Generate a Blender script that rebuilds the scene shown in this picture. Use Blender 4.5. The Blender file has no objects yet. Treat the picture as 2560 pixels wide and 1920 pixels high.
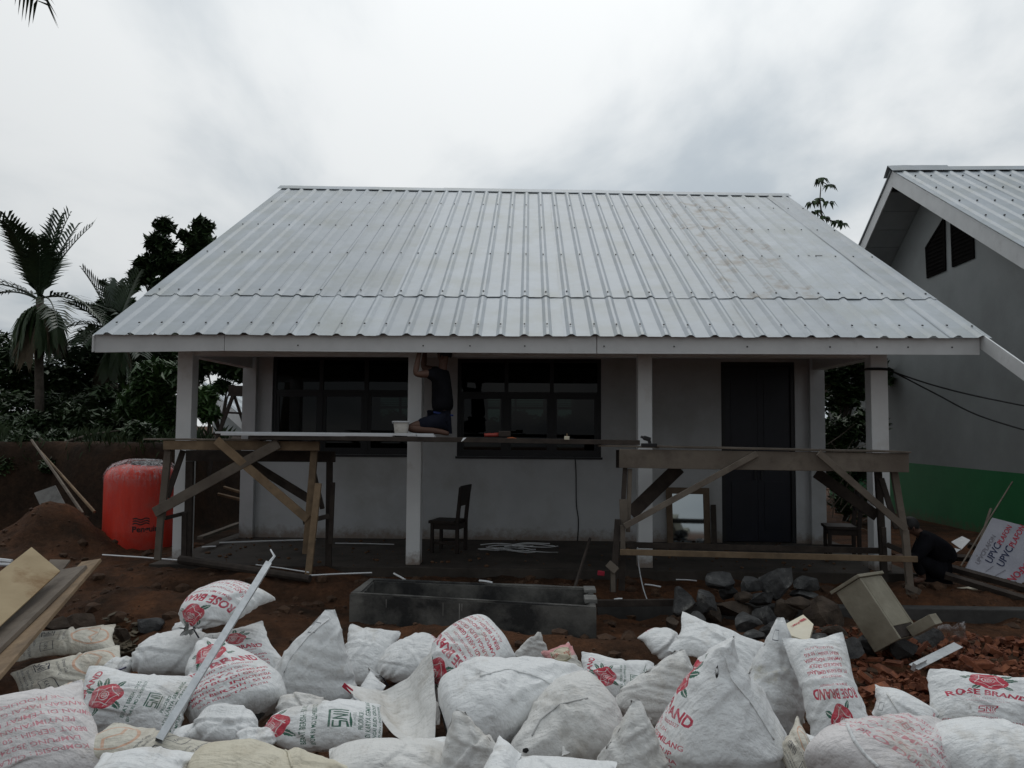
import bpy, bmesh, math, random
import numpy as np
from mathutils import Vector, Matrix, Euler, noise
from mathutils.bvhtree import BVHTree

rnd = random.Random(7)
R = math.radians
scene = bpy.context.scene
col = scene.collection

# ------------------------------------------------------------------ camera
FOC = 1950.0                      # focal length in pixels of the 2560 px wide frame
CAM = Vector((0.0, 0.0, 1.77))
PITCH, YAW, ROLL = R(3.23), R(2.1), 0.0065
camd = bpy.data.cameras.new('camera')
camd.sensor_width = 36.0
camd.lens = 36.0 * FOC / 2560.0
camd.clip_start, camd.clip_end = 0.05, 2000.0
cam = bpy.data.objects.new('camera', camd)
MR = Matrix.Rotation(YAW, 3, 'Z') @ Matrix.Rotation(R(90) + PITCH, 3, 'X') @ Matrix.Rotation(ROLL, 3, 'Z')
cam.matrix_world = Matrix.Translation(CAM) @ MR.to_4x4()
col.objects.link(cam)
scene.camera = cam

# ------------------------------------------------------------------ sky and sun
SUN_EL, SUN_AZ = R(60), R(6)      # azimuth clockwise from +Y: high behind the house
SUN_DIR = Vector((math.sin(SUN_AZ) * math.cos(SUN_EL), math.cos(SUN_AZ) * math.cos(SUN_EL), math.sin(SUN_EL)))
world = bpy.data.worlds.new('World')
scene.world = world
world.use_nodes = True
wn, wl = world.node_tree.nodes, world.node_tree.links
wn.clear()
def wnode(t, **k):
    n = wn.new(t)
    for a, b in k.items(): setattr(n, a, b)
    return n
def wmath(op, a, b=None, clamp=False):
    n = wnode('ShaderNodeMath', operation=op, use_clamp=clamp)
    for i, x in enumerate((a, b)):
        if x is None: continue
        if isinstance(x, (int, float)): n.inputs[i].default_value = x
        else: wl.new(x, n.inputs[i])
    return n.outputs[0]
sky = wnode('ShaderNodeTexSky', sky_type='NISHITA', sun_disc=False, sun_elevation=SUN_EL, sun_rotation=SUN_AZ,
            air_density=1.2, dust_density=3.0)
bg_sky = wnode('ShaderNodeBackground')
bg_sky.inputs[1].default_value = 0.06
wl.new(sky.outputs[0], bg_sky.inputs[0])
tc = wnode('ShaderNodeTexCoord')
sep = wnode('ShaderNodeSeparateXYZ')
wl.new(tc.outputs['Generated'], sep.inputs[0])
dz = wmath('ADD', wmath('MAXIMUM', sep.outputs[2], 0.0), 0.22)
comb = wnode('ShaderNodeCombineXYZ')
wl.new(wmath('DIVIDE', sep.outputs[0], dz), comb.inputs[0])
wl.new(wmath('DIVIDE', sep.outputs[1], dz), comb.inputs[1])
cmap = wnode('ShaderNodeMapping')
cmap.inputs['Rotation'].default_value = (0, 0, R(34))
cmap.inputs['Scale'].default_value = (1.0, 0.62, 1.0)
cmap.inputs['Location'].default_value = (6.0438, -1.2102, 0.0)
wl.new(comb.outputs[0], cmap.inputs[0])
n1 = wnode('ShaderNodeTexNoise')
n1.inputs['Scale'].default_value = 1.15; n1.inputs['Detail'].default_value = 7
n1.inputs['Roughness'].default_value = 0.52; n1.inputs['Distortion'].default_value = 0.35
wl.new(cmap.outputs[0], n1.inputs[0])
ramp = wnode('ShaderNodeValToRGB')
ramp.color_ramp.interpolation = 'EASE'
ramp.color_ramp.elements[0].position = 0.38; ramp.color_ramp.elements[0].color = (0.50, 0.56, 0.61, 1)
ramp.color_ramp.elements[1].position = 0.62; ramp.color_ramp.elements[1].color = (0.86, 0.885, 0.895, 1)
wl.new(n1.outputs[0], ramp.inputs[0])
# bright veil round the hidden sun
dot = wnode('ShaderNodeVectorMath', operation='DOT_PRODUCT')
wl.new(tc.outputs['Generated'], dot.inputs[0])
dot.inputs[1].default_value = SUN_DIR
glow = wmath('MULTIPLY', wmath('POWER', wmath('MAXIMUM', dot.outputs['Value'], 0.0), 5.0), 0.30)
# clouds away from the sun are greyer
base = wmath('ADD', wmath('MULTIPLY', dot.outputs['Value'], 0.45), 0.51)
cl = wnode('ShaderNodeBackground')
wl.new(ramp.outputs[0], cl.inputs[0])
wl.new(wmath('ADD', base, glow), cl.inputs[1])
cov = wnode('ShaderNodeMapRange')
cov.inputs['From Min'].default_value = 0.30; cov.inputs['From Max'].default_value = 0.46
cov.inputs['To Min'].default_value = 0.80; cov.inputs['To Max'].default_value = 0.97
wl.new(n1.outputs[0], cov.inputs['Value'])
mixw = wnode('ShaderNodeMixShader')
wl.new(cov.outputs[0], mixw.inputs[0]); wl.new(bg_sky.outputs[0], mixw.inputs[1]); wl.new(cl.outputs[0], mixw.inputs[2])
wout = wnode('ShaderNodeOutputWorld')
wl.new(mixw.outputs[0], wout.inputs[0])

sund = bpy.data.lights.new('sun', 'SUN')
sund.energy = 0.5
sund.angle = R(30)
sund.color = (1.0, 0.97, 0.93)
sun = bpy.data.objects.new('sun', sund)
sun.rotation_euler = SUN_DIR.to_track_quat('Z', 'Y').to_euler()
sun.location = SUN_DIR * 60
col.objects.link(sun)

scene.view_settings.view_transform = 'Standard'
scene.view_settings.look = 'None'
scene.view_settings.exposure = 0.14
scene.view_settings.gamma = 1.0
scene.view_settings.use_curve_mapping = False

# ------------------------------------------------------------------ measuring: photo pixels to points of the place
def ray(px, py):
    return MR @ Vector(((px - 1280) / FOC, -(py - 960) / FOC, -1.0))
def PV(px, py, v):                # on the plane y = v
    d = ray(px, py); return CAM + d * ((v - CAM.y) / d.y)
def PZ(px, py, z):
    d = ray(px, py); return CAM + d * ((z - CAM.z) / d.z)
def PU(px, py, u):
    d = ray(px, py); return CAM + d * ((u - CAM.x) / d.x)

# ------------------------------------------------------------------ materials
MATS = {}
def mat(name, c1, c2=None, scale=4.0, rough=0.7, rough2=None, bump=0.0, bscale=None, metal=0.0, detail=6, vary=0.0,
        stretch=None, spec=0.4, c3=None, c3scale=1.2, c3lo=0.55, c3hi=0.7, sheen=0.0, lo=0.35, hi=0.65, splash=None):
    m = bpy.data.materials.new(name); MATS[name] = m
    m.use_nodes = True
    nt = m.node_tree; N, L = nt.nodes, nt.links
    b = N['Principled BSDF']
    b.inputs['Roughness'].default_value = rough
    b.inputs['Metallic'].default_value = metal
    b.inputs['Specular IOR Level'].default_value = spec
    if sheen: b.inputs['Sheen Weight'].default_value = sheen
    tcn = N.new('ShaderNodeTexCoord'); oi = N.new('ShaderNodeObjectInfo')
    add = N.new('ShaderNodeVectorMath'); add.operation = 'ADD'
    mul = N.new('ShaderNodeVectorMath'); mul.operation = 'SCALE'
    cx = N.new('ShaderNodeCombineXYZ')
    for i in range(3): L.new(oi.outputs['Random'], cx.inputs[i])
    L.new(cx.outputs[0], mul.inputs[0]); mul.inputs['Scale'].default_value = 37.0
    L.new(tcn.outputs['Object'], add.inputs[0]); L.new(mul.outputs[0], add.inputs[1])
    vec = add.outputs[0]
    if stretch:
        mp = N.new('ShaderNodeMapping'); mp.inputs['Scale'].default_value = stretch
        L.new(vec, mp.inputs[0]); vec = mp.outputs[0]
    nz = N.new('ShaderNodeTexNoise'); nz.inputs['Scale'].default_value = scale; nz.inputs['Detail'].default_value = detail
    nz.inputs['Roughness'].default_value = 0.6
    L.new(vec, nz.inputs[0])
    cr = N.new('ShaderNodeValToRGB')
    cr.color_ramp.elements[0].position = lo; cr.color_ramp.elements[1].position = hi
    cr.color_ramp.elements[0].color = (*c1, 1); cr.color_ramp.elements[1].color = (*(c2 or c1), 1)
    L.new(nz.outputs[0], cr.inputs[0])
    out = cr.outputs[0]
    if c3:
        n3 = N.new('ShaderNodeTexNoise'); n3.inputs['Scale'].default_value = c3scale; n3.inputs['Detail'].default_value = 8
        n3.inputs['Roughness'].default_value = 0.65
        L.new(add.outputs[0], n3.inputs[0])
        mr = N.new('ShaderNodeMapRange'); mr.inputs['From Min'].default_value = c3lo; mr.inputs['From Max'].default_value = c3hi
        L.new(n3.outputs[0], mr.inputs['Value'])
        mx = N.new('ShaderNodeMix'); mx.data_type = 'RGBA'
        L.new(mr.outputs[0], mx.inputs[0]); L.new(out, mx.inputs[6]); mx.inputs[7].default_value = (*c3, 1)
        out = mx.outputs[2]
    if splash:                        # mud thrown up from the ground, by height above it
        sx = N.new('ShaderNodeSeparateXYZ'); L.new(tcn.outputs['Object'], sx.inputs[0])
        ns = N.new('ShaderNodeTexNoise'); ns.inputs['Scale'].default_value = 9.0; ns.inputs['Detail'].default_value = 9; ns.inputs['Roughness'].default_value = 0.75
        L.new(tcn.outputs['Object'], ns.inputs[0])
        hm = N.new('ShaderNodeMapRange'); hm.inputs['From Min'].default_value = 0.0; hm.inputs['From Max'].default_value = splash[1]
        hm.inputs['To Min'].default_value = 0.40; hm.inputs['To Max'].default_value = -0.25; L.new(sx.outputs[2], hm.inputs['Value'])
        ad2 = N.new('ShaderNodeMath'); ad2.operation = 'ADD'; L.new(ns.outputs[0], ad2.inputs[0]); L.new(hm.outputs[0], ad2.inputs[1])
        mm = N.new('ShaderNodeMapRange'); mm.inputs['From Min'].default_value = 0.50; mm.inputs['From Max'].default_value = 0.85; mm.inputs['To Max'].default_value = 0.8
        L.new(ad2.outputs[0], mm.inputs['Value'])
        m3 = N.new('ShaderNodeMix'); m3.data_type = 'RGBA'; L.new(mm.outputs[0], m3.inputs[0]); L.new(out, m3.inputs[6]); m3.inputs[7].default_value = (*splash[0], 1)
        out = m3.outputs[2]
    if vary:
        hs = N.new('ShaderNodeHueSaturation')
        mr = N.new('ShaderNodeMapRange'); mr.inputs['To Min'].default_value = 1 - vary; mr.inputs['To Max'].default_value = 1 + vary
        L.new(oi.outputs['Random'], mr.inputs['Value']); L.new(mr.outputs[0], hs.inputs['Value'])
        L.new(out, hs.inputs['Color']); out = hs.outputs[0]
    L.new(out, b.inputs['Base Color'])
    if rough2 is not None:
        mr = N.new('ShaderNodeMapRange'); mr.inputs['To Min'].default_value = rough; mr.inputs['To Max'].default_value = rough2
        L.new(nz.outputs[0], mr.inputs['Value']); L.new(mr.outputs[0], b.inputs['Roughness'])
    if bump:
        nb = N.new('ShaderNodeTexNoise'); nb.inputs['Scale'].default_value = bscale or scale * 4; nb.inputs['Detail'].default_value = 8
        L.new(vec, nb.inputs[0])
        bp = N.new('ShaderNodeBump'); bp.inputs['Strength'].default_value = 1.0; bp.inputs['Distance'].default_value = bump
        L.new(nb.outputs[0], bp.inputs['Height']); L.new(bp.outputs[0], b.inputs['Normal'])
    return m

mat('plaster', (0.50, 0.51, 0.52), (0.56, 0.57, 0.58), 1.6, 0.75, bump=0.006, bscale=9, c3=(0.40, 0.40, 0.385), c3scale=0.9, c3lo=.48, c3hi=.72, splash=((0.22, 0.16, 0.12), 0.30))
mat('column_paint', (0.72, 0.73, 0.73), (0.78, 0.79, 0.79), 2.5, 0.6, bump=0.002, bscale=24, c3=(0.5, 0.46, 0.41), c3scale=1.5, c3lo=0.58, c3hi=0.85, splash=((0.20, 0.13, 0.085), 0.30))
mat('fascia_paint', (0.62, 0.63, 0.63), (0.70, 0.71, 0.71), 3.0, 0.45, bump=0.001, bscale=20, c3=(0.45, 0.45, 0.44), c3scale=2.2, c3lo=0.6, c3hi=0.85)
mat('neighbour_plaster', (0.33, 0.35, 0.35), (0.38, 0.40, 0.40), 1.2, 0.7, bump=0.002, bscale=20, c3=(0.27, 0.28, 0.275), c3scale=0.5, c3lo=.45, c3hi=.75)
mat('green_paint', (0.017, 0.19, 0.062), (0.025, 0.225, 0.078), 1.5, 0.55, bump=0.001, bscale=20, splash=((0.12, 0.075, 0.045), 0.5))
mat('roof_metal', (0.36, 0.395, 0.425), (0.43, 0.465, 0.495), 2.4, 0.46, 0.58, metal=0.2, bump=0.010, bscale=2.2, vary=0.10,
    c3=(0.32, 0.34, 0.32), c3scale=1.3, c3lo=0.45, c3hi=0.8)
mat('roof_metal_dirty', (0.36, 0.392, 0.415), (0.43, 0.460, 0.480), 2.4, 0.48, 0.6, metal=0.18, bump=0.004, bscale=3.0,
    c3=(0.235, 0.195, 0.145), c3scale=2.6, c3lo=0.50, c3hi=0.72)
mat('screw_metal', (0.05, 0.05, 0.05), rough=0.5, metal=0.5)
mat('dark_timber', (0.055, 0.042, 0.034), (0.09, 0.07, 0.055), 3, 0.8, bump=0.003, bscale=25)
mat('window_frame', (0.012, 0.013, 0.016), (0.018, 0.019, 0.022), 3, 0.45)
mat('door_paint', (0.010, 0.012, 0.020), (0.015, 0.017, 0.027), 2, 0.38, bump=0.001, bscale=8)
mat('louvre', (0.007, 0.006, 0.006), (0.012, 0.011, 0.010), 3, 0.9, spec=0.05)
mat('soffit', (0.30, 0.32, 0.33), (0.36, 0.38, 0.39), 2, 0.5)
mat('concrete', (0.16, 0.155, 0.145), (0.27, 0.265, 0.25), 2.2, 0.85, bump=0.006, bscale=22, c3=(0.09, 0.085, 0.08), c3scale=1.3, c3lo=0.5, c3hi=0.68)
mat('wet_concrete', (0.075, 0.073, 0.068), (0.17, 0.165, 0.15), 2.0, 0.7, bump=0.006, bscale=20, c3=(0.022, 0.022, 0.022), c3scale=1.6, c3lo=0.44, c3hi=0.6)
mat('floor_screed', (0.035, 0.029, 0.024), (0.07, 0.057, 0.047), 2.5, 0.85, bump=0.006, bscale=18, c3=(0.10, 0.09, 0.08), c3scale=0.8, c3lo=0.55, c3hi=0.8)
WS = (1.0, 1.0, 1.0)
mat('timber_light', (0.17, 0.115, 0.068), (0.27, 0.19, 0.115), 5, 0.8, bump=0.003, bscale=30, vary=0.2, c3=(0.12, 0.085, 0.055), c3scale=3, c3lo=0.5, c3hi=0.72)
mat('timber_grey', (0.12, 0.098, 0.078), (0.20, 0.168, 0.135), 6, 0.85, bump=0.003, bscale=30, vary=0.2, c3=(0.09, 0.07, 0.055), c3scale=3, c3lo=0.48, c3hi=0.7)
mat('timber_dark', (0.030, 0.023, 0.019), (0.062, 0.048, 0.039), 6, 0.85, bump=0.003, bscale=30, vary=0.15)
mat('plywood', (0.30, 0.225, 0.125), (0.38, 0.295, 0.175), 2.5, 0.75, bump=0.002, bscale=20, c3=(0.20, 0.115, 0.045), c3scale=2.2, c3lo=0.52, c3hi=0.68)
mat('form_board', (0.22, 0.20, 0.15), (0.31, 0.285, 0.22), 3.5, 0.8, bump=0.003, bscale=25, c3=(0.17, 0.14, 0.10), c3scale=3, c3lo=0.5, c3hi=0.75)
mat('rock_grey', (0.028, 0.028, 0.029), (0.085, 0.084, 0.082), 7, 0.8, bump=0.03, bscale=11, vary=0.35, c3=(0.20, 0.195, 0.18), c3scale=7, c3lo=0.60, c3hi=0.7)
mat('rock_brown', (0.035, 0.025, 0.018), (0.08, 0.058, 0.042), 7, 0.9, bump=0.03, bscale=11, vary=0.3, c3=(0.07, 0.05, 0.04), c3scale=4)
mat('brick', (0.13, 0.042, 0.022), (0.23, 0.082, 0.038), 9, 0.9, bump=0.004, bscale=40, vary=0.35, c3=(0.085, 0.036, 0.026), c3scale=6, c3lo=0.5, c3hi=0.7)
mat('tank_plastic', (0.68, 0.040, 0.022), (0.78, 0.056, 0.030), 2, 0.4, bump=0.003, bscale=5, c3=(0.62, 0.09, 0.065), c3scale=2.0, stretch=(3, 3, 0.5))
mat('black_print', (0.02, 0.018, 0.02), rough=0.6)
mat('red_print', (0.48, 0.03, 0.06), rough=0.6)
mat('blue_print', (0.025, 0.035, 0.09), rough=0.6)
mat('grey_print', (0.22, 0.21, 0.24), rough=0.6)
mat('tape_blue', (0.02, 0.03, 0.06), rough=0.5)
mat('galvanised', (0.50, 0.52, 0.53), (0.66, 0.68, 0.69), 9, 0.38, 0.6, metal=0.6, bump=0.0015, bscale=40, c3=(0.36, 0.36, 0.36), c3scale=9, c3lo=0.55, c3hi=0.7)
mat('black_inside', (0.008, 0.008, 0.008), rough=0.9)
mat('pvc_white', (0.62, 0.63, 0.64), (0.70, 0.71, 0.72), 3, 0.35)
mat('paper_white', (0.75, 0.75, 0.75), rough=0.7)
mat('cream_plastic', (0.66, 0.60, 0.46), (0.74, 0.69, 0.56), 2.5, 0.45, bump=0.004, bscale=14)
mat('bucket_plastic', (0.52, 0.49, 0.44), (0.60, 0.57, 0.52), 3, 0.5, c3=(0.36, 0.32, 0.27), c3scale=5)
mat('black_plastic', (0.012, 0.012, 0.013), rough=0.4)
mat('red_plastic', (0.35, 0.05, 0.035), rough=0.45)
mat('orange_plastic', (0.55, 0.14, 0.04), rough=0.5)
mat('chair_wood', (0.016, 0.011, 0.009), (0.03, 0.02, 0.015), 6, 0.6)
mat('mirror_frame', (0.12, 0.082, 0.052), (0.17, 0.12, 0.08), 6, 0.7)
mat('cable_black', (0.012, 0.012, 0.012), rough=0.6)
mat('string_dark', (0.012, 0.012, 0.022), rough=0.6)
mat('string_blue', (0.035, 0.03, 0.10), rough=0.5)
mat('skin', (0.10, 0.052, 0.036), (0.135, 0.07, 0.048), 4, 0.6)
mat('cloth_black', (0.008, 0.008, 0.010), (0.013, 0.013, 0.016), 6, 0.95, bump=0.004, bscale=18, spec=0.05)
mat('cloth_navy', (0.014, 0.016, 0.026), (0.02, 0.022, 0.034), 6, 0.95, bump=0.004, bscale=18, spec=0.05)
mat('cloth_blue', (0.02, 0.04, 0.16), rough=0.85)
mat('hair', (0.006, 0.005, 0.005), rough=0.6)
mat('rubber', (0.03, 0.028, 0.026), rough=0.8)
mat('leaf_dark', (0.022, 0.042, 0.016), (0.048, 0.085, 0.028), 2.0, 0.5, vary=0.25)
mat('leaf_mid', (0.036, 0.078, 0.024), (0.075, 0.14, 0.04), 2.0, 0.5, vary=0.25)
mat('leaf_palm', (0.020, 0.038, 0.020), (0.035, 0.060, 0.028), 2.0, 0.45, vary=0.2)
mat('leaf_dry', (0.07, 0.055, 0.035), (0.12, 0.095, 0.06), 4.0, 0.85, vary=0.2)
mat('bark', (0.07, 0.058, 0.046), (0.13, 0.11, 0.09), 8, 0.9, bump=0.01, bscale=20)
mat('grass', (0.018, 0.034, 0.011), (0.036, 0.062, 0.018), 3, 0.7)
mat('soil_clod', (0.055, 0.030, 0.018), (0.12, 0.065, 0.036), 6, 0.95, bump=0.008, bscale=30, vary=0.3)

def glass_mat(name, tint, gloss_rough=0.02):
    m = bpy.data.materials.new(name); MATS[name] = m; m.use_nodes = True
    N, L = m.node_tree.nodes, m.node_tree.links
    N.clear()
    tr = N.new('ShaderNodeBsdfTransparent'); tr.inputs[0].default_value = (*tint, 1)
    gl = N.new('ShaderNodeBsdfGlossy'); gl.inputs['Roughness'].default_value = gloss_rough
    fr = N.new('ShaderNodeFresnel'); fr.inputs[0].default_value = 1.45
    mx = N.new('ShaderNodeMixShader'); o = N.new('ShaderNodeOutputMaterial')
    L.new(fr.outputs[0], mx.inputs[0]); L.new(tr.outputs[0], mx.inputs[1]); L.new(gl.outputs[0], mx.inputs[2]); L.new(mx.outputs[0], o.inputs[0])
    return m
glass_mat('glass', (0.07, 0.10, 0.09))

m = bpy.data.materials.new('mirror_glass'); MATS['mirror_glass'] = m; m.use_nodes = True
b = m.node_tree.nodes['Principled BSDF']
b.inputs['Metallic'].default_value = 1.0; b.inputs['Roughness'].default_value = 0.04; b.inputs['Base Color'].default_value = (0.55, 0.62, 0.66, 1)

# thin clear film, wrinkled: part clear, part milky
m = bpy.data.materials.new('plastic_film'); MATS['plastic_film'] = m; m.use_nodes = True
N, L = m.node_tree.nodes, m.node_tree.links
N.clear()
tcn = N.new('ShaderNodeTexCoord'); nz = N.new('ShaderNodeTexNoise'); nz.inputs['Scale'].default_value = 7.0; nz.inputs['Detail'].default_value = 8
nz.inputs['Distortion'].default_value = 1.5
mpn = N.new('ShaderNodeMapping'); mpn.inputs['Scale'].default_value = (2.5, 2.5, 0.8)
L.new(tcn.outputs['Object'], mpn.inputs[0]); L.new(mpn.outputs[0], nz.inputs[0])
crr = N.new('ShaderNodeMapRange'); crr.inputs['From Min'].default_value = 0.40; crr.inputs['From Max'].default_value = 0.75
crr.inputs['To Min'].default_value = 0.05; crr.inputs['To Max'].default_value = 0.8
L.new(nz.outputs[0], crr.inputs['Value'])
tr = N.new('ShaderNodeBsdfTransparent'); pb = N.new('ShaderNodeBsdfPrincipled')
pb.inputs['Base Color'].default_value = (0.7, 0.7, 0.72, 1); pb.inputs['Roughness'].default_value = 0.25
bp = N.new('ShaderNodeBump'); bp.inputs['Distance'].default_value = 0.02; L.new(nz.outputs[0], bp.inputs['Height']); L.new(bp.outputs[0], pb.inputs['Normal'])
sx_ = N.new('ShaderNodeSeparateXYZ'); L.new(tcn.outputs['Generated'], sx_.inputs[0])
zr_ = N.new('ShaderNodeMapRange'); zr_.inputs['From Min'].default_value = 0.70; zr_.inputs['From Max'].default_value = 0.92
zr_.inputs['To Min'].default_value = 0.06; zr_.inputs['To Max'].default_value = 0.85; L.new(sx_.outputs[2], zr_.inputs['Value'])
mu_ = N.new('ShaderNodeMath'); mu_.operation = 'MULTIPLY'; L.new(crr.outputs[0], mu_.inputs[0]); L.new(zr_.outputs[0], mu_.inputs[1])
mx = N.new('ShaderNodeMixShader'); o = N.new('ShaderNodeOutputMaterial')
L.new(mu_.outputs[0], mx.inputs[0]); L.new(tr.outputs[0], mx.inputs[1]); L.new(pb.outputs[0], mx.inputs[2]); L.new(mx.outputs[0], o.inputs[0])

# ------------------------------------------------------------------ mesh helpers
def tag(o, label=None, cat=None, group=None, kind=None):
    if label: o['label'] = label
    if cat: o['category'] = cat
    if group: o['group'] = group
    if kind: o['kind'] = kind
    return o

def thing(name, label, cat, loc=(0, 0, 0), group=None, rot=None):
    o = bpy.data.objects.new(name, None)
    o.empty_display_size = 0.1
    col.objects.link(o)
    o.location = loc
    if rot: o.rotation_euler = rot
    tag(o, label, cat, group)
    return o

def link(name, me, parent=None, offset=None):
    o = bpy.data.objects.new(name, me)
    col.objects.link(o)
    if parent is not None: o.parent = parent
    if offset is not None: o.location = offset
    return o

def world_loc(o):
    p = Vector((0, 0, 0))
    while o is not None:
        p = p + Vector(o.location); o = o.parent
    return p

class MB:
    """collects faces in world coordinates; build() links them as one mesh object"""
    def __init__(self): self.v, self.f, self.mi = [], [], []
    def add(self, vs, fs, mi=0):
        n = len(self.v)
        self.v += [tuple(x) for x in vs]
        self.f += [tuple(i + n for i in f) for f in fs]
        self.mi += [mi] * len(fs)
        return self
    def box(self, x0, x1, y0, y1, z0, z1):
        vs = [(x0, y0, z0), (x1, y0, z0), (x1, y1, z0), (x0, y1, z0), (x0, y0, z1), (x1, y0, z1), (x1, y1, z1), (x0, y1, z1)]
        return self.add(vs, [(3, 2, 1, 0), (4, 5, 6, 7), (0, 1, 5, 4), (1, 2, 6, 5), (2, 3, 7, 6), (3, 0, 4, 7)])
    def hexa(self, b, t):             # two matching quads, bottom and top
        return self.add(list(b) + list(t), [(3, 2, 1, 0), (4, 5, 6, 7), (0, 1, 5, 4), (1, 2, 6, 5), (2, 3, 7, 6), (3, 0, 4, 7)])
    def bar(self, p0, p1, w, t, up=(0, -1, 0), taper=1.0):
        """a timber: w across in the plane facing 'up', t thick along 'up'"""
        p0, p1 = Vector(p0), Vector(p1); d = (p1 - p0).normalized(); n = Vector(up)
        n = (n - d * n.dot(d)).normalized(); s = d.cross(n)
        def q(p, k): return [p + s * (w * k / 2) * a + n * (t * k / 2) * c for a, c in ((-1, -1), (1, -1), (1, 1), (-1, 1))]
        return self.hexa(q(p0, 1.0), q(p1, taper))
    def tube(self, pts, r, seg=6, r1=None, cap=True):
        pts = [Vector(p) for p in pts]; rings = []
        for i, p in enumerate(pts):
            d = (pts[min(i + 1, len(pts) - 1)] - pts[max(i - 1, 0)]).normalized()
            a = d.cross(Vector((0, 0, 1)) if abs(d.z) < 0.9 else Vector((1, 0, 0))).normalized(); b = d.cross(a)
            k = i / max(1, len(pts) - 1); rr = r + ((r1 if r1 is not None else r) - r) * k
            rings.append([p + (a * math.cos(2 * math.pi * j / seg) + b * math.sin(2 * math.pi * j / seg)) * rr for j in range(seg)])
        vs = [v for rg in rings for v in rg]; fs = []
        for i in range(len(rings) - 1):
            for j in range(seg):
                k = (j + 1) % seg
                fs.append((i * seg + j, i * seg + k, (i + 1) * seg + k, (i + 1) * seg + j))
        if cap:
            fs.append(tuple(range(seg))[::-1]); fs.append(tuple((len(rings) - 1) * seg + j for j in range(seg)))
        return self.add(vs, fs)
    def build(self, name, m, parent=None, smooth=False, bevel=0.0, label=None):
        o0 = world_loc(parent) if parent is not None else Vector((0, 0, 0))
        if parent is None and self.v:
            a = np.array(self.v); c = a.mean(0); o0 = Vector((c[0], c[1], a[:, 2].min()))
        me = bpy.data.meshes.new(name)
        me.from_pydata([tuple(Vector(v) - o0) for v in self.v], [], self.f)
        ms = m if isinstance(m, (list, tuple)) else [m]
        for x in ms: me.materials.append(MATS[x])
        if len(ms) > 1:
            for p, i in zip(me.polygons, self.mi): p.material_index = i
        bm = bmesh.new(); bm.from_mesh(me)
        bmesh.ops.recalc_face_normals(bm, faces=bm.faces)
        bm.to_mesh(me); bm.free()
        if smooth:
            for p in me.polygons: p.use_smooth = True
        me.update()
        o = link(name, me, parent, None if parent is not None else o0)
        if bevel:
            md = o.modifiers.new('bevel', 'BEVEL'); md.width = bevel; md.segments = 2; md.limit_method = 'ANGLE'
        if label: o['label'] = label
        return o

def smoothstep(a, b, x):
    t = max(0.0, min(1.0, (x - a) / (b - a))); return t * t * (3 - 2 * t)

mat('kerb_concrete', (0.038, 0.036, 0.034), (0.075, 0.072, 0.068), 2.0, 0.85, bump=0.006, bscale=20)

mat('sheet_film', (0.36, 0.36, 0.41), (0.44, 0.44, 0.49), 3, 0.35, bump=0.004, bscale=9)
# ------------------------------------------------------------------ terrain
def fbm(x, y, s, o=4):
    return noise.fractal(Vector((x * s, y * s, 3.1)), 0.9, 2.1, o)
def gz(x, y, fine=True):
    z = -0.30
    z += 0.20 * smoothstep(8.75, 9.35, y)                                       # up to the veranda edge
    z += 0.08 * smoothstep(-1.6, -3.2, x) * smoothstep(6.6, 8.6, y)              # higher soil on the left
    z += 0.24 * math.exp(-((x + 3.3) / 1.1) ** 2 - ((y - 7.9) / 0.6) ** 2)
    z += 0.20 * math.exp(-((x + 4.6) / 0.8) ** 2 - ((y - 8.2) / 0.7) ** 2)
    z += 0.68 * math.exp(-((x + 6.85) / 0.62) ** 2 - ((y - 10.9) / 0.55) ** 2)   # mound beside the tank
    z += 0.25 * math.exp(-((x + 8.3) / 1.2) ** 2 - ((y - 10.2) / 0.8) ** 2)
    z += 1.50 * smoothstep(12.3, 13.0 + .5 * noise.noise(Vector((x * .6, 3, 1))), y + 0.25 * math.sin(x * 1.7) + .35 * noise.noise(Vector((x * 1.1, y * .7, 5)))) * smoothstep(-5.35, -6.0, x)   # cut bank
    z += 0.16 * math.exp(-((x - 1.6) / 0.9) ** 2 - ((y - 7.2) / 0.5) ** 2)
    z += 0.14 * math.exp(-((x - 4.6) / 1.3) ** 2 - ((y - 6.9) / 0.8) ** 2)       # under the bricks
    z += 0.12 * math.exp(-((x - 2.7) / 0.9) ** 2 - ((y - 7.6) / 0.7) ** 2)       # under the rocks
    z += 0.21 * math.exp(-((x + 0.4) / 1.5) ** 4 - ((y - 7.28 + .26 * (x + .4)) / 0.33) ** 2)      # soil banked against the basin
    if fine and -14 < x < 14 and 2 < y < 16:
        k = 1.0 - 0.6 * smoothstep(12, 13, y)
        z += k * (0.06 * fbm(x, y, 1.3) + 0.042 * fbm(x + 9, y, 4.0) + 0.016 * noise.noise(Vector((x * 17, y * 17, 0))))
    if -5.0 < x < 5.6 and 9.85 < y < 21.5: z = min(z, -0.12)
    return z

def axis(a, b, fa, fb, fine, coarse_n, g=1.35):
    xs = list(np.arange(fa, fb + 1e-6, fine)); d = fine; x = fb
    while x < b: d *= g; x += d; xs.append(min(x, b))
    d = fine; x = fa
    while x > a: d *= g; x -= d; xs.insert(0, max(x, a))
    return xs
xs = axis(-400, 400, -8.5, 8.0, 0.075, 0); ys = axis(-60, 700, 2.4, 13.6, 0.075, 0)
vs = [(x, y, gz(x, y)) for y in ys for x in xs]
nx = len(xs)
fs = [(j * nx + i, j * nx + i + 1, (j + 1) * nx + i + 1, (j + 1) * nx + i) for j in range(len(ys) - 1) for i in range(nx - 1)]
me = bpy.data.meshes.new('ground'); me.from_pydata(vs, [], fs)
for p in me.polygons: p.use_smooth = True
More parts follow.
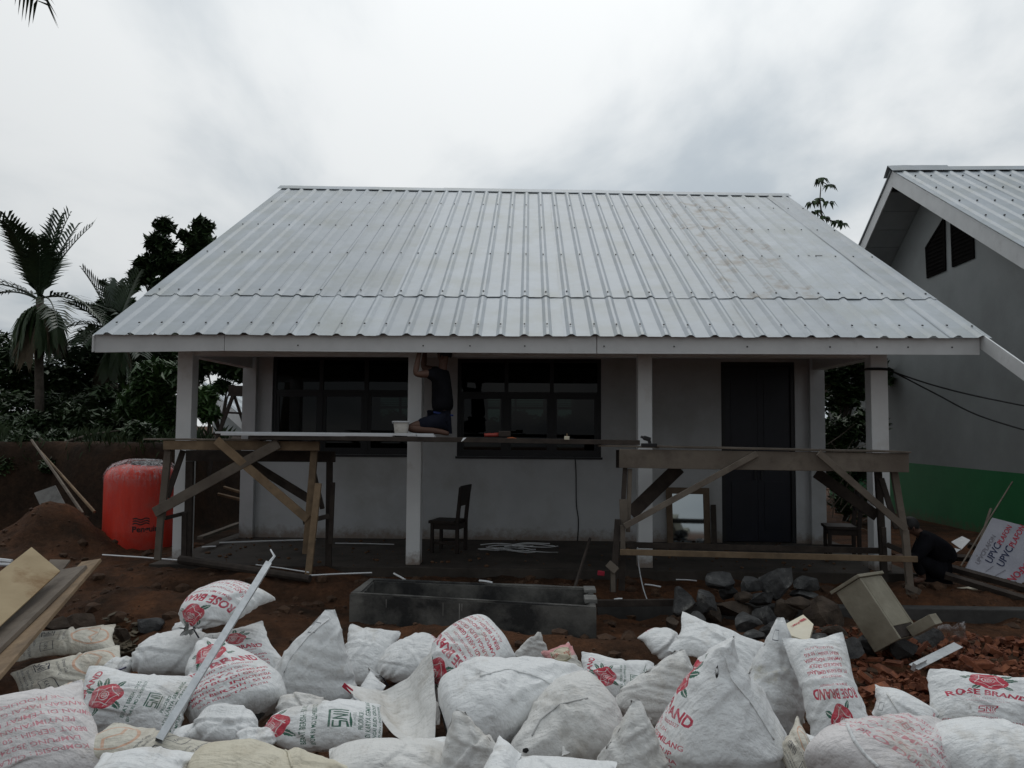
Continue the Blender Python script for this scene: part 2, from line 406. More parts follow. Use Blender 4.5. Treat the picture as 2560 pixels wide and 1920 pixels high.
# soil: brown to orange clay, damp patches, stones in the relief
m = bpy.data.materials.new('soil'); MATS['soil'] = m; m.use_nodes = True
N, L = m.node_tree.nodes, m.node_tree.links
b = N['Principled BSDF']; b.inputs['Specular IOR Level'].default_value = 0.1
tcn = N.new('ShaderNodeTexCoord')
def nz_(s, d=8, r=0.6):
    n = N.new('ShaderNodeTexNoise'); n.inputs['Scale'].default_value = s; n.inputs['Detail'].default_value = d; n.inputs['Roughness'].default_value = r
    L.new(tcn.outputs['Object'], n.inputs[0]); return n
na, nb, nc = nz_(0.55), nz_(2.6), nz_(14, 10, 0.7)
r1 = N.new('ShaderNodeValToRGB'); r1.color_ramp.elements[0].position = 0.36; r1.color_ramp.elements[1].position = 0.66
r1.color_ramp.elements[0].color = (0.034, 0.022, 0.015, 1); r1.color_ramp.elements[1].color = (0.165, 0.074, 0.037, 1)
e = r1.color_ramp.elements.new(0.5); e.color = (0.086, 0.044, 0.026, 1)
mixf = N.new('ShaderNodeMath'); mixf.operation = 'ADD'
h1 = N.new('ShaderNodeMath'); h1.operation = 'MULTIPLY'; h1.inputs[1].default_value = 0.5
h2 = N.new('ShaderNodeMath'); h2.operation = 'MULTIPLY'; h2.inputs[1].default_value = 0.5
L.new(na.outputs[0], h1.inputs[0]); L.new(nb.outputs[0], h2.inputs[0]); L.new(h1.outputs[0], mixf.inputs[0]); L.new(h2.outputs[0], mixf.inputs[1])
L.new(mixf.outputs[0], r1.inputs[0])
mg = N.new('ShaderNodeMix'); mg.data_type = 'RGBA'; mg.blend_type = 'MULTIPLY'; mg.inputs[0].default_value = 0.75
r2 = N.new('ShaderNodeValToRGB'); r2.color_ramp.elements[0].position = 0.3; r2.color_ramp.elements[1].position = 0.7
r2.color_ramp.elements[0].color = (0.45, 0.45, 0.45, 1); r2.color_ramp.elements[1].color = (1.35, 1.3, 1.25, 1)
L.new(nc.outputs[0], r2.inputs[0]); L.new(r1.outputs[0], mg.inputs[6]); L.new(r2.outputs[0], mg.inputs[7])
L.new(mg.outputs[2], b.inputs['Base Color'])
mr = N.new('ShaderNodeMapRange'); mr.inputs['To Min'].default_value = 0.75; mr.inputs['To Max'].default_value = 0.98
L.new(nb.outputs[0], mr.inputs['Value']); L.new(mr.outputs[0], b.inputs['Roughness'])
bp = N.new('ShaderNodeBump'); bp.inputs['Distance'].default_value = 0.03
nd = nz_(24, 10, 0.75); L.new(nd.outputs[0], bp.inputs['Height']); L.new(bp.outputs[0], b.inputs['Normal'])
me.materials.append(m)
# same soil on the cut bank, tree shade painted into its darker colour
m2 = m.copy(); m2.name = 'bank_soil_shaded'; MATS['bank_soil_shaded'] = m2; me.materials.append(m2)
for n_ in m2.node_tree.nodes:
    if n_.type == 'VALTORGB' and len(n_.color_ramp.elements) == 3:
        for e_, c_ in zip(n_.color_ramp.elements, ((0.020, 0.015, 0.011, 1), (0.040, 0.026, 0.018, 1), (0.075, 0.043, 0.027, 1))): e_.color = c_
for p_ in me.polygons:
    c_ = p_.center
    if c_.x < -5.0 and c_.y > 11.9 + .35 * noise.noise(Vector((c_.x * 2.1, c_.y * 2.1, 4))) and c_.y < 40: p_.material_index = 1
ground = link('ground', me); ground['kind'] = 'structure'

# ------------------------------------------------------------------ the house
VC, VW, VE, VR, VB = 10.1, 12.45, 9.30, 16.5, 20.5      # columns, front wall, eave, ridge, back wall
EL, ER = PV(233, 836, VE), PV(2480, 846, VE)
RL, RR = PV(708, 470, VR), PV(1966, 490, VR)
def RP(s, t, n=0.0):
    a = EL.lerp(ER, s); b_ = RL.lerp(RR, s); return a.lerp(b_, t) + RN * n
RN = Vector((0, 0, 1)); RN = (ER - EL).cross(RL - EL).normalized()
def roof_st(px, py):
    d = ray(px, py); t = (EL - CAM).dot(RN) / d.dot(RN); p = CAM + d * t
    tt = (p.y - VE) / (VR - VE); a = EL.lerp(RL, tt); c = ER.lerp(RR, tt)
    return (p.x - a.x) / (c.x - a.x), tt
def roof_z(v): return EL.z + (RL.z - EL.z) * (v - VE) / (VR - VE)

house = thing('house', 'long white house with silver corrugated metal roof and open veranda on four columns', 'house', (0, VC, 0))

NR = 38                                     # ribs along the eave
def sheet_mesh(name, P, s0, s1, ribs, t0, t1, hgt, lift, seed, nt=10, lip=0.0, w=0.20, wt=0.055):
    ss = [(s0, 0.0)]
    pitch = 1.0 / NR
    for c in ribs:
        ss += [(c - w * pitch, 0.0), (c - wt * pitch, 1.0), (c + wt * pitch, 1.0), (c + w * pitch, 0.0)]
        if c + 0.5 * pitch < s1 - 0.1 * pitch: ss += [(c + 0.42 * pitch, 0.0), (c + 0.58 * pitch, 0.0)]
    ss.append((s1, 0.0)); ss.sort()
    ss = [q for q in ss if s0 - 1e-9 <= q[0] <= s1 + 1e-9]
    vs, fs = [], []
    for j in range(nt + 1):
        t = t0 + (t1 - t0) * j / nt
        for s, h in ss:
            d = hgt * h + lift
            d += 0.0045 * noise.noise(Vector((s * 40 + seed, t * 14, seed * 1.7))) + 0.006 * noise.noise(Vector((s * 9 + seed, t * 4, 2.0)))
            if lip and j == 0: d += lip * max(0.0, noise.noise(Vector((s * 55, seed, 5.0)))) * (1 - h)
            tt = t + (0.0008 * noise.noise(Vector((s * 30, seed, 1.0))) if j == 0 else 0)
            vs.append(P(s, tt, d))
    n = len(ss)
    for j in range(nt):
        for i in range(n - 1): fs.append((j * n + i, j * n + i + 1, (j + 1) * n + i + 1, (j + 1) * n + i))
    return vs, fs

def add_sheets(parent, P, nribs, rows, per, dirty=(), o_rib=0.62):
    pitch = 1.0 / nribs
    for ri, (t0, t1, lift, lip) in enumerate(rows):
        k = 0
        i0 = 0
        while i0 < nribs:
            i1 = min(nribs, i0 + per)
            s0 = 0.0 if i0 == 0 else (i0 + 0.30) * pitch
            s1 = 1.0 if i1 >= nribs else (i1 + o_rib + 0.1) * pitch
            ribs = [(i + o_rib) * pitch for i in range(i0, min(i1 + 1, nribs)) if (i + o_rib) * pitch < 1 - 0.02 * pitch]
            vs, fs = sheet_mesh('roof_sheet', P, s0, s1, ribs, t0, t1, 0.028, lift + (0.004 if k % 2 else 0.0), ri * 31 + k * 7.3, lip=lip)
            m_ = 'roof_metal_dirty' if (ri, k) in dirty else 'roof_metal'
            o = MB().add(vs, fs).build('roof_sheet', m_, parent)
            if (ri, k) in dirty: o['label'] = 'upper roof sheet stained brown and dirty'
            i0, k = i1, k + 1

sb = roof_st(1280, 742)[1]
add_sheets(house, RP, NR, [(0.0, sb + 0.03, 0.0, 0.0), (sb, 1.0, 0.010, 0.013)], 4, dirty=((1, 7),))
# screws on the rib tops, five rows
scr = MB()
for py in (818, 733, 636, 566, 508):
    t = roof_st(1280, py)[1]
    for i in range(NR):
        s = (i + 0.62 + rnd.uniform(-0.03, 0.03)) / NR
        if s > 0.995: continue
        c = RP(s, t + rnd.uniform(-0.002, 0.002), 0.045); a = (ER - EL).normalized() * 0.011; d = (RL - EL).normalized() * 0.011
        top = RN * 0.012
        scr.hexa([c - a - d, c + a - d, c + a + d, c - a + d], [c - a * .7 - d * .7 + top, c + a * .7 - d * .7 + top, c + a * .7 + d * .7 + top, c - a * .7 + d * .7 + top])
o = scr.build('screw', 'screw_metal', house); o['kind'] = 'stuff'
# ridge cap in three overlapping lengths
for k, (a, c) in enumerate(((-0.006, 0.33), (0.325, 0.68), (0.675, 1.004))):
    mb = MB()
    n = 14
    prof = [(0.976, 0.034), (0.978, 0.042), (1.002, 0.052 + 0.006 * (k % 2)), (1.03, 0.02)]
    rows = []
    for i in range(n + 1):
        s = a + (c - a) * i / n
        rows.append([RP(s, t, h + 0.006 * noise.noise(Vector((s * 25, t * 5, k)))) for t, h in prof])
    vs = [p for rw in rows for p in rw]; q = len(prof)
    # the far wing falls away behind the ridge
    for i in range(n + 1):
        p = vs[i * q + q - 1]; vs[i * q + q - 1] = Vector((p.x, VR + 0.2, RP(a + (c - a) * i / n, 1.0).z - 0.03))
    fs = [(i * q + j, (i + 1) * q + j, (i + 1) * q + j + 1, i * q + j + 1) for i in range(n) for j in range(q - 1)]
    MB().add(vs, fs).build('ridge_cap', 'roof_metal', house)
# rear slope
zb = RL.z - (RL.z - EL.z)
back = MB().add([RL + Vector((0, .02, 0)), RR + Vector((0, .02, 0)), Vector((RR.x + .0, 2 * VR - VE, ER.z)), Vector((RL.x, 2 * VR - VE, EL.z))], [(0, 1, 2, 3)])
back.build('rear_roof', 'roof_metal', house)
# rafters and battens under the front slope
zr = roof_z
for i in range(9):
    x = -4.3 + i * 9.2 / 8
    s = .06 + .88 * i / 8
    p0 = RP(s, .02, -.16); p1 = RP(s, .97, -.16)
    MB().bar(p0, p1, 0.06, 0.12, up=(0, 0, 1)).build('rafter', 'dark_timber', house)
for i in range(7):
    t = .05 + i * .145
    MB().bar(RP(.02, t, -.075), RP(.98, t, -.075), .05, .04, up=RN).build('batten', 'dark_timber', house)
# eave fascia in three lengths
def fpt(px, py): return PV(px, py, VE + 0.06)
for a, c in (((236, 842, 881), (560, 843, 877)), ((561.5, 843, 877), (1491, 846, 884)), ((1493, 846, 884), (2449, 852, 887))):
    A0, A1, C0, C1 = fpt(a[0], a[1] - 6), fpt(a[0], a[2]), fpt(c[0], c[1] - 6), fpt(c[0], c[2])
    th = Vector((0, 0.022, 0))
    MB().hexa([A1, C1, C1 + th, A1 + th], [A0, C0, C0 + th, A0 + th]).build('fascia_board', 'fascia_paint', house)
fs_ = MB()
for px in (745, 1058, 1175, 1312, 1510, 1685, 1868, 2075, 2192, 2270, 2380):
    p = fpt(px, 865 + (px - 1280) * 0.003)
    fs_.box(p.x - .008, p.x + .008, p.y - .006, p.y + .004, p.z - .008, p.z + .008)
o = fs_.build('fascia_screw', 'screw_metal', house); o['kind'] = 'stuff'
# rake boards: the left one under the roof edge, the right one runs on past the eave
sl = (RR.z - ER.z) / (VR - VE)
xl = EL.x - 0.005
P0, P1 = Vector((EL.x, VE + .03, EL.z)), Vector((RL.x, VR, RL.z))
dn, th = Vector((0, 0, -0.20)), Vector((0.022, 0, 0))
lo = Vector((-.03, 0, -0.012))
MB().hexa([P0 + dn + lo, P1 + dn + lo, P1 + dn + th + lo, P0 + dn + th + lo], [P0 + lo, P1 + lo, P1 + th + lo, P0 + th + lo]).build('rake_board', 'fascia_paint', house)
u = ER.x - 0.10
q0, q1 = PU(2474, 850, u), PU(2562, 912, u)
dirn = (q1 - q0).normalized()
e0, e1 = q0 - dirn * 0.35, q0 + dirn * 3.0
dn = Vector((0, 0, -0.185)); th = Vector((0.022, 0, 0))
MB().hexa([e1 + dn, e0 + dn, e0 + dn + th, e1 + dn + th], [e1, e0, e0 + th, e1 + th]).build('rake_board', 'fascia_paint', house, label='right rake board running down past the eave')

# slab, columns, header beam
xcl, xcr = PV(438, 1100, VC).x, PV(2223, 1100, VC).x
MB().box(xcl - 0.22, xcr + 0.25, VC - 0.16, VB + 0.1, -0.25, 0.0).build('floor_slab', 'floor_screed', house, bevel=0.01)
cols = []
for a, c in ((438, 476), (1018, 1053), (1595, 1631), (2180, 2223)):
    x0, x1 = PV(a, 1100, VC).x, PV(c, 1100, VC).x
    cols.append((x0, x1))
    MB().box(x0, x1, VC, VC + 0.19, 0.002, 2.90).build('column', 'column_paint', house, bevel=0.008)
for i in range(3):
    MB().box(cols[i][1] + .002, cols[i + 1][0] - .002, VC + 0.02, VC + 0.17, 2.70, 2.90).build('header_beam', 'column_paint', house)
for x0, x1 in (cols[0], cols[-1]):
    MB().box(x0 + .02, x1 - .02, VC + 0.195, VW - 0.16, 2.70, 2.90).build('header_beam', 'column_paint', house)
for (x0, x1), s in ((cols[0], .055), (cols[-1], .93)):   # boarded gable over the side openings
    xm_ = (x0 + x1) / 2; q = [(VC + .02, 2.902), (VW - .12, 2.902), (VW - .12, roof_z(VW - .12) - .10), (VC + .02, roof_z(VC + .02) - .10)]
    MB().hexa([(xm_ - .012, a, c) for a, c in q], [(xm_ + .012, a, c) for a, c in q]).build('gable_board', 'column_paint', house)
# front wall with two window openings and a doorway
wl0, wl1 = PV(604, 1050, VW - .1).x, PV(638, 1050, VW - .1).x
wr0, wr1 = PV(2026, 1050, VW - .1).x, PV(2063, 1050, VW - .1).x
WT = roof_z(VW) - 0.13
def rect(px0, py0, px1, py1, v):
    a, c = PV(px0, (py0 + py1) / 2, v), PV(px1, (py0 + py1) / 2, v); xm = (px0 + px1) / 2
    return a.x, c.x, PV(xm, py1, v).z, PV(xm, py0, v).z
def wall_with_holes(name, m_, x0, x1, y0, y1, z0, z1, holes, parent):
    mb = MB(); xs_ = sorted({x0, x1} | {h[0] for h in holes} | {h[1] for h in holes})
    zs_ = sorted({z0, z1} | {h[2] for h in holes} | {h[3] for h in holes})
    zs_ = [z for z in zs_ if z0 <= z <= z1]
    for i in range(len(xs_) - 1):
        for j in range(len(zs_) - 1):
            cx, cz = (xs_[i] + xs_[i + 1]) / 2, (zs_[j] + zs_[j + 1]) / 2
            if any(h[0] < cx < h[1] and h[2] < cz < h[3] for h in holes): continue
            mb.box(xs_[i], xs_[i + 1], y0, y1, zs_[j], zs_[j + 1])
    return mb.build(name, m_, parent)
w1 = rect(680, 891, 1036, 1136, VW); w2 = rect(1143, 897, 1503, 1142, VW); dr = rect(1804, 905, 1989, 1360, VW)
dr = (dr[0], dr[1], 0.0, dr[3])
wall_with_holes('wall', 'plaster', wl1, wr0, VW, VW + 0.13, 0.0, WT, [w1, w2, dr], house)
MB().box(wl0, wl1, VW - 0.1, VW + 0.1, 0.0, WT).build('pier', 'plaster', house, bevel=0.006)
MB().box(wr0, wr1, VW - 0.1, VW + 0.1, 0.0, WT).build('pier', 'plaster', house, bevel=0.006)
for x0, x1 in ((wl0 + .01, wl0 + .14), (wr1 - .14, wr1 - .01)):
    mb = MB().box(x0, x1, VW + 0.1, VB, 0.0, 2.9)
    mb.add([(x0, VW + .1, 2.9), (x0, VB, 2.9), (x0, VR, roof_z(VR) - .15), (x1, VW + .1, 2.9), (x1, VB, 2.9), (x1, VR, roof_z(VR) - .15)],
           [(0, 1, 2), (3, 5, 4), (0, 2, 5, 3), (2, 1, 4, 5)])
    mb.build('side_wall', 'plaster', house)
bwA, bwB = rect(1214, 966, 1440, 1128, VB), rect(944, 966, 1026, 1128, VB)
wall_with_holes('back_wall', 'plaster', wl0 + .15, wr1 - .15, VB, VB + 0.13, 0.0, 3.0, [bwA, bwB], house)
MB().box(wl0 + .15, wr1 - .15, VW + .14, VB - .01, 2.96, 2.99).build('ceiling', 'soffit', house)
# baseboard grime strip is real: mortar left along the wall foot
# front windows: frame, transom, mullions, three casements each, panes
def front_window(w):
    x0, x1, z0, z1 = w
    y = VW + 0.03
    f = MB(); t = 0.055
    f.box(x0, x0 + t, y, y + .07, z0, z1); f.box(x1 - t, x1, y, y + .07, z0, z1)
    f.box(x0 + t, x1 - t, y, y + .07, z1 - t, z1); f.box(x0 + t, x1 - t, y, y + .07, z0, z0 + t)
    win = f.build('window', 'window_frame', house)
    zt = z0 + (z1 - z0) * 0.62
    MB().box(x0 + t, x1 - t, y + .002, y + .066, zt, zt + .06).build('transom', 'window_frame', win)
    n = 3; bw = (x1 - x0 - 2 * t) / n
    for i in range(n):
        a, c = x0 + t + i * bw, x0 + t + (i + 1) * bw
        if i < n - 1:
            MB().box(c - .03, c + .03, y - .002, y + .068, z0 + t, z1 - t).build('mullion', 'window_frame', win)
        a2, c2 = a + (.03 if i else 0.0), c - (.03 if i < n - 1 else 0.0)
        MB().box(a2, c2, y + .03, y + .036, zt + .06, z1 - t).build('pane', 'glass', win)
        k = 0.05
        cs = MB().box(a2, a2 + k, y + .012, y + .055, z0 + t, zt).box(c2 - k, c2, y + .012, y + .055, z0 + t, zt)
        cs.box(a2 + k, c2 - k, y + .012, y + .055, z0 + t, z0 + t + k).box(a2 + k, c2 - k, y + .012, y + .055, zt - k, zt)
        cs.build('casement', 'window_frame', win)
        MB().box(a2 + k, c2 - k, y + .03, y + .036, z0 + t + k, zt - k).build('pane', 'glass', win)
    MB().box(x0 - .02, x1 + .02, VW - .03, VW - .003, z0 - .035, z0 - .001).build('sill', 'window_frame', win)
front_window(w1); front_window(w2)
def back_window(w, bars):
    x0, x1, z0, z1 = w; y = VB + .03
    f = MB()
    f.box(x0, x0 + .05, y, y + .06, z0, z1); f.box(x1 - .05, x1, y, y + .06, z0, z1)
    f.box(x0 + .05, x1 - .05, y, y + .06, z1 - .05, z1); f.box(x0 + .05, x1 - .05, y, y + .06, z0, z0 + .05)
    win = f.build('window', 'window_frame', house, label='rear window seen through the dark room')
    for a, c in bars:
        MB().box(PV(a, 1050, VB).x, PV(c, 1050, VB).x, y + .003, y + .057, z0 + .05, z1 - .05).build('mullion', 'window_frame', win)
    zz = lambda py: PV(1280, py, VB).z
    MB().box(x0 + .05, x1 - .05, y + .006, y + .05, zz(991), zz(978)).build('transom', 'window_frame', win)
    MB().box(x0 + .05, x1 - .05, y + .006, y + .05, zz(1023), zz(1016)).build('transom', 'window_frame', win)
    for py in (996, 1002, 1008, 1013):
        zc = zz(py)
        MB().hexa([(x0 + .05, y - .02, zc - .012), (x1 - .05, y - .02, zc - .012), (x1 - .05, y + .05, zc + .012), (x0 + .05, y + .05, zc + .012)],
                  [(x0 + .05, y - .02, zc - .006), (x1 - .05, y - .02, zc - .006), (x1 - .05, y + .05, zc + .018), (x0 + .05, y + .05, zc + .018)]).build('slat', 'louvre', win)
back_window(bwA, ((1249, 1269), (1286, 1291), (1358, 1394), (1429, 1434)))
back_window(bwB, ((996, 1002),))
# double door, dark navy, in its frame
x0, x1, z0, z1 = dr
t = 0.06
MB().box(x0, x0 + t, VW + .02, VW + .11, 0.003, z1).box(x1 - t, x1, VW + .02, VW + .11, 0.003, z1).box(x0 + t, x1 - t, VW + .02, VW + .11, z1 - t, z1).build('door_frame', 'window_frame', house)
xm = x0 + (x1 - x0) * 0.5
for a, c, s_ in ((x0 + t + .003, xm - .002, 1), (xm + .002, x1 - t - .003, -1)):
    d = MB().box(a, c, VW + .055, VW + .095, 0.015, z1 - t - .003).build('door', 'door_paint', house)
    for zz0, zz1 in ((0.2, 0.95), (1.1, z1 - t - 0.2)):
        MB().box(a + .1, c - .1, VW + .045, VW + .0545, zz0, zz1).build('door_panel', 'door_paint', d)
    hx = c - .05 if s_ == 1 else a + .05
    MB().tube([(hx, VW + .03, 0.98), (hx, VW + .02, 1.0), (hx, VW + .02, 1.12), (hx, VW + .03, 1.14)], 0.01).build('handle', 'screw_metal', d)

# ------------------------------------------------------------------ the neighbouring house on the right
XN, XE = 8.0, 7.2
nb_ap = PU(2226, 424, XE); nb_fr = PU(2560, 618, XE); nb_bk = PU(2147, 607, XE)
fs_sl = (nb_ap.z - nb_fr.z) / (nb_ap.y - nb_fr.y); bk_sl = (nb_ap.z - nb_bk.z) / (nb_bk.y - nb_ap.y)
vF, vBk = 8.2, nb_ap.y + 6.5
nei = thing('neighbouring_house', 'white gabled house with green painted lower wall and louvred vents at the right', 'house', (XN, nb_ap.y, -.2))
XR = 17.0
nEL = Vector((XE, vF, nb_ap.z - fs_sl * (nb_ap.y - vF))); nER = Vector((XR, vF, nEL.z)); nRL = nb_ap.copy(); nRR = Vector((XR, nb_ap.y, nb_ap.z))
nN = (nER - nEL).cross(nRL - nEL).normalized()
def NP(s, t, n=0.0):
    return nEL.lerp(nER, s).lerp(nRL.lerp(nRR, s), t) + nN * n
_NR = NR; NR = 32
add_sheets(nei, NP, 32, [(0.0, 1.0, 0.0, 0.0)], 4)
NR = _NR
nscr = MB()
for t in (0.62, 0.72, 0.82, 0.92):
    for i in range(20):
        c = NP((i + .62) / 32, t, 0.046)
        nscr.box(c.x - .012, c.x + .012, c.y - .012, c.y + .012, c.z - .01, c.z + .012)
o = nscr.build('screw', 'screw_metal', nei); o['kind'] = 'stuff'
for a, c, h in ((XE - .06, XE + 1.15, .09), (XE + 1.1, XE + 3.4, .065), (XE + 3.35, XE + 6, .075)):
    vs = []
    for x in np.linspace(a, c, 8):
        w = 0.01 * noise.noise(Vector((x * 3, 1, 1)))
        vs += [(x, nb_ap.y - .22, nb_ap.z - .22 * fs_sl + .05 + w), (x, nb_ap.y, nb_ap.z + h + w), (x, nb_ap.y + .2, nb_ap.z - .12)]
    MB().add(vs, [(i * 3 + j, i * 3 + j + 3, i * 3 + j + 4, i * 3 + j + 1) for i in range(7) for j in range(2)]).build('ridge_cap', 'roof_metal', nei)
zBk = nb_ap.z - bk_sl * (vBk - nb_ap.y)
MB().hexa([(XE, nb_ap.y + .01, nb_ap.z - .04), (XR, nb_ap.y + .01, nb_ap.z - .04), (XR, vBk, zBk - .04), (XE, vBk, zBk - .04)],
          [(XE, nb_ap.y + .01, nb_ap.z - .01), (XR, nb_ap.y + .01, nb_ap.z - .01), (XR, vBk, zBk - .01), (XE, vBk, zBk - .01)]).build('rear_roof', 'roof_metal', nei)
def slope_board(x, th_, v0, v1, zf, top, bot, name, m_):
    b_ = [(x, v0, zf(v0) + bot), (x, v1, zf(v1) + bot), (x + th_, v1, zf(v1) + bot), (x + th_, v0, zf(v0) + bot)]
    t_ = [(x, v0, zf(v0) + top), (x, v1, zf(v1) + top), (x + th_, v1, zf(v1) + top), (x + th_, v0, zf(v0) + top)]
    MB().hexa(b_, t_).build(name, m_, nei)
zfF = lambda v: nb_ap.z - fs_sl * (nb_ap.y - v)
zfB = lambda v: nb_ap.z - bk_sl * (v - nb_ap.y)
slope_board(XE + .03, .022, vF, nb_ap.y, zfF, -0.03, -0.36, 'barge_board', 'fascia_paint')
slope_board(XE + .03, .022, nb_ap.y + .003, vBk, zfB, -0.05, -0.36, 'barge_board', 'fascia_paint')
# soffit panels under the gable overhang
for i in range(12):
    v0 = nb_ap.y + .15 + i * .42; v1 = v0 + .405
    MB().hexa([(XE + .06, v0, zfB(v0) - .34), (XN - .01, v0, zfB(v0) - .34), (XN - .01, v1, zfB(v1) - .34), (XE + .06, v1, zfB(v1) - .34)],
              [(XE + .06, v0, zfB(v0) - .32), (XN - .01, v0, zfB(v0) - .32), (XN - .01, v1, zfB(v1) - .32), (XE + .06, v1, zfB(v1) - .32)]).build('soffit_panel', 'soffit', nei)
for i in range(12):
    v1 = nb_ap.y - .15 - i * .42; v0 = v1 - .405
    MB().hexa([(XE + .06, v0, zfF(v0) - .34), (XN - .01, v0, zfF(v0) - .34), (XN - .01, v1, zfF(v1) - .34), (XE + .06, v1, zfF(v1) - .34)],
              [(XE + .06, v0, zfF(v0) - .32), (XN - .01, v0, zfF(v0) - .32), (XN - .01, v1, zfF(v1) - .32), (XE + .06, v1, zfF(v1) - .32)]).build('soffit_panel', 'soffit', nei)
zg = PU(2400, 1169, XN).z
w0, w1_ = vF + .6, vBk - .6
MB().box(XN, XN + 8.9, w0, w1_, -0.3, zg).build('lower_wall', 'green_paint', nei)
mb = MB()
za, zb_, zc_ = zfF(w0) - .1, zfB(w1_) - .1, nb_ap.z - .12
pr = [(w0, zg), (w1_, zg), (w1_, zb_), (nb_ap.y, zc_), (w0, za)]
mb.add([(XN, a, c) for a, c in pr] + [(XN + 8.9, a, c) for a, c in pr], [(0, 1, 2, 3, 4), (9, 8, 7, 6, 5)] + [(i, i + 5, (i + 1) % 5 + 5, (i + 1) % 5) for i in range(5)])
mb.build('wall', 'neighbour_plaster', nei)
for poly in (((2312, 619), (2360, 540), (2363, 676), (2316, 696)), ((2374, 530), (2431, 559), (2434, 645), (2379, 668))):
    P_ = [PU(a, c, XN - .03) for a, c in poly]
    cen = sum(P_, Vector()) / 4
    inn = [cen + (p - cen) * 0.86 for p in P_]
    dx = Vector((0.027, 0, 0))
    f = MB()
    for i in range(4):
        j = (i + 1) % 4
        f.hexa([P_[i], P_[j], inn[j], inn[i]], [P_[i] + dx, P_[j] + dx, inn[j] + dx, inn[i] + dx])
    f.add([p + dx * .9 for p in inn], [(0, 1, 2, 3)])
    vent = f.build('gable_vent', 'louvre', nei)
    zlo, zhi = min(p.z for p in inn), max(p.z for p in inn)
    def yspan(z):
        ys_ = []
        for i in range(4):
            a, c = inn[i], inn[(i + 1) % 4]
            if (a.z - z) * (c.z - z) < 0:
                k = (z - a.z) / (c.z - a.z); ys_.append(a.y + (c.y - a.y) * k)
        return (min(ys_), max(ys_)) if len(ys_) >= 2 else None
    for i in range(12):
        z = zlo + (zhi - zlo) * (i + .5) / 12; yy = yspan(z)
        if not yy: continue
        MB().hexa([(XN - .03, yy[0], z - .05), (XN - .03, yy[1], z - .05), (XN - .006, yy[1], z + .02), (XN - .006, yy[0], z + .02)],
                  [(XN - .03, yy[0], z - .035), (XN - .03, yy[1], z - .035), (XN - .006, yy[1], z + .035), (XN - .006, yy[0], z + .035)]).build('slat', 'louvre', vent)

# ------------------------------------------------------------------ a further house behind on the left
far = thing('far_house', 'small pale house with a bright metal roof, seen far behind between the two left columns', 'house', (-7.5, 26, -.2))
A, B_, C_, D_ = PV(505, 958, 31), PV(720, 985, 31), PV(860, 1096, 23), PV(648, 1076, 23)
fn = (C_ - D_).cross(A - D_).normalized()
if fn.z < 0: fn = -fn
vs, fs = [], []
for j in range(2):
    for i in range(41):
        s = i / 40; p = (D_.lerp(C_, s) if j == 0 else A.lerp(B_, s)); h = 0.05 if i % 4 in (1, 2) else 0
        vs.append(p + fn * h)
fs = [(i, i + 1, 41 + i + 1, 41 + i) for i in range(40)]
MB().add(vs, fs).build('roof', 'roof_metal', far)
dn = Vector((0, 0, -.42)); ox = Vector((.03, 0, 0)); lo = Vector((0, 0, -.03))
MB().hexa([D_ + dn, A + dn, A + dn + ox, D_ + dn + ox], [D_ + lo, A + lo, A + ox + lo, D_ + ox + lo]).build('rake_board', 'fascia_paint', far)
ins = Vector((.5, 0, -.12))
Aw, Dw = A + ins, D_ + ins
Al, Dl = A - Vector((4.2, 0, 2.6)), Vector((A.x - 4.2, 31, -.2))
MB().hexa([(Dw.x, 23.3, -.3), (Aw.x, 31, -.3), (Aw.x + 6, 31, -.3), (Dw.x + 6, 23.3, -.3)], [Dw, Aw, Aw + Vector((6, 0, -.3)), Dw + Vector((6, 0, -.3))]).build('wall', 'neighbour_plaster', far)
# ------------------------------------------------------------------ printed sacks
# 1. prints: drawn in metres on the sack's face, turned into an in-memory image
PW, PH, PSX, PSY = 480, 720, 0.56, 0.84
TXT_CACHE = {}
def text_tris(s, bold=0.0):
    if (s, bold) in TXT_CACHE: return TXT_CACHE[(s, bold)]
    cu = bpy.data.curves.new('lettering', 'FONT'); cu.body = s; cu.size = 1.0; cu.offset = bold; cu.resolution_u = 2
    ob = bpy.data.objects.new('lettering', cu); me = bpy.data.meshes.new_from_object(ob)
    v = np.array([x.co[:2] for x in me.vertices]) if len(me.vertices) else np.zeros((0, 2))
    me.calc_loop_triangles()
    t = np.array([x.vertices[:] for x in me.loop_triangles], dtype=int).reshape(-1, 3)
    bpy.data.objects.remove(ob); bpy.data.curves.remove(cu); bpy.data.meshes.remove(me)
    TXT_CACHE[(s, bold)] = (v, t); return v, t
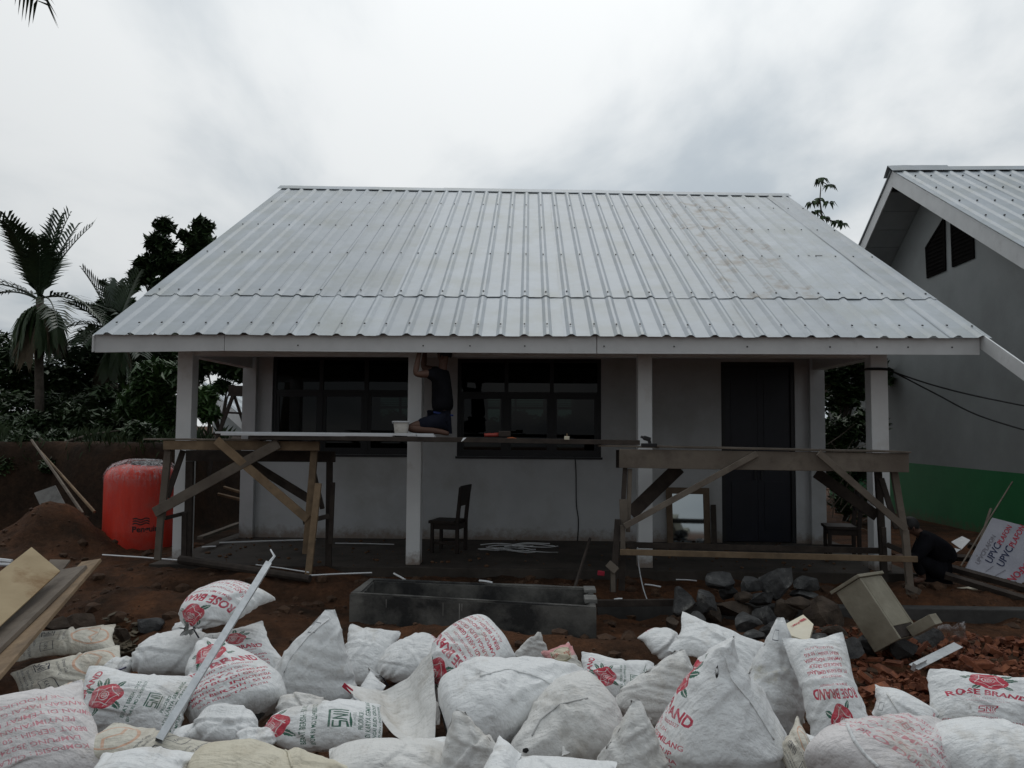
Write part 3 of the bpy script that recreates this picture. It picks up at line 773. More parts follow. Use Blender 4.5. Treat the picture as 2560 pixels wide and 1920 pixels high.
class Print:
    def __init__(self, w=PW, h=PH, sx=PSX, sy=PSY):
        self.SS = 2; self.w, self.h, self.sx, self.sy = w * 2, h * 2, sx, sy
        self.rgb = np.zeros((h * 2, w * 2, 3), np.float32); self.a = np.zeros((h * 2, w * 2), np.float32)
    def px(self, p): p = np.asarray(p, float); return p / np.array([self.sx, self.sy]) * np.array([self.w, self.h])
    def tris(self, v, t, colr, alpha=1.0):
        P = self.px(v)
        for tri in t:
            a, b_, c = P[tri[0]], P[tri[1]], P[tri[2]]
            x0, x1 = int(max(0, min(a[0], b_[0], c[0]))), int(min(self.w - 1, max(a[0], b_[0], c[0]) + 1))
            y0, y1 = int(max(0, min(a[1], b_[1], c[1]))), int(min(self.h - 1, max(a[1], b_[1], c[1]) + 1))
            if x1 < x0 or y1 < y0: continue
            X, Y = np.meshgrid(np.arange(x0, x1 + 1) + .5, np.arange(y0, y1 + 1) + .5)
            d1 = (b_[0] - a[0]) * (Y - a[1]) - (b_[1] - a[1]) * (X - a[0])
            d2 = (c[0] - b_[0]) * (Y - b_[1]) - (c[1] - b_[1]) * (X - b_[0])
            d3 = (a[0] - c[0]) * (Y - c[1]) - (a[1] - c[1]) * (X - c[0])
            m_ = ((d1 >= 0) & (d2 >= 0) & (d3 >= 0)) | ((d1 <= 0) & (d2 <= 0) & (d3 <= 0))
            self.rgb[y0:y1 + 1, x0:x1 + 1][m_] = colr; self.a[y0:y1 + 1, x0:x1 + 1][m_] = alpha
    def text(self, s, x, y, size, colr, bold=0.02, sx=1.0, arc=0.0, ang=0.0, alpha=1.0, align=0.5):
        v, t = text_tris(s, bold)
        if not len(v): return
        w = v[:, 0].max() + v[:, 0].min()
        q = np.stack([(v[:, 0] - w * align) * size * sx, v[:, 1] * size], 1)
        if arc:
            th = q[:, 0] / arc; r = arc + q[:, 1]
            q = np.stack([r * np.sin(th), r * np.cos(th) - arc], 1)
        c, s_ = math.cos(ang), math.sin(ang)
        self.tris(np.stack([x + q[:, 0] * c - q[:, 1] * s_, y + q[:, 0] * s_ + q[:, 1] * c], 1), t, colr, alpha)
    def poly(self, pts, colr, alpha=1.0):           # star-shaped about its centre
        p = np.array(pts, float); n = len(p); v = np.vstack([p, p.mean(0)])
        self.tris(v, [(i, (i + 1) % n, n) for i in range(n)], colr, alpha)
    def line(self, pts, w, colr, alpha=1.0):
        for a, b_ in zip(pts[:-1], pts[1:]):
            a, b_ = np.array(a), np.array(b_); d = b_ - a; L_ = np.hypot(*d)
            if L_ < 1e-6: continue
            n = np.array([-d[1], d[0]]) / L_ * w / 2; e = d / L_ * w * .3
            self.tris(np.array([a - n - e, b_ - n + e, b_ + n + e, a + n - e]), [(0, 1, 2), (0, 2, 3)], colr, alpha)
    def rose(self, x, y, r, red=(0.52, 0.02, 0.05), green=(0.012, 0.11, 0.065), ang=0.0):
        W_ = (0.72, 0.66, 0.64)
        def rot(p): c, s = math.cos(ang), math.sin(ang); return (x + r * (p[0] * c - p[1] * s), y + r * (p[0] * s + p[1] * c))
        for la, ld, ls in ((0.35, 1.15, .55), (0.75, 1.2, .5), (1.3, 1.25, .55), (-2.2, 1.1, .5), (2.9, 1.12, .42), (-0.5, 1.15, .42)):
            cx_, cy_ = math.cos(la) * ld, math.sin(la) * ld
            leaf = []
            for k in range(26):
                a = 2 * math.pi * k / 26; rr = 1 + 0.10 * (1 if k % 2 else -1)
                u, v_ = math.cos(a) * ls * .62 * rr, math.sin(a) * ls * .33 * rr * (1 - .3 * math.cos(a))
                leaf.append(rot((cx_ + u * math.cos(la) - v_ * math.sin(la), cy_ + u * math.sin(la) + v_ * math.cos(la))))
            self.poly(leaf, green)
            self.line([rot((cx_ - math.cos(la) * ls * .5, cy_ - math.sin(la) * ls * .5)), rot((cx_ + math.cos(la) * ls * .45, cy_ + math.sin(la) * ls * .45))], r * .04, W_)
        out = []
        for k in range(60):
            a = 2 * math.pi * k / 60
            out.append(rot(((0.86 + 0.13 * abs(math.cos(2.5 * a + .4))) * math.cos(a), (0.86 + 0.13 * abs(math.cos(2.5 * a + .4))) * math.sin(a))))
        self.poly(out, red)
        w = r * .045
        for k in range(5):                             # outer petals
            a = 2 * math.pi * k / 5 + .4
            pts = []
            for i in range(14):
                q = -0.75 + 1.5 * i / 13; d = 0.50 + 0.30 * (q * q) / .56
                pts.append(rot((d * math.cos(a + q), d * math.sin(a + q))))
            self.line(pts, w, W_)
        for rad, a0, a1, ox, oy in ((.36, .2, 4.2, .02, .03), (.30, 2.6, 6.6, -.02, .05), (.21, 0.4, 4.6, .03, .03), (.15, 3.0, 7.4, 0, .04), (.08, 0, 5.2, .02, .05)):
            self.line([rot((ox + rad * math.cos(a0 + (a1 - a0) * i / 16) * 1.05, oy + rad * math.sin(a0 + (a1 - a0) * i / 16) * (.9 + .1 * math.sin(3 * i)))) for i in range(17)], w * .8, W_)
    def sni(self, x, y, s, colr):
        L_ = lambda *p: self.line([(x + a * s, y + b_ * s) for a, b_ in p], s * .13, colr)
        L_((-.9, .5), (-.35, .5)); L_((-.9, .5), (-.9, .05), (-.35, .05), (-.35, -.42), (-.9, -.42))
        L_((-.12, -.42), (-.12, .5), (.36, -.42), (.36, .5)); L_((.62, .5), (.62, -.42))
        L_((-.9, .72), (.95, .72)); L_((.92, .72), (.92, -.42))
        L_((-.9, -.64), (.7, -.64)); self.text('SNI 01-3140.3-2010', x, y - s * .95, s * .2, colr, 0.0)
    def image(self, name):
        def down(z): return z.reshape(self.h // 2, 2, self.w // 2, 2, -1).mean((1, 3))
        a = down(self.a)[..., 0:1]
        al = (self.a > 0).astype(np.float32)
        cov = down(al)
        rgb = down(self.rgb * al[..., None]) / np.maximum(cov, 1e-4)
        out = np.concatenate([rgb, a], -1).astype(np.float32)
        im = bpy.data.images.new(name, self.w // 2, self.h // 2, alpha=True, float_buffer=True)
        im.alpha_mode = 'CHANNEL_PACKED'
        im.colorspace_settings.name = 'Non-Color'
        im.pixels.foreach_set(out.ravel()); im.update(); im.pack()
        return im
RED, GRN, NAVY, PINK, ORG = (0.50, 0.02, 0.06), (0.012, 0.11, 0.065), (0.03, 0.035, 0.06), (0.58, 0.12, 0.17), (0.62, 0.22, 0.08)
cx_ = PSX / 2
# red sugar sack: flower above, name, maker's lines below
p = Print()
p.rose(cx_, .60, .105)
p.text('ROSE BRAND', cx_, .415, .078, RED, .035, .86, arc=1.1)
p.text('BPOM RI MD 251408002027', cx_, .375, .024, RED, .01)
for i, (s, z, bo) in enumerate((('DIPRODUKSI OLEH :', .024, .01), ('PT. ADI KARYA GEMILANG', .032, .025), ('SUNGAI BUDI GROUP', .032, .02), ('LAMPUNG - INDONESIA', .032, .02), ('BERAT BERSIH : 50 KG', .032, .02), ('GULA KRISTAL PUTIH', .026, .01))):
    p.text(s, cx_, .335 - i * .040, z, RED, bo)
p.line([(.05, .78), (.13, .78), (.13, .70), (.05, .70), (.05, .78)], .004, NAVY)
IM = {'rose': p.image('print_rose')}
# same sack seen on its green printed face
p = Print()
p.text('ROSE BRAND', cx_, .70, .080, RED, .035, .86, arc=.8)
p.rose(cx_, .545, .115)
p.text('BERAT BERSIH : 50 KG', cx_, .37, .034, GRN, .02); p.text('BPOM RI MD 251408001027', cx_, .33, .029, GRN, .015)
p.sni(cx_, .235, .06, GRN)
for i, (s, z) in enumerate((('PRODUKSI :', .028), ('PT. ADI KARYA GEMILANG', .035), ('SUNGAI BUDI GROUP', .035), ('LAMPUNG - INDONESIA', .033), ('HARAP SIMPAN DI TEMPAT KERING', .022))):
    p.text(s, cx_, .145 - i * .037, z, GRN, .02)
IM['green'] = p.image('print_green')
# sack with black lettering and a faded orange ring
p = Print()
for rr in (.17,):
    p.line([(cx_ + rr * math.cos(t) * 1.05, .62 + rr * math.sin(t) * .9) for t in np.linspace(0, 2 * math.pi, 40)], .022, ORG, .6)
p.line([(cx_ - .15, .60), (cx_ - .05, .66), (cx_ + .06, .60), (cx_ + .15, .63)], .02, ORG, .55)
p.text('Komposisi Gula', cx_ - .04, .40, .036, NAVY, .01); p.text('Berat Bersih 50 KG', cx_ - .03, .36, .028, NAVY, .0)
p.sni(cx_ - .1, .265, .068, NAVY)
p.line([(cx_ + .08, .33), (cx_ + .22, .33), (cx_ + .22, .22), (cx_ + .08, .22), (cx_ + .08, .33)], .006, NAVY); p.text('KAN', cx_ + .15, .255, .05, NAVY, .0)
p.text('Diproduksi Oleh:', cx_, .155, .032, NAVY, .01); p.text('PT. GUNUNG MADU PLANTATIONS', cx_, .105, .034, NAVY, .015, .95); p.text('LAMPUNG TENGAH 34167-INDONESIA', cx_, .062, .028, NAVY, .01, .95)
IM['madu'] = p.image('print_madu')
# worn pink lettering
p = Print()
for i, s in enumerate(('KOMPOSISI : GULA', 'LAMPUNG 35224', 'BERAT BERSIH : 50 KG', 'PENYIMPANAN :', 'SIMPAN DI TEMPAT KERING', 'JANGAN PAKAI GANCU', 'KODE PRODUKSI : GL')):
    p.text(s, cx_, .60 - i * .062, .044, PINK, .012, alpha=.8)
IM['pink'] = p.image('print_pink')
# red face with the name, the standard mark and the hook warning
p = Print()
p.rose(cx_, .69, .10)
p.text('ROSE BRAND', cx_, .52, .080, RED, .035, .86, arc=1.4)
p.text('NETTO : 50 KG', cx_, .482, .026, RED, .0, alpha=.6); p.text('KADALUARSA 2 TAHUN', cx_, .45, .022, RED, .0, alpha=.5)
p.sni(cx_, .375, .05, RED)
for i, (s, z) in enumerate((('PRODUKSI :', .026), ('PT. ADI KARYA GEMILANG', .034), ('SUNGAI BUDI GROUP', .034), ('LAMPUNG - INDONESIA', .03), ('SIMPAN DI TEMPAT KERING', .032), ('JANGAN PAKAI GANCU', .042))):
    p.text(s, cx_, .285 - i * .044, z, RED, .018, alpha=.85)
IM['rose_sni'] = p.image('print_rose_sni')
# cement bag
p = Print()
p.poly([(0.0, .84), (.56, .84), (.56, .5), (0, .5)], (.62, .16, .18), .75)
p.poly([(cx_ + .17 * math.cos(t), .56 + .17 * math.sin(t)) for t in np.linspace(0, 2 * math.pi, 40)[:-1]], (.62, .56, .42))
p.line([(cx_ + .15 * math.cos(t), .56 + .15 * math.sin(t)) for t in np.linspace(0, 2 * math.pi, 40)], .012, (.18, .16, .05))
p.text('PORTLAND', cx_, .54, .075, (.5, .12, .08), .03, .8, arc=.5)
for i, s in enumerate(('SEMEN', 'ISI 50 KG', 'TYPE I', 'SIMPAN KERING')): p.text(s, cx_, .33 - i * .06, .045, GRN, .02)
IM['cement'] = p.image('print_cement')
# red half-name near the neck only (back of a sack)
p = Print()
p.text('ING', cx_ - .1, .50, .09, RED, .03); p.text('GULA', cx_ + .12, .16, .06, RED, .03)
p.line([(.06, .75), (.17, .75), (.17, .68), (.06, .68), (.06, .75)], .004, NAVY)
IM['part'] = p.image('print_part')
p = Print()
p.line([(.10, .76), (.20, .76), (.20, .70), (.10, .70), (.10, .76)], .005, NAVY)
p.text('BRA', cx_ + .08, .06, .06, RED, .03)
IM['box'] = p.image('print_box')

def sack_mat(name, c1, c2, dirt, img=None, dlo=0.56, dhi=0.78):
    m = bpy.data.materials.new(name); MATS[name] = m; m.use_nodes = True
    N, L = m.node_tree.nodes, m.node_tree.links
    b = N['Principled BSDF']; b.inputs['Roughness'].default_value = 0.52; b.inputs['Specular IOR Level'].default_value = 0.35
    b.inputs['Sheen Weight'].default_value = 0.08
    tcn = N.new('ShaderNodeTexCoord'); oi = N.new('ShaderNodeObjectInfo'); cx = N.new('ShaderNodeCombineXYZ')
    for i in range(3): L.new(oi.outputs['Random'], cx.inputs[i])
    sc = N.new('ShaderNodeVectorMath'); sc.operation = 'SCALE'; sc.inputs['Scale'].default_value = 23.0; L.new(cx.outputs[0], sc.inputs[0])
    ad = N.new('ShaderNodeVectorMath'); ad.operation = 'ADD'; L.new(tcn.outputs['Object'], ad.inputs[0]); L.new(sc.outputs[0], ad.inputs[1])
    def noise_(s, d, r=.6, st=None):
        n = N.new('ShaderNodeTexNoise'); n.inputs['Scale'].default_value = s; n.inputs['Detail'].default_value = d; n.inputs['Roughness'].default_value = r
        v = ad.outputs[0]
        if st: mp = N.new('ShaderNodeMapping'); mp.inputs['Scale'].default_value = st; L.new(v, mp.inputs[0]); v = mp.outputs[0]
        L.new(v, n.inputs[0]); return n.outputs[0]
    def mrange(x, a, c, lo, hi):
        n = N.new('ShaderNodeMapRange'); n.inputs['From Min'].default_value = a; n.inputs['From Max'].default_value = c
        n.inputs['To Min'].default_value = lo; n.inputs['To Max'].default_value = hi; L.new(x, n.inputs['Value']); return n.outputs[0]
    def mixc(f, a, c):
        n = N.new('ShaderNodeMix'); n.data_type = 'RGBA'; L.new(f, n.inputs[0])
        for i, x in ((6, a), (7, c)):
            if isinstance(x, tuple): n.inputs[i].default_value = (*x, 1)
            else: L.new(x, n.inputs[i])
        return n.outputs[2]
    base = mixc(mrange(noise_(2.2, 4), .35, .65, 0, 1), c1, c2)
    if img:
        uv = N.new('ShaderNodeUVMap'); uv.uv_map = 'print'
        it = N.new('ShaderNodeTexImage'); it.image = img; it.extension = 'CLIP'; it.interpolation = 'Linear'; L.new(uv.outputs[0], it.inputs[0])
        wear = mrange(noise_(9, 8, .75), .30, .50, .45, .97)
        f = N.new('ShaderNodeMath'); f.operation = 'MULTIPLY'; L.new(it.outputs['Alpha'], f.inputs[0]); L.new(wear, f.inputs[1])
        base = mixc(f.outputs[0], base, it.outputs['Color'])
    base = mixc(mrange(noise_(3.4, 9, .68), dlo, dhi, 0, .75), base, dirt)
    base = mixc(mrange(noise_(38, 5, .75), .70, .76, 0, .6), base, (0.14, 0.115, 0.085))
    L.new(base, b.inputs['Base Color'])
    # wrinkles and weave
    w1 = noise_(1.0, 4, .55, (7, 22, 9)); w2 = noise_(1.0, 3, .5, (24, 9, 16)); wv = noise_(1.0, 2, .5, (260, 30, 130))
    def m2(op, a, c):
        n = N.new('ShaderNodeMath'); n.operation = op
        for i, x in enumerate((a, c)):
            if isinstance(x, float): n.inputs[i].default_value = x
            else: L.new(x, n.inputs[i])
        return n.outputs[0]
    h = m2('ADD', m2('ADD', m2('MULTIPLY', w1, 1.0), m2('MULTIPLY', w2, 0.6)), m2('MULTIPLY', wv, 0.05))
    bp = N.new('ShaderNodeBump'); bp.inputs['Strength'].default_value = 0.9; bp.inputs['Distance'].default_value = 0.022
    L.new(h, bp.inputs['Height']); L.new(bp.outputs[0], b.inputs['Normal'])
    return m
WHT, WH2 = (0.73, 0.74, 0.735), (0.80, 0.81, 0.805)
CRM, CR2 = (0.58, 0.53, 0.41), (0.66, 0.62, 0.50)
DIRT = (0.36, 0.31, 0.24)
sack_mat('sack_plain', WHT, WH2, DIRT)
sack_mat('sack_cream', CRM, CR2, (0.40, 0.33, 0.22))
sack_mat('sack_stained', WHT, WH2, (0.38, 0.33, 0.19), IM['box'], .56, .70)
sack_mat('sack_worn', (0.66, 0.655, 0.63), (0.74, 0.735, 0.71), (0.40, 0.36, 0.30), None, .52, .74)
for k_ in ('rose', 'green', 'rose_sni', 'part', 'box'): sack_mat('sack_' + k_, WHT, WH2, DIRT, IM[k_])
sack_mat('sack_madu', (0.60, 0.57, 0.48), (0.66, 0.63, 0.55), (0.33, 0.26, 0.18), IM['madu'], .52, .72)
sack_mat('sack_pink', (0.64, 0.61, 0.60), (0.70, 0.67, 0.66), DIRT, IM['pink'])
sack_mat('sack_cement', (0.60, 0.58, 0.53), (0.66, 0.64, 0.59), (0.33, 0.29, 0.24), IM['cement'])

# 2. the shape of a filled woven tube: a small cloth solver (pressure, gravity, tied or sewn ends)
def sim(kind, seed, fill=0.8, iters=240, nu=38, nv=58, W=0.56, Lg=0.86, pose='lie', ear=.12, drop=.12, pw=7):
    rs = np.random.RandomState(seed)
    n = 2 * nu
    th = np.arange(n)
    # flat tube: front runs 0..nu, back returns
    xf = np.where(th < nu, (th + .5) / nu - .5, .5 - (th - nu + .5) / nu) * W
    zf = np.where(th < nu, 0.02, -0.02)
    yy = (np.arange(nv) / (nv - 1) - .5) * Lg
    P = np.zeros((nv, n, 3))
    P[..., 0] = xf[None]; P[..., 1] = yy[:, None]; P[..., 2] = zf[None]
    P += rs.normal(0, .004, P.shape)
    hx, hy = W / nu, Lg / (nv - 1); hd = math.hypot(hx, hy)
    Q = P.copy()
    tie = None
    if kind == 'tied': tie = int(nv * (0.80 + .06 * rs.rand()))
    mirror = (n - 1 - th)
    area = W * Lg
    Vmax = 0.115 * W * Lg                       # volume of a full pillow of this cloth, m3
    V0 = Vmax * fill
    standing = pose == 'stand'
    if standing:
        P = P[..., [0, 2, 1]] * np.array([1, -1, 1]); P[..., 2] += Lg / 2; Q = P.copy()
    else:
        P[..., 2] += .12; Q = P.copy()
    pin = None
    if standing and kind != 'tied': pin = P[nv - 1, nu - pw:nu + pw].copy()
    dt2 = 0.0016
    press = 60.0
    def cons(a, b_, l, kc):
        d = b_ - a; L_ = np.sqrt((d * d).sum(-1, keepdims=True)) + 1e-9
        e = (L_ - l) / L_
        e = np.where(L_ > l, e * .5, e * .5 * kc)
        c = d * e
        return c
    top_rows = slice(0, nv if tie is None else tie)
    for it in range(iters):
        # forces
        tu = np.roll(P, -1, 1) - np.roll(P, 1, 1)
        tv = np.empty_like(P); tv[1:-1] = P[2:] - P[:-2]; tv[0] = P[1] - P[0]; tv[-1] = P[-1] - P[-2]
        Nn = np.cross(tu, tv) * .25            # area-weighted outward normal
        if tie is not None: Nn[tie:] = 0
        cen = P.mean((0, 1))
        V = ((P - cen) * Nn).sum() / 3.0
        if V < 0: Nn = -Nn; V = -V
        press = np.clip(press + 260 * (V0 - V) / V0, -5, 420)
        zt = P[..., 2].max()
        hyd = np.clip(zt - P[..., 2], 0, .9)[..., None]
        F = Nn / (hx * hy) * (press * .02 + hyd * (5.0 if not standing else 9.0)) * .55
        F[..., 2] -= 1.2
        Vl = (P - Q) * .90
        Q = P.copy()
        P = P + Vl + F * dt2
        for _ in range(3):
            for o in (0, 1):
                a = np.arange(o, n, 2); b_ = (a + 1) % n
                c = cons(P[:, a], P[:, b_], hx, .05); P[:, a] += c; P[:, b_] -= c
                a = np.arange(o, nv - 1, 2)
                c = cons(P[a], P[a + 1], hy, .05); P[a] += c; P[a + 1] -= c
            for sg in (1, -1):
                for o in (0, 1):
                    a = np.arange(o, nv - 1, 2)
                    B_ = np.roll(P[a + 1], -sg, 1)
                    c = cons(P[a], B_, hd, .03) * .6; P[a] += c; P[a + 1] -= np.roll(c, sg, 1)
            # weak bending
            c = (P[:-2] + P[2:]) * .5 - P[1:-1]; P[1:-1] += c * .035
            c = (np.roll(P, 1, 1) + np.roll(P, -1, 1)) * .5 - P; P += c * .02
            m_ = (P[0] + P[0][mirror]) * .5; P[0] = m_
            if kind == 'sewn':
                m_ = (P[-1] + P[-1][mirror]) * .5; P[-1] = m_
            if tie is not None:
                for r_, rad in ((tie, .028), (tie - 1, .05), (tie + 1, .034)):
                    k = min(1.0, it / (iters * .4)); rr = .2 * (1 - k) + rad * k
                    c = P[r_].mean(0); d = P[r_] - c; L_ = np.sqrt((d * d).sum(-1, keepdims=True)) + 1e-9
                    P[r_] = c + d * np.minimum(1, rr / L_)
            if pin is not None:
                k = min(1.0, it / (iters * .8))
                P[nv - 1, nu - pw:nu + pw] += (pin + np.array([-ear * k, 0, -drop * k]) - P[nv - 1, nu - pw:nu + pw]) * .5
            lowm = P[..., 2] < 0
            P[..., 2] = np.maximum(P[..., 2], 0)
        fl = (P[..., 2] <= 1e-4)
        Q[fl] = P[fl] * .6 + Q[fl] * .4
    if tie is not None:                     # the gathered neck flares above the string
        c0 = P[tie].mean(0); ax = c0 - P[:tie].mean((0, 1)); ax /= np.linalg.norm(ax)
        a_ = 2 * math.pi * th / n
        for r_ in range(tie - 13, tie + 1):  # pleats running into the string, neck drawn out
            w_ = ((r_ - tie + 13) / 13) ** 1.6
            c = P[r_].mean(0); d = P[r_] - c
            P[r_] = c + d * (1 + .16 * w_ * np.sin(11 * a_ + seed) + .10 * w_ * np.sin(17 * a_ + 2 * seed))[:, None] + ax * .055 * w_ ** 2
        c0 = P[tie].mean(0)
        fl_ = rs.normal(0, 1, 3); fl_ -= ax * (fl_ @ ax); fl_ /= np.linalg.norm(fl_)
        e1 = np.cross(ax, fl_)
        a_ = 2 * math.pi * th / n; m = nv - tie
        for r_ in range(tie, nv):
            k = (r_ - tie) / m
            rad = .026 + .075 * k ** .8 * (1 + .35 * np.sin(5 * a_ + 3 * k + seed) + .22 * np.sin(9 * a_ + seed * 2 - 4 * k))
            c = c0 + ax * .10 * k + fl_ * .06 * k * k
            P[r_] = c + np.outer(np.cos(a_) * rad, fl_) + np.outer(np.sin(a_) * rad * .6, e1) + ax * (.02 * k * np.sin(4 * a_ + seed))[:, None]
    # centre, local frame: x across, y along, z thickness
    mn, mx_ = P.reshape(-1, 3).min(0), P.reshape(-1, 3).max(0)
    P = P - (mn + mx_) / 2
    return P, nu, nv, tie

def peak(seed, tipx=.3, Xm=.30, Ym=.21, Hh=.82, fold=1.0, body=None, hm=.30, blob=False):
    """a sack set upright: full belly, flat empty cloth gathered to one raised corner"""
    nu, nv = 30, 46; n = 2 * nu
    P = np.zeros((nv, n, 3)); rs = random.Random(seed)
    for r_ in range(nv):
        h = r_ / (nv - 1)
        if h > .30: k = (h - .30) / .70; X = Xm * (1 - .90 * k ** 1.25); Y = Ym * (1 - k ** 1.15) ** 1.0 + .006
        else: k = (hm - h) / hm; X = Xm * (1 - .16 * k ** 2 - .5 * k ** 9); Y = Ym * (1 - .12 * k ** 2 - .6 * k ** 9)
        cx0 = tipx * Xm * max(0, (h - .35) / .65) ** 1.5
        flop = .06 * max(0, (h - .8) / .2) ** 2
        for i in range(n):
            front = i < nu
            s = (i + .5) / nu if front else (i - nu + .5) / nu
            a = math.pi * (1 - s) if front else -math.pi * s
            ex = 1.0 - .25 * (1 - max(0, (h - .3) / .7))
            x = math.copysign(abs(math.cos(a)) ** ex, math.cos(a)) * X; y = -math.sin(a) * Y
            # folds fall from the corner, sag creases cross the belly
            w1 = math.sin(9 * x / Xm * (1 + h) + seed + 3 * h) * .012 * max(0, h - .25) * fold
            w2 = noise.noise(Vector((x * 3 + seed, 0, h * 16 + x * 6))) * .016 * smoothstep(.25, .5, h) * (1 - smoothstep(.8, 1, h)) * fold
            sag = .02 * math.sin(math.pi * min(1, s)) * smoothstep(.5, .9, h)
            d = 1 if front else -1
            P[r_, i] = (x + cx0, y - d * (w1 + w2) + flop, h * Hh - .06 * (1 - abs(math.cos(a))) * 0 + sag * 0)
    mn, mx_ = P.reshape(-1, 3).min(0), P.reshape(-1, 3).max(0)
    return P - (mn + mx_) / 2, nu, nv, None

def sack_mesh(name, S, uvflip=False):
    P, nu, nv, tie = S
    n = 2 * nu
    vs = P.reshape(-1, 3)
    fs, uv = [], []
    for j in range(nv - 1):
        for i in range(n):
            k = (i + 1) % n
            fs.append((j * n + i, j * n + k, (j + 1) * n + k, (j + 1) * n + i))
            if i < nu - 1:
                u0, u1 = (i + .5) / nu, (i + 1.5) / nu
                if uvflip: u0, u1 = 1 - u0, 1 - u1
                uv += [(u0, j / (nv - 1)), (u1, j / (nv - 1)), (u1, (j + 1) / (nv - 1)), (u0, (j + 1) / (nv - 1))]
            else: uv += [(-3, -3)] * 4
    me = bpy.data.meshes.new(name)
    me.from_pydata([tuple(v) for v in vs], [], fs)
    ul = me.uv_layers.new(name='print')
    ul.data.foreach_set('uv', np.array(uv, np.float32).ravel())
    for p_ in me.polygons: p_.use_smooth = True
    return me

mat('sand_stain', (0.50, 0.46, 0.36), (0.62, 0.61, 0.57), 30, 0.8, lo=.42, hi=.52, detail=4)
mat('olive_stain', (0.42, 0.40, 0.30), (0.60, 0.60, 0.56), 14, 0.8, lo=.38, hi=.6)
# 3. the sacks of the heap, one by one
random_ = random.Random(3)
def lying(S): P = S[0]; return (P[..., [0, 2, 1]] * np.array([1, 1, -1]), S[1], S[2], S[3])
TPL = {
    'full': [sim('sewn', 1, 1.15), sim('sewn', 2, 1.05), sim('sewn', 3, .95)],
    'slack': [sim('sewn', 11, .72), sim('sewn', 12, .62)],
    'tied': [sim('tied', 21, 1.0), sim('tied', 22, .95), sim('tied', 23, .85)],
    'ear': [peak(31, .35, .31, .19, .82, 1.2), peak(32, -.4, .30, .24, .80, 1.5, .84, .40), peak(33, .08, .36, .30, .80, 1.0, .90, .46), peak(34, .15, .28, .22, .92, 1.4, .82, .40), peak(35, .5, .28, .24, .72, 1.6, .84, .42)],
    'blob': [lying(peak(51, 0, .25, .17, .80, 1.0, blob=True)), lying(peak(52, 0, .27, .20, .74, 1.3, blob=True))],
}
def proj(V):
    q = (V - np.array(CAM)) @ np.array(MR)
    return np.stack([1280 + FOC * q[:, 0] / -q[:, 2], 960 - FOC * q[:, 1] / -q[:, 2]], 1)
CAMR, CAMU = np.array(MR.col[0]), np.array(MR.col[1])
def basis(e, az, al):
    e, az, al = R(e), R(az), R(al)
    N_ = Vector((math.sin(az) * math.cos(e), -math.cos(az) * math.cos(e), math.sin(e)))
    R_ = Vector((math.cos(az), math.sin(az), 0)); U_ = N_.cross(R_)
    L_ = R_ * math.cos(al) + U_ * math.sin(al); W_ = L_.cross(N_)
    return np.array([W_, L_, N_]).T
def stand_basis(az, lean):
    M_ = Matrix.Rotation(R(lean), 3, 'Y') @ Matrix.Rotation(R(az), 3, 'Z')
    return np.array(M_)
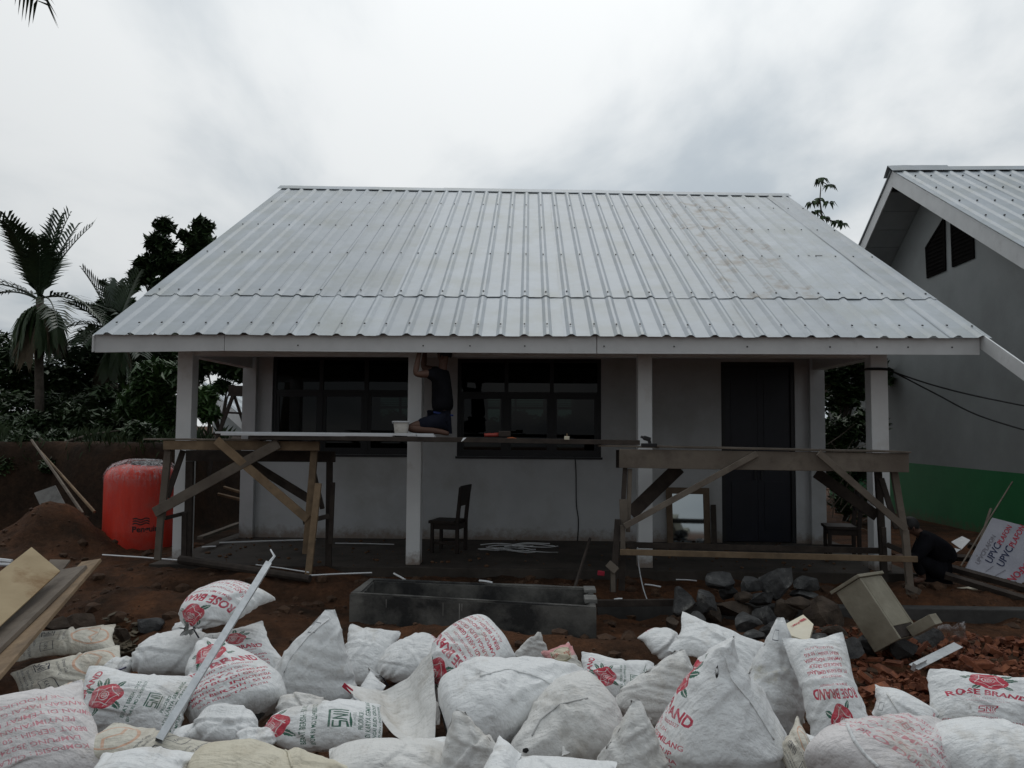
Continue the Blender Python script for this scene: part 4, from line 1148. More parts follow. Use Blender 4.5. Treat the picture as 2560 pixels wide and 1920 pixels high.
def sack(box, z, kind, var, m_, ori, label, tie_mat='string_dark', fit=1.42, cat='sack', tail=None, mirror=False, grow=.06):
    x0, y0, x1, y1 = box
    bx_, by_ = (x0 + x1) / 2, (y0 + y1) / 2; w_, h_ = x1 - x0, y1 - y0; x0 -= grow * w_; x1 += grow * w_; y1 += 3 * grow * h_
    S = TPL[kind][var]; P, nu, nv, tie = S
    B_ = stand_basis(*ori) if len(ori) == 2 else basis(*ori)
    V = P.reshape(-1, 3).copy()
    if mirror: V[:, 0] *= -1
    V = V @ B_.T
    C0 = np.array(PZ(bx_, by_, z))
    # soft cloth: let the lump spread or gather a little so that it fills its place in the heap
    for _ in range(4):
        q = proj(V + C0)
        w, h = np.ptp(q[:, 0]), np.ptp(q[:, 1])
        fx, fy = (x1 - x0) / w, (y1 - y0) / h
        u = math.sqrt(fx * fy); r_ = min(max(math.sqrt(fx / fy), 1 / fit), fit)
        fx, fy = u * r_, u / r_
        a = V @ CAMR; V = V * fy + np.outer(a * (fx - fy), CAMR)
        q = proj(V + C0); d = np.linalg.norm(C0 - np.array(CAM))
        dx, dy = (x0 + x1) / 2 - (q[:, 0].min() + q[:, 0].max()) / 2, (y0 + y1) / 2 - (q[:, 1].min() + q[:, 1].max()) / 2
        C0 = C0 + CAMR * dx * d / FOC - CAMU * dy * d / FOC
    # individual dents
    sd = random_.random() * 50
    crs = []
    for _c in range(7):                      # a few long creases in the cloth
        o_ = np.array([random_.uniform(-.3, .3) for _ in range(3)]); d_ = np.array([random_.gauss(0, 1) for _ in range(3)]); d_ /= np.linalg.norm(d_)
        crs.append((o_, d_, random_.uniform(.008, .018), random_.uniform(.012, .022), random_.uniform(.10, .25)))
    cdisp = np.zeros(len(V)); dirs = V / (np.linalg.norm(V, axis=1, keepdims=True) + 1e-6)
    for o_, d_, dep, wid, ln in crs:
        q = V - o_ * .8; ds = q @ d_; e_ = np.cross(d_, [0.3, -.8, .5]); e_ /= np.linalg.norm(e_); off = q @ e_ + .02 * np.sin(ds * 14)
        cdisp += dep * (np.exp(-((off - wid) / wid) ** 2) - np.exp(-(off / wid) ** 2)) * np.exp(-(ds / ln) ** 2)
    V += dirs * cdisp[:, None]
    for i in range(len(V)):
        v = Vector(V[i] * 5.0) + Vector((sd, sd, sd))
        V[i] += np.array(noise.noise_vector(v)) * 0.016
        g = gz(V[i][0] + C0[0], V[i][1] + C0[1], False) - 0.02
        if V[i][2] + C0[2] < g: V[i][2] = g - C0[2] + 0.002 * (i % 5)
    base = np.array([C0[0], C0[1], (V[:, 2] + C0[2]).min()])
    V = V + C0 - base
    me = sack_mesh('sack', (V.reshape(P.shape), nu, nv, tie), mirror)
    me.materials.append(MATS[m_])
    o = link('sack', me, None, tuple(base))
    tag(o, label, cat, 'filled sacks heaped in the foreground')
    if tie is not None:
        rg = V.reshape(P.shape)[tie]; c = rg.mean(0)
        pts = [c + (p_ - c) * 1.12 + 0 for p_ in rg[::4]]; pts.append(pts[0])
        mb = MB().tube([Vector(p_) + Vector(base) for p_ in pts], 0.006, 5, cap=False)
        t_ = Vector(pts[0]) + Vector(base)
        if tail: mb.tube([t_, t_.lerp(tail, .5) + Vector((0, 0, -.015)), tail], 0.006, 5)
        else: mb.tube([t_, t_ + Vector((.03, -.04, -.02)), t_ + Vector((.07, -.05, -.07))], 0.006, 5)
        mb.build('string', tie_mat, o)
    return o
SK = sack
SK((50, 1560, 277, 1640), -.02, 'full', 0, 'sack_madu', (62, 8, 12), 'cream sack with faded black print, lying under the leaning boards')
SK((40, 1615, 318, 1742), -.10, 'slack', 0, 'sack_madu', (50, 0, 28), 'dirty cream sack with black slanted lettering, just behind the green printed sack')
SK((308, 1572, 530, 1676), .02, 'tied', 0, 'sack_plain', (70, 0, 184), 'plain white sack, neck tied by a blue string at its left end', 'string_blue', tail=PZ(268, 1680, -.02))
SK((418, 1545, 515, 1605), -.06, 'full', 2, 'sack_plain', (60, 0, 10), 'small visible end of a plain sack under the topmost rose sack', fit=1.4)
SK((505, 1552, 722, 1695), .03, 'full', 1, 'sack_rose', (38, -5, 118), 'rose sack wedged under the topmost sack, right of the metal tube')
SK((450, 1450, 682, 1588), .36, 'tied', 0, 'sack_rose', (78, -10, -102), 'topmost round sack on the heap, neck tied towards the viewer, crossed by the metal tube', grow=.02)
SK((470, 1592, 706, 1795), .04, 'blob', 1, 'sack_rose', (40, 0, 122), 'big white sack with red slanted brand lettering, directly behind the middle of the metal tube')
SK((150, 1662, 495, 1842), -.02, 'full', 1, 'sack_green', (44, 0, 175), 'white sack with upward green lettering and green square mark, left of the metal tube')
SK((-70, 1698, 275, 1960), .06, 'slack', 1, 'sack_pink', (52, 10, -70), 'off white sack with faint pink lettering at the lower left corner')
SK((172, 1806, 545, 1925), .0, 'full', 2, 'sack_madu', (62, 0, 157), 'cream sack with a faded orange ring, under the lower end of the metal tube')
SK((190, 1874, 470, 1985), .16, 'full', 0, 'sack_plain', (75, 0, 4), 'plain white sack cut by the bottom edge, below the orange ring sack')
SK((480, 1756, 655, 1850), -.02, 'tied', 2, 'sack_plain', (62, 0, -8), 'plain sack whose tied neck meets the neck of the large rose sack', fit=1.3)
SK((636, 1752, 938, 1862), .04, 'tied', 0, 'sack_green', (48, 0, 186), 'sack with large red rose beside its tied left neck, green lettering at right')
SK((480, 1846, 892, 2010), .10, 'blob', 0, 'sack_cream', (72, 0, 3), 'yellowish cream sack across the bottom edge, in front of the large rose sack')
SK((664, 1522, 884, 1778), .04, 'ear', 0, 'sack_box', (12, 0), 'tall pointed white sack standing right of the slanted red lettered sack')
SK((838, 1560, 992, 1705), -.10, 'slack', 0, 'sack_plain', (42, 15, 75), 'slack white sack behind the tall pointed one, its folded mouth to the right')
SK((934, 1582, 1125, 1695), -.08, 'tied', 2, 'sack_box', (60, 0, 215), 'dusty white tied sack in the back row, left of the tilted rose sack')
SK((1074, 1536, 1280, 1724), .20, 'tied', 1, 'sack_rose', (55, -8, 224), 'tilted rose sack at the back centre with its tied neck facing down left')
SK((812, 1842, 1110, 1990), .08, 'slack', 1, 'sack_worn', (70, 0, 6), 'flat worn white sack on the bottom edge, below the open empty sack')
SK((1102, 1640, 1462, 1885), .0, 'blob', 0, 'sack_plain', (56, -10, 30), 'largest plain white sack in the middle, in front of the tilted rose sack', grow=.02)
SK((1086, 1778, 1300, 2010), .12, 'ear', 1, 'sack_worn', (-10, 0), 'white sack with a frayed pointed top in the bottom middle')
SK((1268, 1676, 1552, 1902), .05, 'blob', 1, 'sack_worn', (60, 12, 205), 'wide white sack right of centre with a dark tear low on its left side')
SK((1190, 1838, 1300, 1990), .20, 'full', 2, 'sack_plain', (70, 0, 60), 'corner of a plain sack at the bottom edge, left of the torn wide sack', fit=1.4)
SK((1270, 1886, 1530, 2010), .16, 'full', 1, 'sack_plain', (75, 0, -4), 'plain sack showing only its top along the bottom edge, below the torn wide sack')
SK((1490, 1744, 1672, 2000), .08, 'ear', 1, 'sack_worn', (20, -6), 'wrinkled grey white sack standing left of the big pointed sack', mirror=True)
SK((1452, 1628, 1625, 1758), .02, 'full', 1, 'sack_green', (34, 0, 172), 'small rose sack in the middle of the heap, its red flower upright')
SK((1358, 1606, 1466, 1700), -.04, 'slack', 0, 'sack_cement', (42, 0, 112), 'cement bag with a faded red band and round mark, beside the small rose sack', fit=1.4, cat='cement bag')
SK((1290, 1580, 1370, 1652), -.10, 'ear', 0, 'sack_worn', (0, 0), 'frayed white sack corner in the back row, left of the cement bag', fit=1.4)
SK((1600, 1570, 1715, 1655), .0, 'tied', 0, 'sack_stained', (60, 10, -70), 'small round stained white sack in the back row, left of the smooth white one', fit=1.3)
SK((1684, 1532, 1900, 1682), .12, 'full', 0, 'sack_plain', (52, 5, -28), 'smooth plain white sack with a pointed corner, just below the rock pile')
SK((1545, 1624, 1755, 1790), .02, 'ear', 4, 'sack_worn', (15, 0), 'folded white sack between the small rose sack and the big pointed sack')
SK((1640, 1590, 1964, 1960), .14, 'ear', 2, 'sack_rose', (-104, 0), 'biggest standing sack, pointed top, with half a red rose on its left edge', grow=.03)
SK((1850, 1541, 2008, 1810), .10, 'ear', 3, 'sack_stained', (10, 6), 'tall white sack with an olive stain, right of the biggest standing sack')
SK((1970, 1580, 2200, 1878), .10, 'full', 1, 'sack_rose', (40, -6, -84), 'rose sack standing upside down, its red lettering inverted, on the right')
SK((2186, 1708, 2338, 1838), -.02, 'slack', 1, 'sack_box', (55, 0, 150), 'small grey white sack with a seam, between the two right hand rose sacks')
SK((2310, 1672, 2600, 1850), .0, 'full', 0, 'sack_rose_sni', (40, 0, 80), 'rose sack lying upright on the brick rubble at the right edge')
SK((1945, 1790, 2045, 1960), .02, 'slack', 0, 'sack_madu', (45, 0, 28), 'narrow sack with black print at the bottom, right of the biggest standing sack', fit=1.4)
SK((2032, 1786, 2365, 2010), .12, 'blob', 1, 'sack_pink', (55, 8, 36), 'white sack with worn pink lettering and a small dark tear, lower right')
SK((2276, 1790, 2640, 2000), .14, 'tied', 0, 'sack_plain', (62, 0, 163), 'white sack with a thickly tied neck at the lower right corner')

# low ones that fill the gaps
SK((690, 1650, 800, 1760), -.16, 'full', 2, 'sack_plain', (60, 0, 30), 'plain sack half buried between the slanted red lettered sack and tall pointed one')
SK((1010, 1690, 1130, 1800), -.16, 'full', 1, 'sack_worn', (60, 0, 80), 'dusty sack low behind the open empty sack')
SK((1540, 1720, 1640, 1800), -.10, 'full', 0, 'sack_worn', (60, 0, -30), 'dusty sack showing between the small rose sack and the grey white one')
SK((400, 1800, 500, 1900), -.10, 'full', 2, 'sack_plain', (65, 0, 10), 'plain sack in the dark gap right of the tube end')
SK((2000, 1830, 2080, 1930), -.05, 'full', 1, 'sack_plain', (65, 0, 70), 'plain sack low between the upside down rose sack and the pink lettered one')
SK((1925, 1640, 2010, 1800), -.14, 'full', 0, 'sack_worn', (60, 0, 90), 'dusty sack deep behind the olive stained one')
SK((1000, 1840, 1130, 1930), -.02, 'full', 0, 'sack_plain', (65, 0, 20), 'plain sack in the gap below the open empty sack')
SK((590, 1815, 700, 1900), -.04, 'blob', 1, 'sack_plain', (62, 0, 20), 'plain sack peeping out just left of the large rose sack')
SK((860, 1680, 960, 1790), -.14, 'full', 0, 'sack_plain', (60, 0, 60), 'plain sack deep between the tall pointed one and the open empty one')
SK((700, 1735, 860, 1800), -.08, 'blob', 0, 'sack_worn', (60, 0, 5), 'dusty sack lying behind the large rose sack, under the tall pointed one')
SK((2320, 1800, 2420, 1860), -.02, 'blob', 0, 'sack_worn', (60, 0, 30), 'dusty sack under the thickly tied neck at the lower right')
SK((2180, 1800, 2290, 1880), -.06, 'blob', 1, 'sack_plain', (60, 0, 10), 'plain sack deep below the small seamed sack on the right')
SK((255, 1640, 345, 1720), -.12, 'blob', 0, 'sack_plain', (60, 0, 30), 'plain sack under the blue string, behind the green printed sack')
SK((120, 1700, 220, 1790), -.10, 'blob', 1, 'sack_madu', (60, 0, 60), 'dirty cream sack squeezed behind the pink lettered sack')

# the open, empty sack: two slack layers hanging between its corners
def slack_sheet(corners, sag, m_, label, fold=0.0, seed=0, n=26, name='sack', sagdir=(0, .5, -.85), cat='sack'):
    A_, B2, C2, D2 = corners; sd = Vector(sagdir)
    vs = []
    for layer in (0, 1):
        for j in range(n + 1):
            for i in range(n + 1):
                u, v = i / n, j / n
                p_ = A_.lerp(B2, u).lerp(D2.lerp(C2, u), v)
                p_ = p_ + sd * sag * math.sin(math.pi * u) * (1 - v) ** 0.7
                p_ = p_ + sd * fold * math.sin(math.pi * u) ** 2 * math.sin(math.pi * v)
                p_ = p_ + Vector(noise.noise_vector(Vector((u * 4, v * 3, seed)))) * 0.03 + Vector(noise.noise_vector(Vector((u * 14, v * 4, seed + 4)))) * 0.009
                p_ = p_ + Vector((0, .035 * layer * (1 if 0 < i < n and j < n else 0) + .003 * layer, 0))
                vs.append(p_)
    q = n + 1; fs = []
    for l_ in (0, 1):
        o_ = l_ * q * q
        for j in range(n):
            for i in range(n):
                f = (o_ + j * q + i, o_ + j * q + i + 1, o_ + (j + 1) * q + i + 1, o_ + (j + 1) * q + i)
                fs.append(f if l_ == 0 else f[::-1])
    o = MB().add(vs, fs).build(name, m_, None, smooth=True)
    tag(o, label, cat, 'filled sacks heaped in the foreground' if cat == 'sack' else None)
    return o
o = slack_sheet((PV(864, 1708, 5.25), PV(1080, 1634, 5.35), PV(1090, 1868, 4.75), PV(1000, 1852, 4.72)), .20, 'sack_worn', 'open empty dusty sack sagging in a V, left of the largest plain sack', .05, 3)
a, b2 = PV(858, 1712, 5.22), PV(880, 1730, 5.2)
MB().bar(a, b2, .03, .006).build('red_corner_mark', 'red_print', o)
slack_sheet((PV(1432, 1732, 4.95), PV(1450, 1742, 4.95), PV(1524, 1806, 4.85), PV(1404, 1892, 4.55)), .0, 'sack_worn', 'loose triangular flap of an empty sack over the wide torn sack', -.08, 8, sagdir=(0, -1, .2))
# tears and dark marks, laid on the cloth where they are
def mark(o, px, py, w, h, ang, name, m_='black_inside', seed=0, n=14):
    me = o.data; M_ = Vector(o.location)
    bv = BVHTree.FromPolygons([v.co.copy() for v in me.vertices], [p.vertices[:] for p in me.polygons])
    pts = []
    ca, sa = math.cos(R(ang)), math.sin(R(ang))
    for ring_ in (1.0, .5):
        for k in range(n):
            a = 6.2832 * k / n; rr = ring_ * (1 + .35 * noise.noise(Vector((math.cos(a) * 2, math.sin(a) * 2, seed))))
            x, y = math.cos(a) * w / 2 * rr, math.sin(a) * h / 2 * rr
            pts.append((px + x * ca - y * sa, py + x * sa + y * ca))
    pts.append((px, py)); V = []
    for q in pts:
        d = ray(*q).normalized(); hit, nn, _, dist = bv.ray_cast(CAM - M_, d)
        if hit is None: return None
        V.append(hit - d * .004)
    fs = [(k, (k + 1) % n, n + (k + 1) % n, n + k) for k in range(n)] + [(n + k, n + (k + 1) % n, 2 * n) for k in range(n)]
    me2 = bpy.data.meshes.new(name); me2.from_pydata([tuple(v) for v in V], [], fs); me2.materials.append(MATS[m_])
    return link(name, me2, o)
by = lambda s: next(o for o in scene.objects if s in o.get('label', ''))
mark(by('wide white sack right of centre'), 1314, 1876, 16, 12, -10, 'tear', seed=3)
mark(by('worn pink lettering and a small'), 2130, 1838, 7, 24, -20, 'tear', seed=4)

def seam(o, pts, w, m_, name='seam', steps=10, lift=.004):
    me = o.data; M_ = Vector(o.location)
    bv = BVHTree.FromPolygons([v.co.copy() for v in me.vertices], [p.vertices[:] for p in me.polygons])
    V, P_ = [], []
    for a, b_ in zip(pts[:-1], pts[1:]):
        for k in range(steps): P_.append((a[0] + (b_[0] - a[0]) * k / steps, a[1] + (b_[1] - a[1]) * k / steps))
    P_.append(pts[-1])
    for q in P_:
        d = ray(*q).normalized(); hit, nn, _, dist = bv.ray_cast(CAM - M_, d)
        if hit is None: continue
        V.append((hit, d, nn))
    if len(V) < 4: return
    pos = [Vector(v[0]) for v in V]
    pos = [pos[0]] + [(pos[i - 1] + pos[i] * 2 + pos[i + 1]) / 4 for i in range(1, len(pos) - 1)] + [pos[-1]]
    mb = MB(); mb.tube([p + M_ - V[i][1] * lift * .3 for i, p in enumerate(pos)], w, 5)
    mb.build(name, m_, o, smooth=True)
mat('seam_thread', (0.40, 0.40, 0.39), (0.55, 0.55, 0.54), 40, 0.8)
seam(by('largest plain white'), [(1200, 1690), (1270, 1672), (1340, 1690), (1400, 1722), (1445, 1775)], .007, 'sack_plain')
seam(by('tall pointed white sack standing'), [(822, 1548), (770, 1590), (722, 1650), (690, 1735)], .007, 'sack_plain')
seam(by('tall pointed white sack standing'), [(700, 1742), (740, 1748), (800, 1752), (860, 1760)], .004, 'seam_thread')
seam(by('worn pink lettering and a small'), [(2118, 1812), (2135, 1850), (2160, 1885), (2195, 1918)], .010, 'sack_plain', 'fold')
seam(by('small grey white sack with a seam'), [(2218, 1735), (2240, 1770), (2262, 1800), (2275, 1828)], .007, 'sack_plain')
seam(by('wide white sack right of centre'), [(1330, 1840), (1350, 1800), (1400, 1760), (1470, 1745)], .005, 'seam_thread')
seam(by('yellowish cream sack'), [(700, 1868), (720, 1880), (730, 1918)], .006, 'sack_cream')
seam(by('biggest standing sack'), [(1812, 1640), (1830, 1700), (1880, 1760), (1935, 1850)], .006, 'sack_plain')
# ------------------------------------------------------------------ timber trestles and the planks across them
def tb(mb, a, c, va, vc, wpx, t=0.045, up=(0, -1, 0)):
    p0, p1 = PV(a[0], a[1], va), PV(c[0], c[1], vc)
    return mb.bar(p0, p1, wpx * va / FOC, t, up)
def tpart(parent, name, m_, a, c, va, vc, wpx, t=0.045, label=None):
    mb = MB(); tb(mb, a, c, va, vc, wpx, t)
    return mb.build(name, m_, parent, label=label, bevel=0.003)
tl = thing('trestle', 'rough timber trestle with crossed braces, in front of the left column and the red tank', 'trestle', tuple(PZ(610, 1440, -.02)))
for nm, m_, a, c, va, vc, w, t in (
    ('beam', 'timber_light', (410, 1112.5), (799, 1115), 9.40, 9.40, 23, .05),
    ('beam', 'timber_dark', (466, 1139), (838, 1142), 9.85, 9.85, 27, .05),
    ('leg', 'timber_grey', (421, 1124), (404, 1296), 9.46, 9.42, 17, .05),
    ('leg', 'timber_grey', (404, 1270), (394, 1400), 9.36, 9.34, 16, .045),
    ('leg', 'timber_dark', (475, 1153), (469, 1400), 9.85, 9.85, 19, .05),
    ('leg', 'timber_light', (786, 1127), (765, 1385), 9.46, 9.42, 17, .05),
    ('leg', 'timber_light', (796, 1208), (769, 1452), 9.37, 9.33, 16, .045),
    ('leg', 'timber_dark', (824, 1155), (821, 1432), 9.85, 9.88, 15, .05),
    ('leg', 'timber_dark', (832, 1206), (826, 1360), 9.79, 9.79, 11, .04),
    ('brace', 'timber_grey', (697, 1108), (386, 1281), 9.33, 9.30, 25, .035),
    ('brace', 'timber_light', (541, 1100), (769, 1298), 9.28, 9.41, 21, .03),
    ('brace', 'timber_dark', (598, 1140), (780, 1252), 9.93, 9.93, 21, .03),
    ('brace', 'timber_dark', (458, 1126), (417, 1244), 9.62, 9.52, 14, .03),
    ('brace', 'timber_dark', (779, 1157), (806, 1272), 9.52, 9.66, 11, .03),
    ('rail', 'timber_dark', (412, 1296), (466, 1282), 9.52, 9.78, 10, .03),
    ('rail', 'timber_dark', (758, 1306), (822, 1290), 9.50, 9.72, 12, .03),
    ('rail', 'timber_dark', (462, 1280), (460, 1398), 9.70, 9.70, 13, .04)):
    tpart(tl, nm, m_, a, c, va, vc, w, t)
tr_ = thing('trestle', 'long timber trestle with a wide front board and low rails, in front of the door', 'trestle', tuple(PZ(1900, 1480, -.1)))
for nm, m_, a, c, va, vc, w, t in (
    ('beam', 'timber_grey', (1548, 1146), (2271, 1157), 8.97, 8.90, 46, .035),
    ('beam', 'timber_dark', (1540, 1147), (2240, 1158), 9.45, 9.38, 44, .035),
    ('leg', 'timber_dark', (1563, 1168), (1558, 1255), 9.04, 9.02, 11, .05),
    ('leg', 'timber_grey', (1575, 1172), (1570, 1330), 9.04, 9.02, 10, .05),
    ('leg', 'timber_grey', (1558, 1248), (1560, 1316), 8.96, 8.95, 19, .04),
    ('leg', 'timber_dark', (1545, 1298), (1532, 1480), 8.92, 8.86, 15, .05),
    ('leg', 'timber_grey', (1557, 1313), (1557, 1388), 8.88, 8.88, 12, .04),
    ('leg', 'timber_dark', (1556, 1385), (1554, 1476), 9.0, 8.98, 15, .05),
    ('leg', 'timber_grey', (2235, 1180), (2262, 1340), 9.02, 9.0, 16, .05),
    ('leg', 'timber_grey', (2262, 1325), (2276, 1486), 8.93, 8.85, 16, .05),
    ('leg', 'timber_dark', (2195, 1180), (2211, 1455), 9.45, 9.52, 16, .05),
    ('leg', 'timber_dark', (2208, 1318), (2212, 1400), 9.38, 9.38, 11, .04),
    ('brace', 'timber_dark', (1698, 1168), (1576, 1285), 9.53, 9.53, 33, .03),
    ('brace', 'timber_grey', (1892, 1134), (1561, 1316), 8.90, 8.86, 14, .035),
    ('brace', 'timber_grey', (2046, 1132), (2264, 1322), 8.84, 8.84, 16, .035),
    ('brace', 'timber_dark', (2040, 1182), (2192, 1290), 9.52, 9.52, 26, .03),
    ('brace', 'timber_dark', (2203, 1196), (2242, 1322), 9.35, 9.14, 13, .03),
    ('rail', 'timber_light', (1550, 1380), (2293, 1398), 8.80, 8.78, 14, .035),
    ('rail', 'timber_dark', (1566, 1362), (2202, 1377), 9.58, 9.58, 14, .035),
    ('rail', 'timber_dark', (2218, 1362), (2270, 1384), 9.35, 8.98, 12, .03),
    ('foot', 'timber_grey', (1520, 1408), (1542, 1428), 8.78, 8.74, 18, .05),
    ('foot', 'timber_grey', (1532, 1428), (1533, 1480), 8.78, 8.76, 11, .04),
    ('foot', 'timber_grey', (2268, 1466), (2298, 1480), 8.86, 8.72, 14, .06)):
    tpart(tr_, nm, m_, a, c, va, vc, w, t)
def plank(a, c, va, vc, th, depth, m_, label):
    p0, p1 = PV(a[0], a[1], va), PV(c[0], c[1], vc)
    mb = MB(); d = Vector((0, depth, 0)); u = Vector((0, 0, th / 2))
    n = 8; up_, lo_ = [], []
    vs = []
    for i in range(n + 1):
        p = p0.lerp(p1, i / n); w = 0.006 * noise.noise(Vector((i * .8, va, 1)))
        for q in (p - u, p + d - u, p + d + u, p + u): vs.append(q + Vector((0, w, w)))
    fs = [(3, 2, 1, 0), (n * 4, n * 4 + 1, n * 4 + 2, n * 4 + 3)]
    for i in range(n):
        for j in range(4): fs.append((i * 4 + j, i * 4 + (j + 1) % 4, i * 4 + 4 + (j + 1) % 4, i * 4 + 4 + j))
    o = mb.add(vs, fs).build('plank', m_, None, bevel=0.003); tag(o, label, 'plank', 'scaffold planks laid across the trestles'); return o
plank((624, 1092), (1600, 1107), 9.28, 9.10, .055, .26, 'timber_dark', 'longest dark plank, on which the man kneels, spanning both trestles')
plank((620, 1094), (1560, 1106), 9.56, 9.39, .05, .26, 'timber_dark', 'dark plank lying just behind the longest one')
plank((358, 1097.5), (650, 1101), 9.36, 9.36, .018, .22, 'timber_grey', 'thin weathered board lying on the left trestle top')
plank((1497, 1114), (1648, 1119), 9.15, 8.98, .02, .20, 'timber_grey', 'short thin board under the right end of the longest plank')
plank((1640, 1117), (2279, 1131), 8.92, 8.86, .02, .50, 'timber_grey', 'long thin grey board covering the right trestle top')
# strips of ceiling cladding resting on the plank
for k, (a, c, v0, m_, lb) in enumerate((((542, 1082), (1085, 1087.5), 9.36, 'pvc_white', 'long white ceiling strip lying along the plank, left of the bucket'),
                                    ((556, 1086.5), (984, 1090), 9.30, 'pvc_white', 'lower white ceiling strip at the front edge of the plank'),
                                    ((984, 1087), (1042, 1089), 9.27, 'pvc_white', 'short white strip piece under the bucket'),
                                    ((1044, 1090), (1088, 1091), 9.27, 'pvc_white', 'short grey white strip piece beside the kneeling man\'s knee'))):
    p0, p1 = PV(*a, v0), PV(*c, v0 - .02)
    mb = MB().bar(p0, p1, .014, .10, up=(0, -1, 0))
    for z in (.012,): mb.bar(p0 + Vector((0, -.03, z)), p1 + Vector((0, -.03, z)), .010, .04, up=(0, -1, 0))
    o = mb.build('ceiling_strip', m_); tag(o, lb, 'ceiling strip', 'white ceiling strips on the scaffold')
# bucket
bp_ = PV(1003, 1085, 9.42)
bk = thing('bucket', 'dirty white plastic bucket beside the kneeling man on the plank', 'bucket', tuple(bp_))
def lathe(mb, c, prof, seg=20):
    vs, fs = [], []
    for r_, z in prof:
        for j in range(seg): a = 2 * math.pi * j / seg; vs.append((c.x + r_ * math.cos(a), c.y + r_ * math.sin(a), c.z + z))
    for i in range(len(prof) - 1):
        for j in range(seg): k = (j + 1) % seg; fs.append((i * seg + j, i * seg + k, (i + 1) * seg + k, (i + 1) * seg + j))
    mb.add(vs, fs); return mb
lathe(MB(), bp_, [(0, .001), (.075, .001), (.08, .01), (.098, .15), (.090, .15), (.072, .02), (0, .02)]).build('body', 'bucket_plastic', bk, smooth=True)
lathe(MB(), bp_, [(.099, .14), (.112, .142), (.112, .156), (.099, .158)]).build('rim', 'pvc_white', bk)
pts = [bp_ + Vector((.11 * math.cos(a), -.02 - .03 * math.sin(a), .15 - .05 * math.sin(a))) for a in np.linspace(0, math.pi, 9)]
MB().tube(pts, .003, 5).build('handle', 'galvanised', bk)
# small things left on the planks
def tool(name, label, cat, px, py, v): return thing(name, label, cat, tuple(PV(px, py, v)))
t_ = tool('grinder', 'red and brown hand tool lying on the plank in front of the right window', 'tool', 1236, 1092, 9.25)
c = world_loc(t_)
MB().tube([c + Vector((-.12, 0, .02)), c + Vector((-.02, .01, .022)), c + Vector((.05, .01, .025))], .02, 8, .024).build('body', 'red_plastic', t_, smooth=True)
MB().box(c.x + .05, c.x + .19, c.y - .03, c.y + .04, c.z + .002, c.z + .07).build('head', 'timber_dark', t_, bevel=.01)
t_ = MB().tube([PV(1268, 1096, 9.22), PV(1280, 1094, 9.22), PV(1291, 1096.5, 9.22)], .008, 6, .006).build('chisel', 'orange_plastic'); tag(t_, 'small orange handled tool on the plank, right of the red tool', 'tool')
t_ = tool('glue_pot', 'small cream pot with a stick in it, near the right end of the plank', 'pot', 1417, 1100, 9.13)
c = world_loc(t_)
MB().box(c.x - .03, c.x + .03, c.y - .03, c.y + .03, c.z + .002, c.z + .045).build('body', 'cream_plastic', t_, bevel=.006)
MB().tube([c + Vector((0, 0, .04)), c + Vector((.004, .0, .075))], .007, 5).build('stick', 'timber_light', t_)
t_ = tool('drill', 'black cordless drill lying where the plank meets the right trestle', 'drill', 1622, 1114, 8.86)
c = world_loc(t_)
MB().bar(c + Vector((-.06, 0, .09)), c + Vector((.02, 0, .065)), .05, .05).build('body', 'black_plastic', t_, bevel=.01)
MB().tube([c + Vector((-.09, 0, .10)), c + Vector((-.05, 0, .087))], .012, 8, .018).build('chuck', 'screw_metal', t_)
MB().bar(c + Vector((0, 0, .07)), c + Vector((.02, 0, .0)), .035, .04).build('grip', 'black_plastic', t_, bevel=.008)
MB().box(c.x - .085, c.x + .09, c.y - .03, c.y + .03, c.z - .015, c.z + .025).build('battery', 'black_plastic', t_, bevel=.006)
o = MB().add([PV(1153, 1104, 9.08), PV(1158, 1101, 9.08), PV(1166, 1094, 9.10), PV(1158, 1094.5, 9.10)], [(0, 1, 2, 3)]).add([PV(1153, 1104.5, 9.083), PV(1158, 1101.5, 9.083), PV(1166, 1094.5, 9.103), PV(1158, 1095, 9.103)], [(3, 2, 1, 0)]).build('paper_scrap', 'paper_white'); tag(o, 'white torn scrap hanging over the plank edge below the kneeling man', 'scrap')

# ------------------------------------------------------------------ chairs
def chair(name, label, px, py, v, rot):
    p = PV(px, py, v); p.z = 0.002
    t = thing(name, label, 'chair', tuple(p), 'old wooden chairs on the veranda')
    M_ = Matrix.Rotation(rot, 4, 'Z'); p4 = Vector(p)
    def B(nm, x0, x1, y0, y1, z0, z1, tilt=0.0):
        b_ = [Vector(q) for q in ((x0, y0, z0), (x1, y0, z0), (x1, y1, z0), (x0, y1, z0))]; q_ = [Vector((q.x + tilt, q.y, z1)) for q in b_]
        MB().hexa([p4 + M_ @ q for q in b_], [p4 + M_ @ q for q in q_]).build(nm, 'chair_wood', t, bevel=.004)
    for y0 in (-.20, .155):
        B('leg', -.21, -.165, y0, y0 + .045, 0, .41)
        B('leg', .165, .215, y0, y0 + .045, 0, .44); B('back_post', .165, .215, y0, y0 + .045, .441, .93, .05)
    B('seat', -.23, .225, -.22, .22, .442, .47) if False else B('seat', -.235, .163, -.215, .215, .411, .452)
    B('apron', -.20, -.175, -.154, .154, .33, .409); B('apron', .175, .20, -.154, .154, .33, .409)
    for y0 in (-.19, .165): B('rail', -.164, .164, y0, y0 + .025, .33, .409); B('rail', -.164, .164, y0, y0 + .022, .12, .16)
    B('backrest', .195, .225, -.21, .21, .66, .95, .045)
chair('chair', 'dark wooden chair on the veranda between the second and third columns', 1122, 1375, 11.25, R(-14))
chair('chair', 'dark wooden chair behind the right trestle, between the door and the last column', 2105, 1380, 11.1, R(-10))
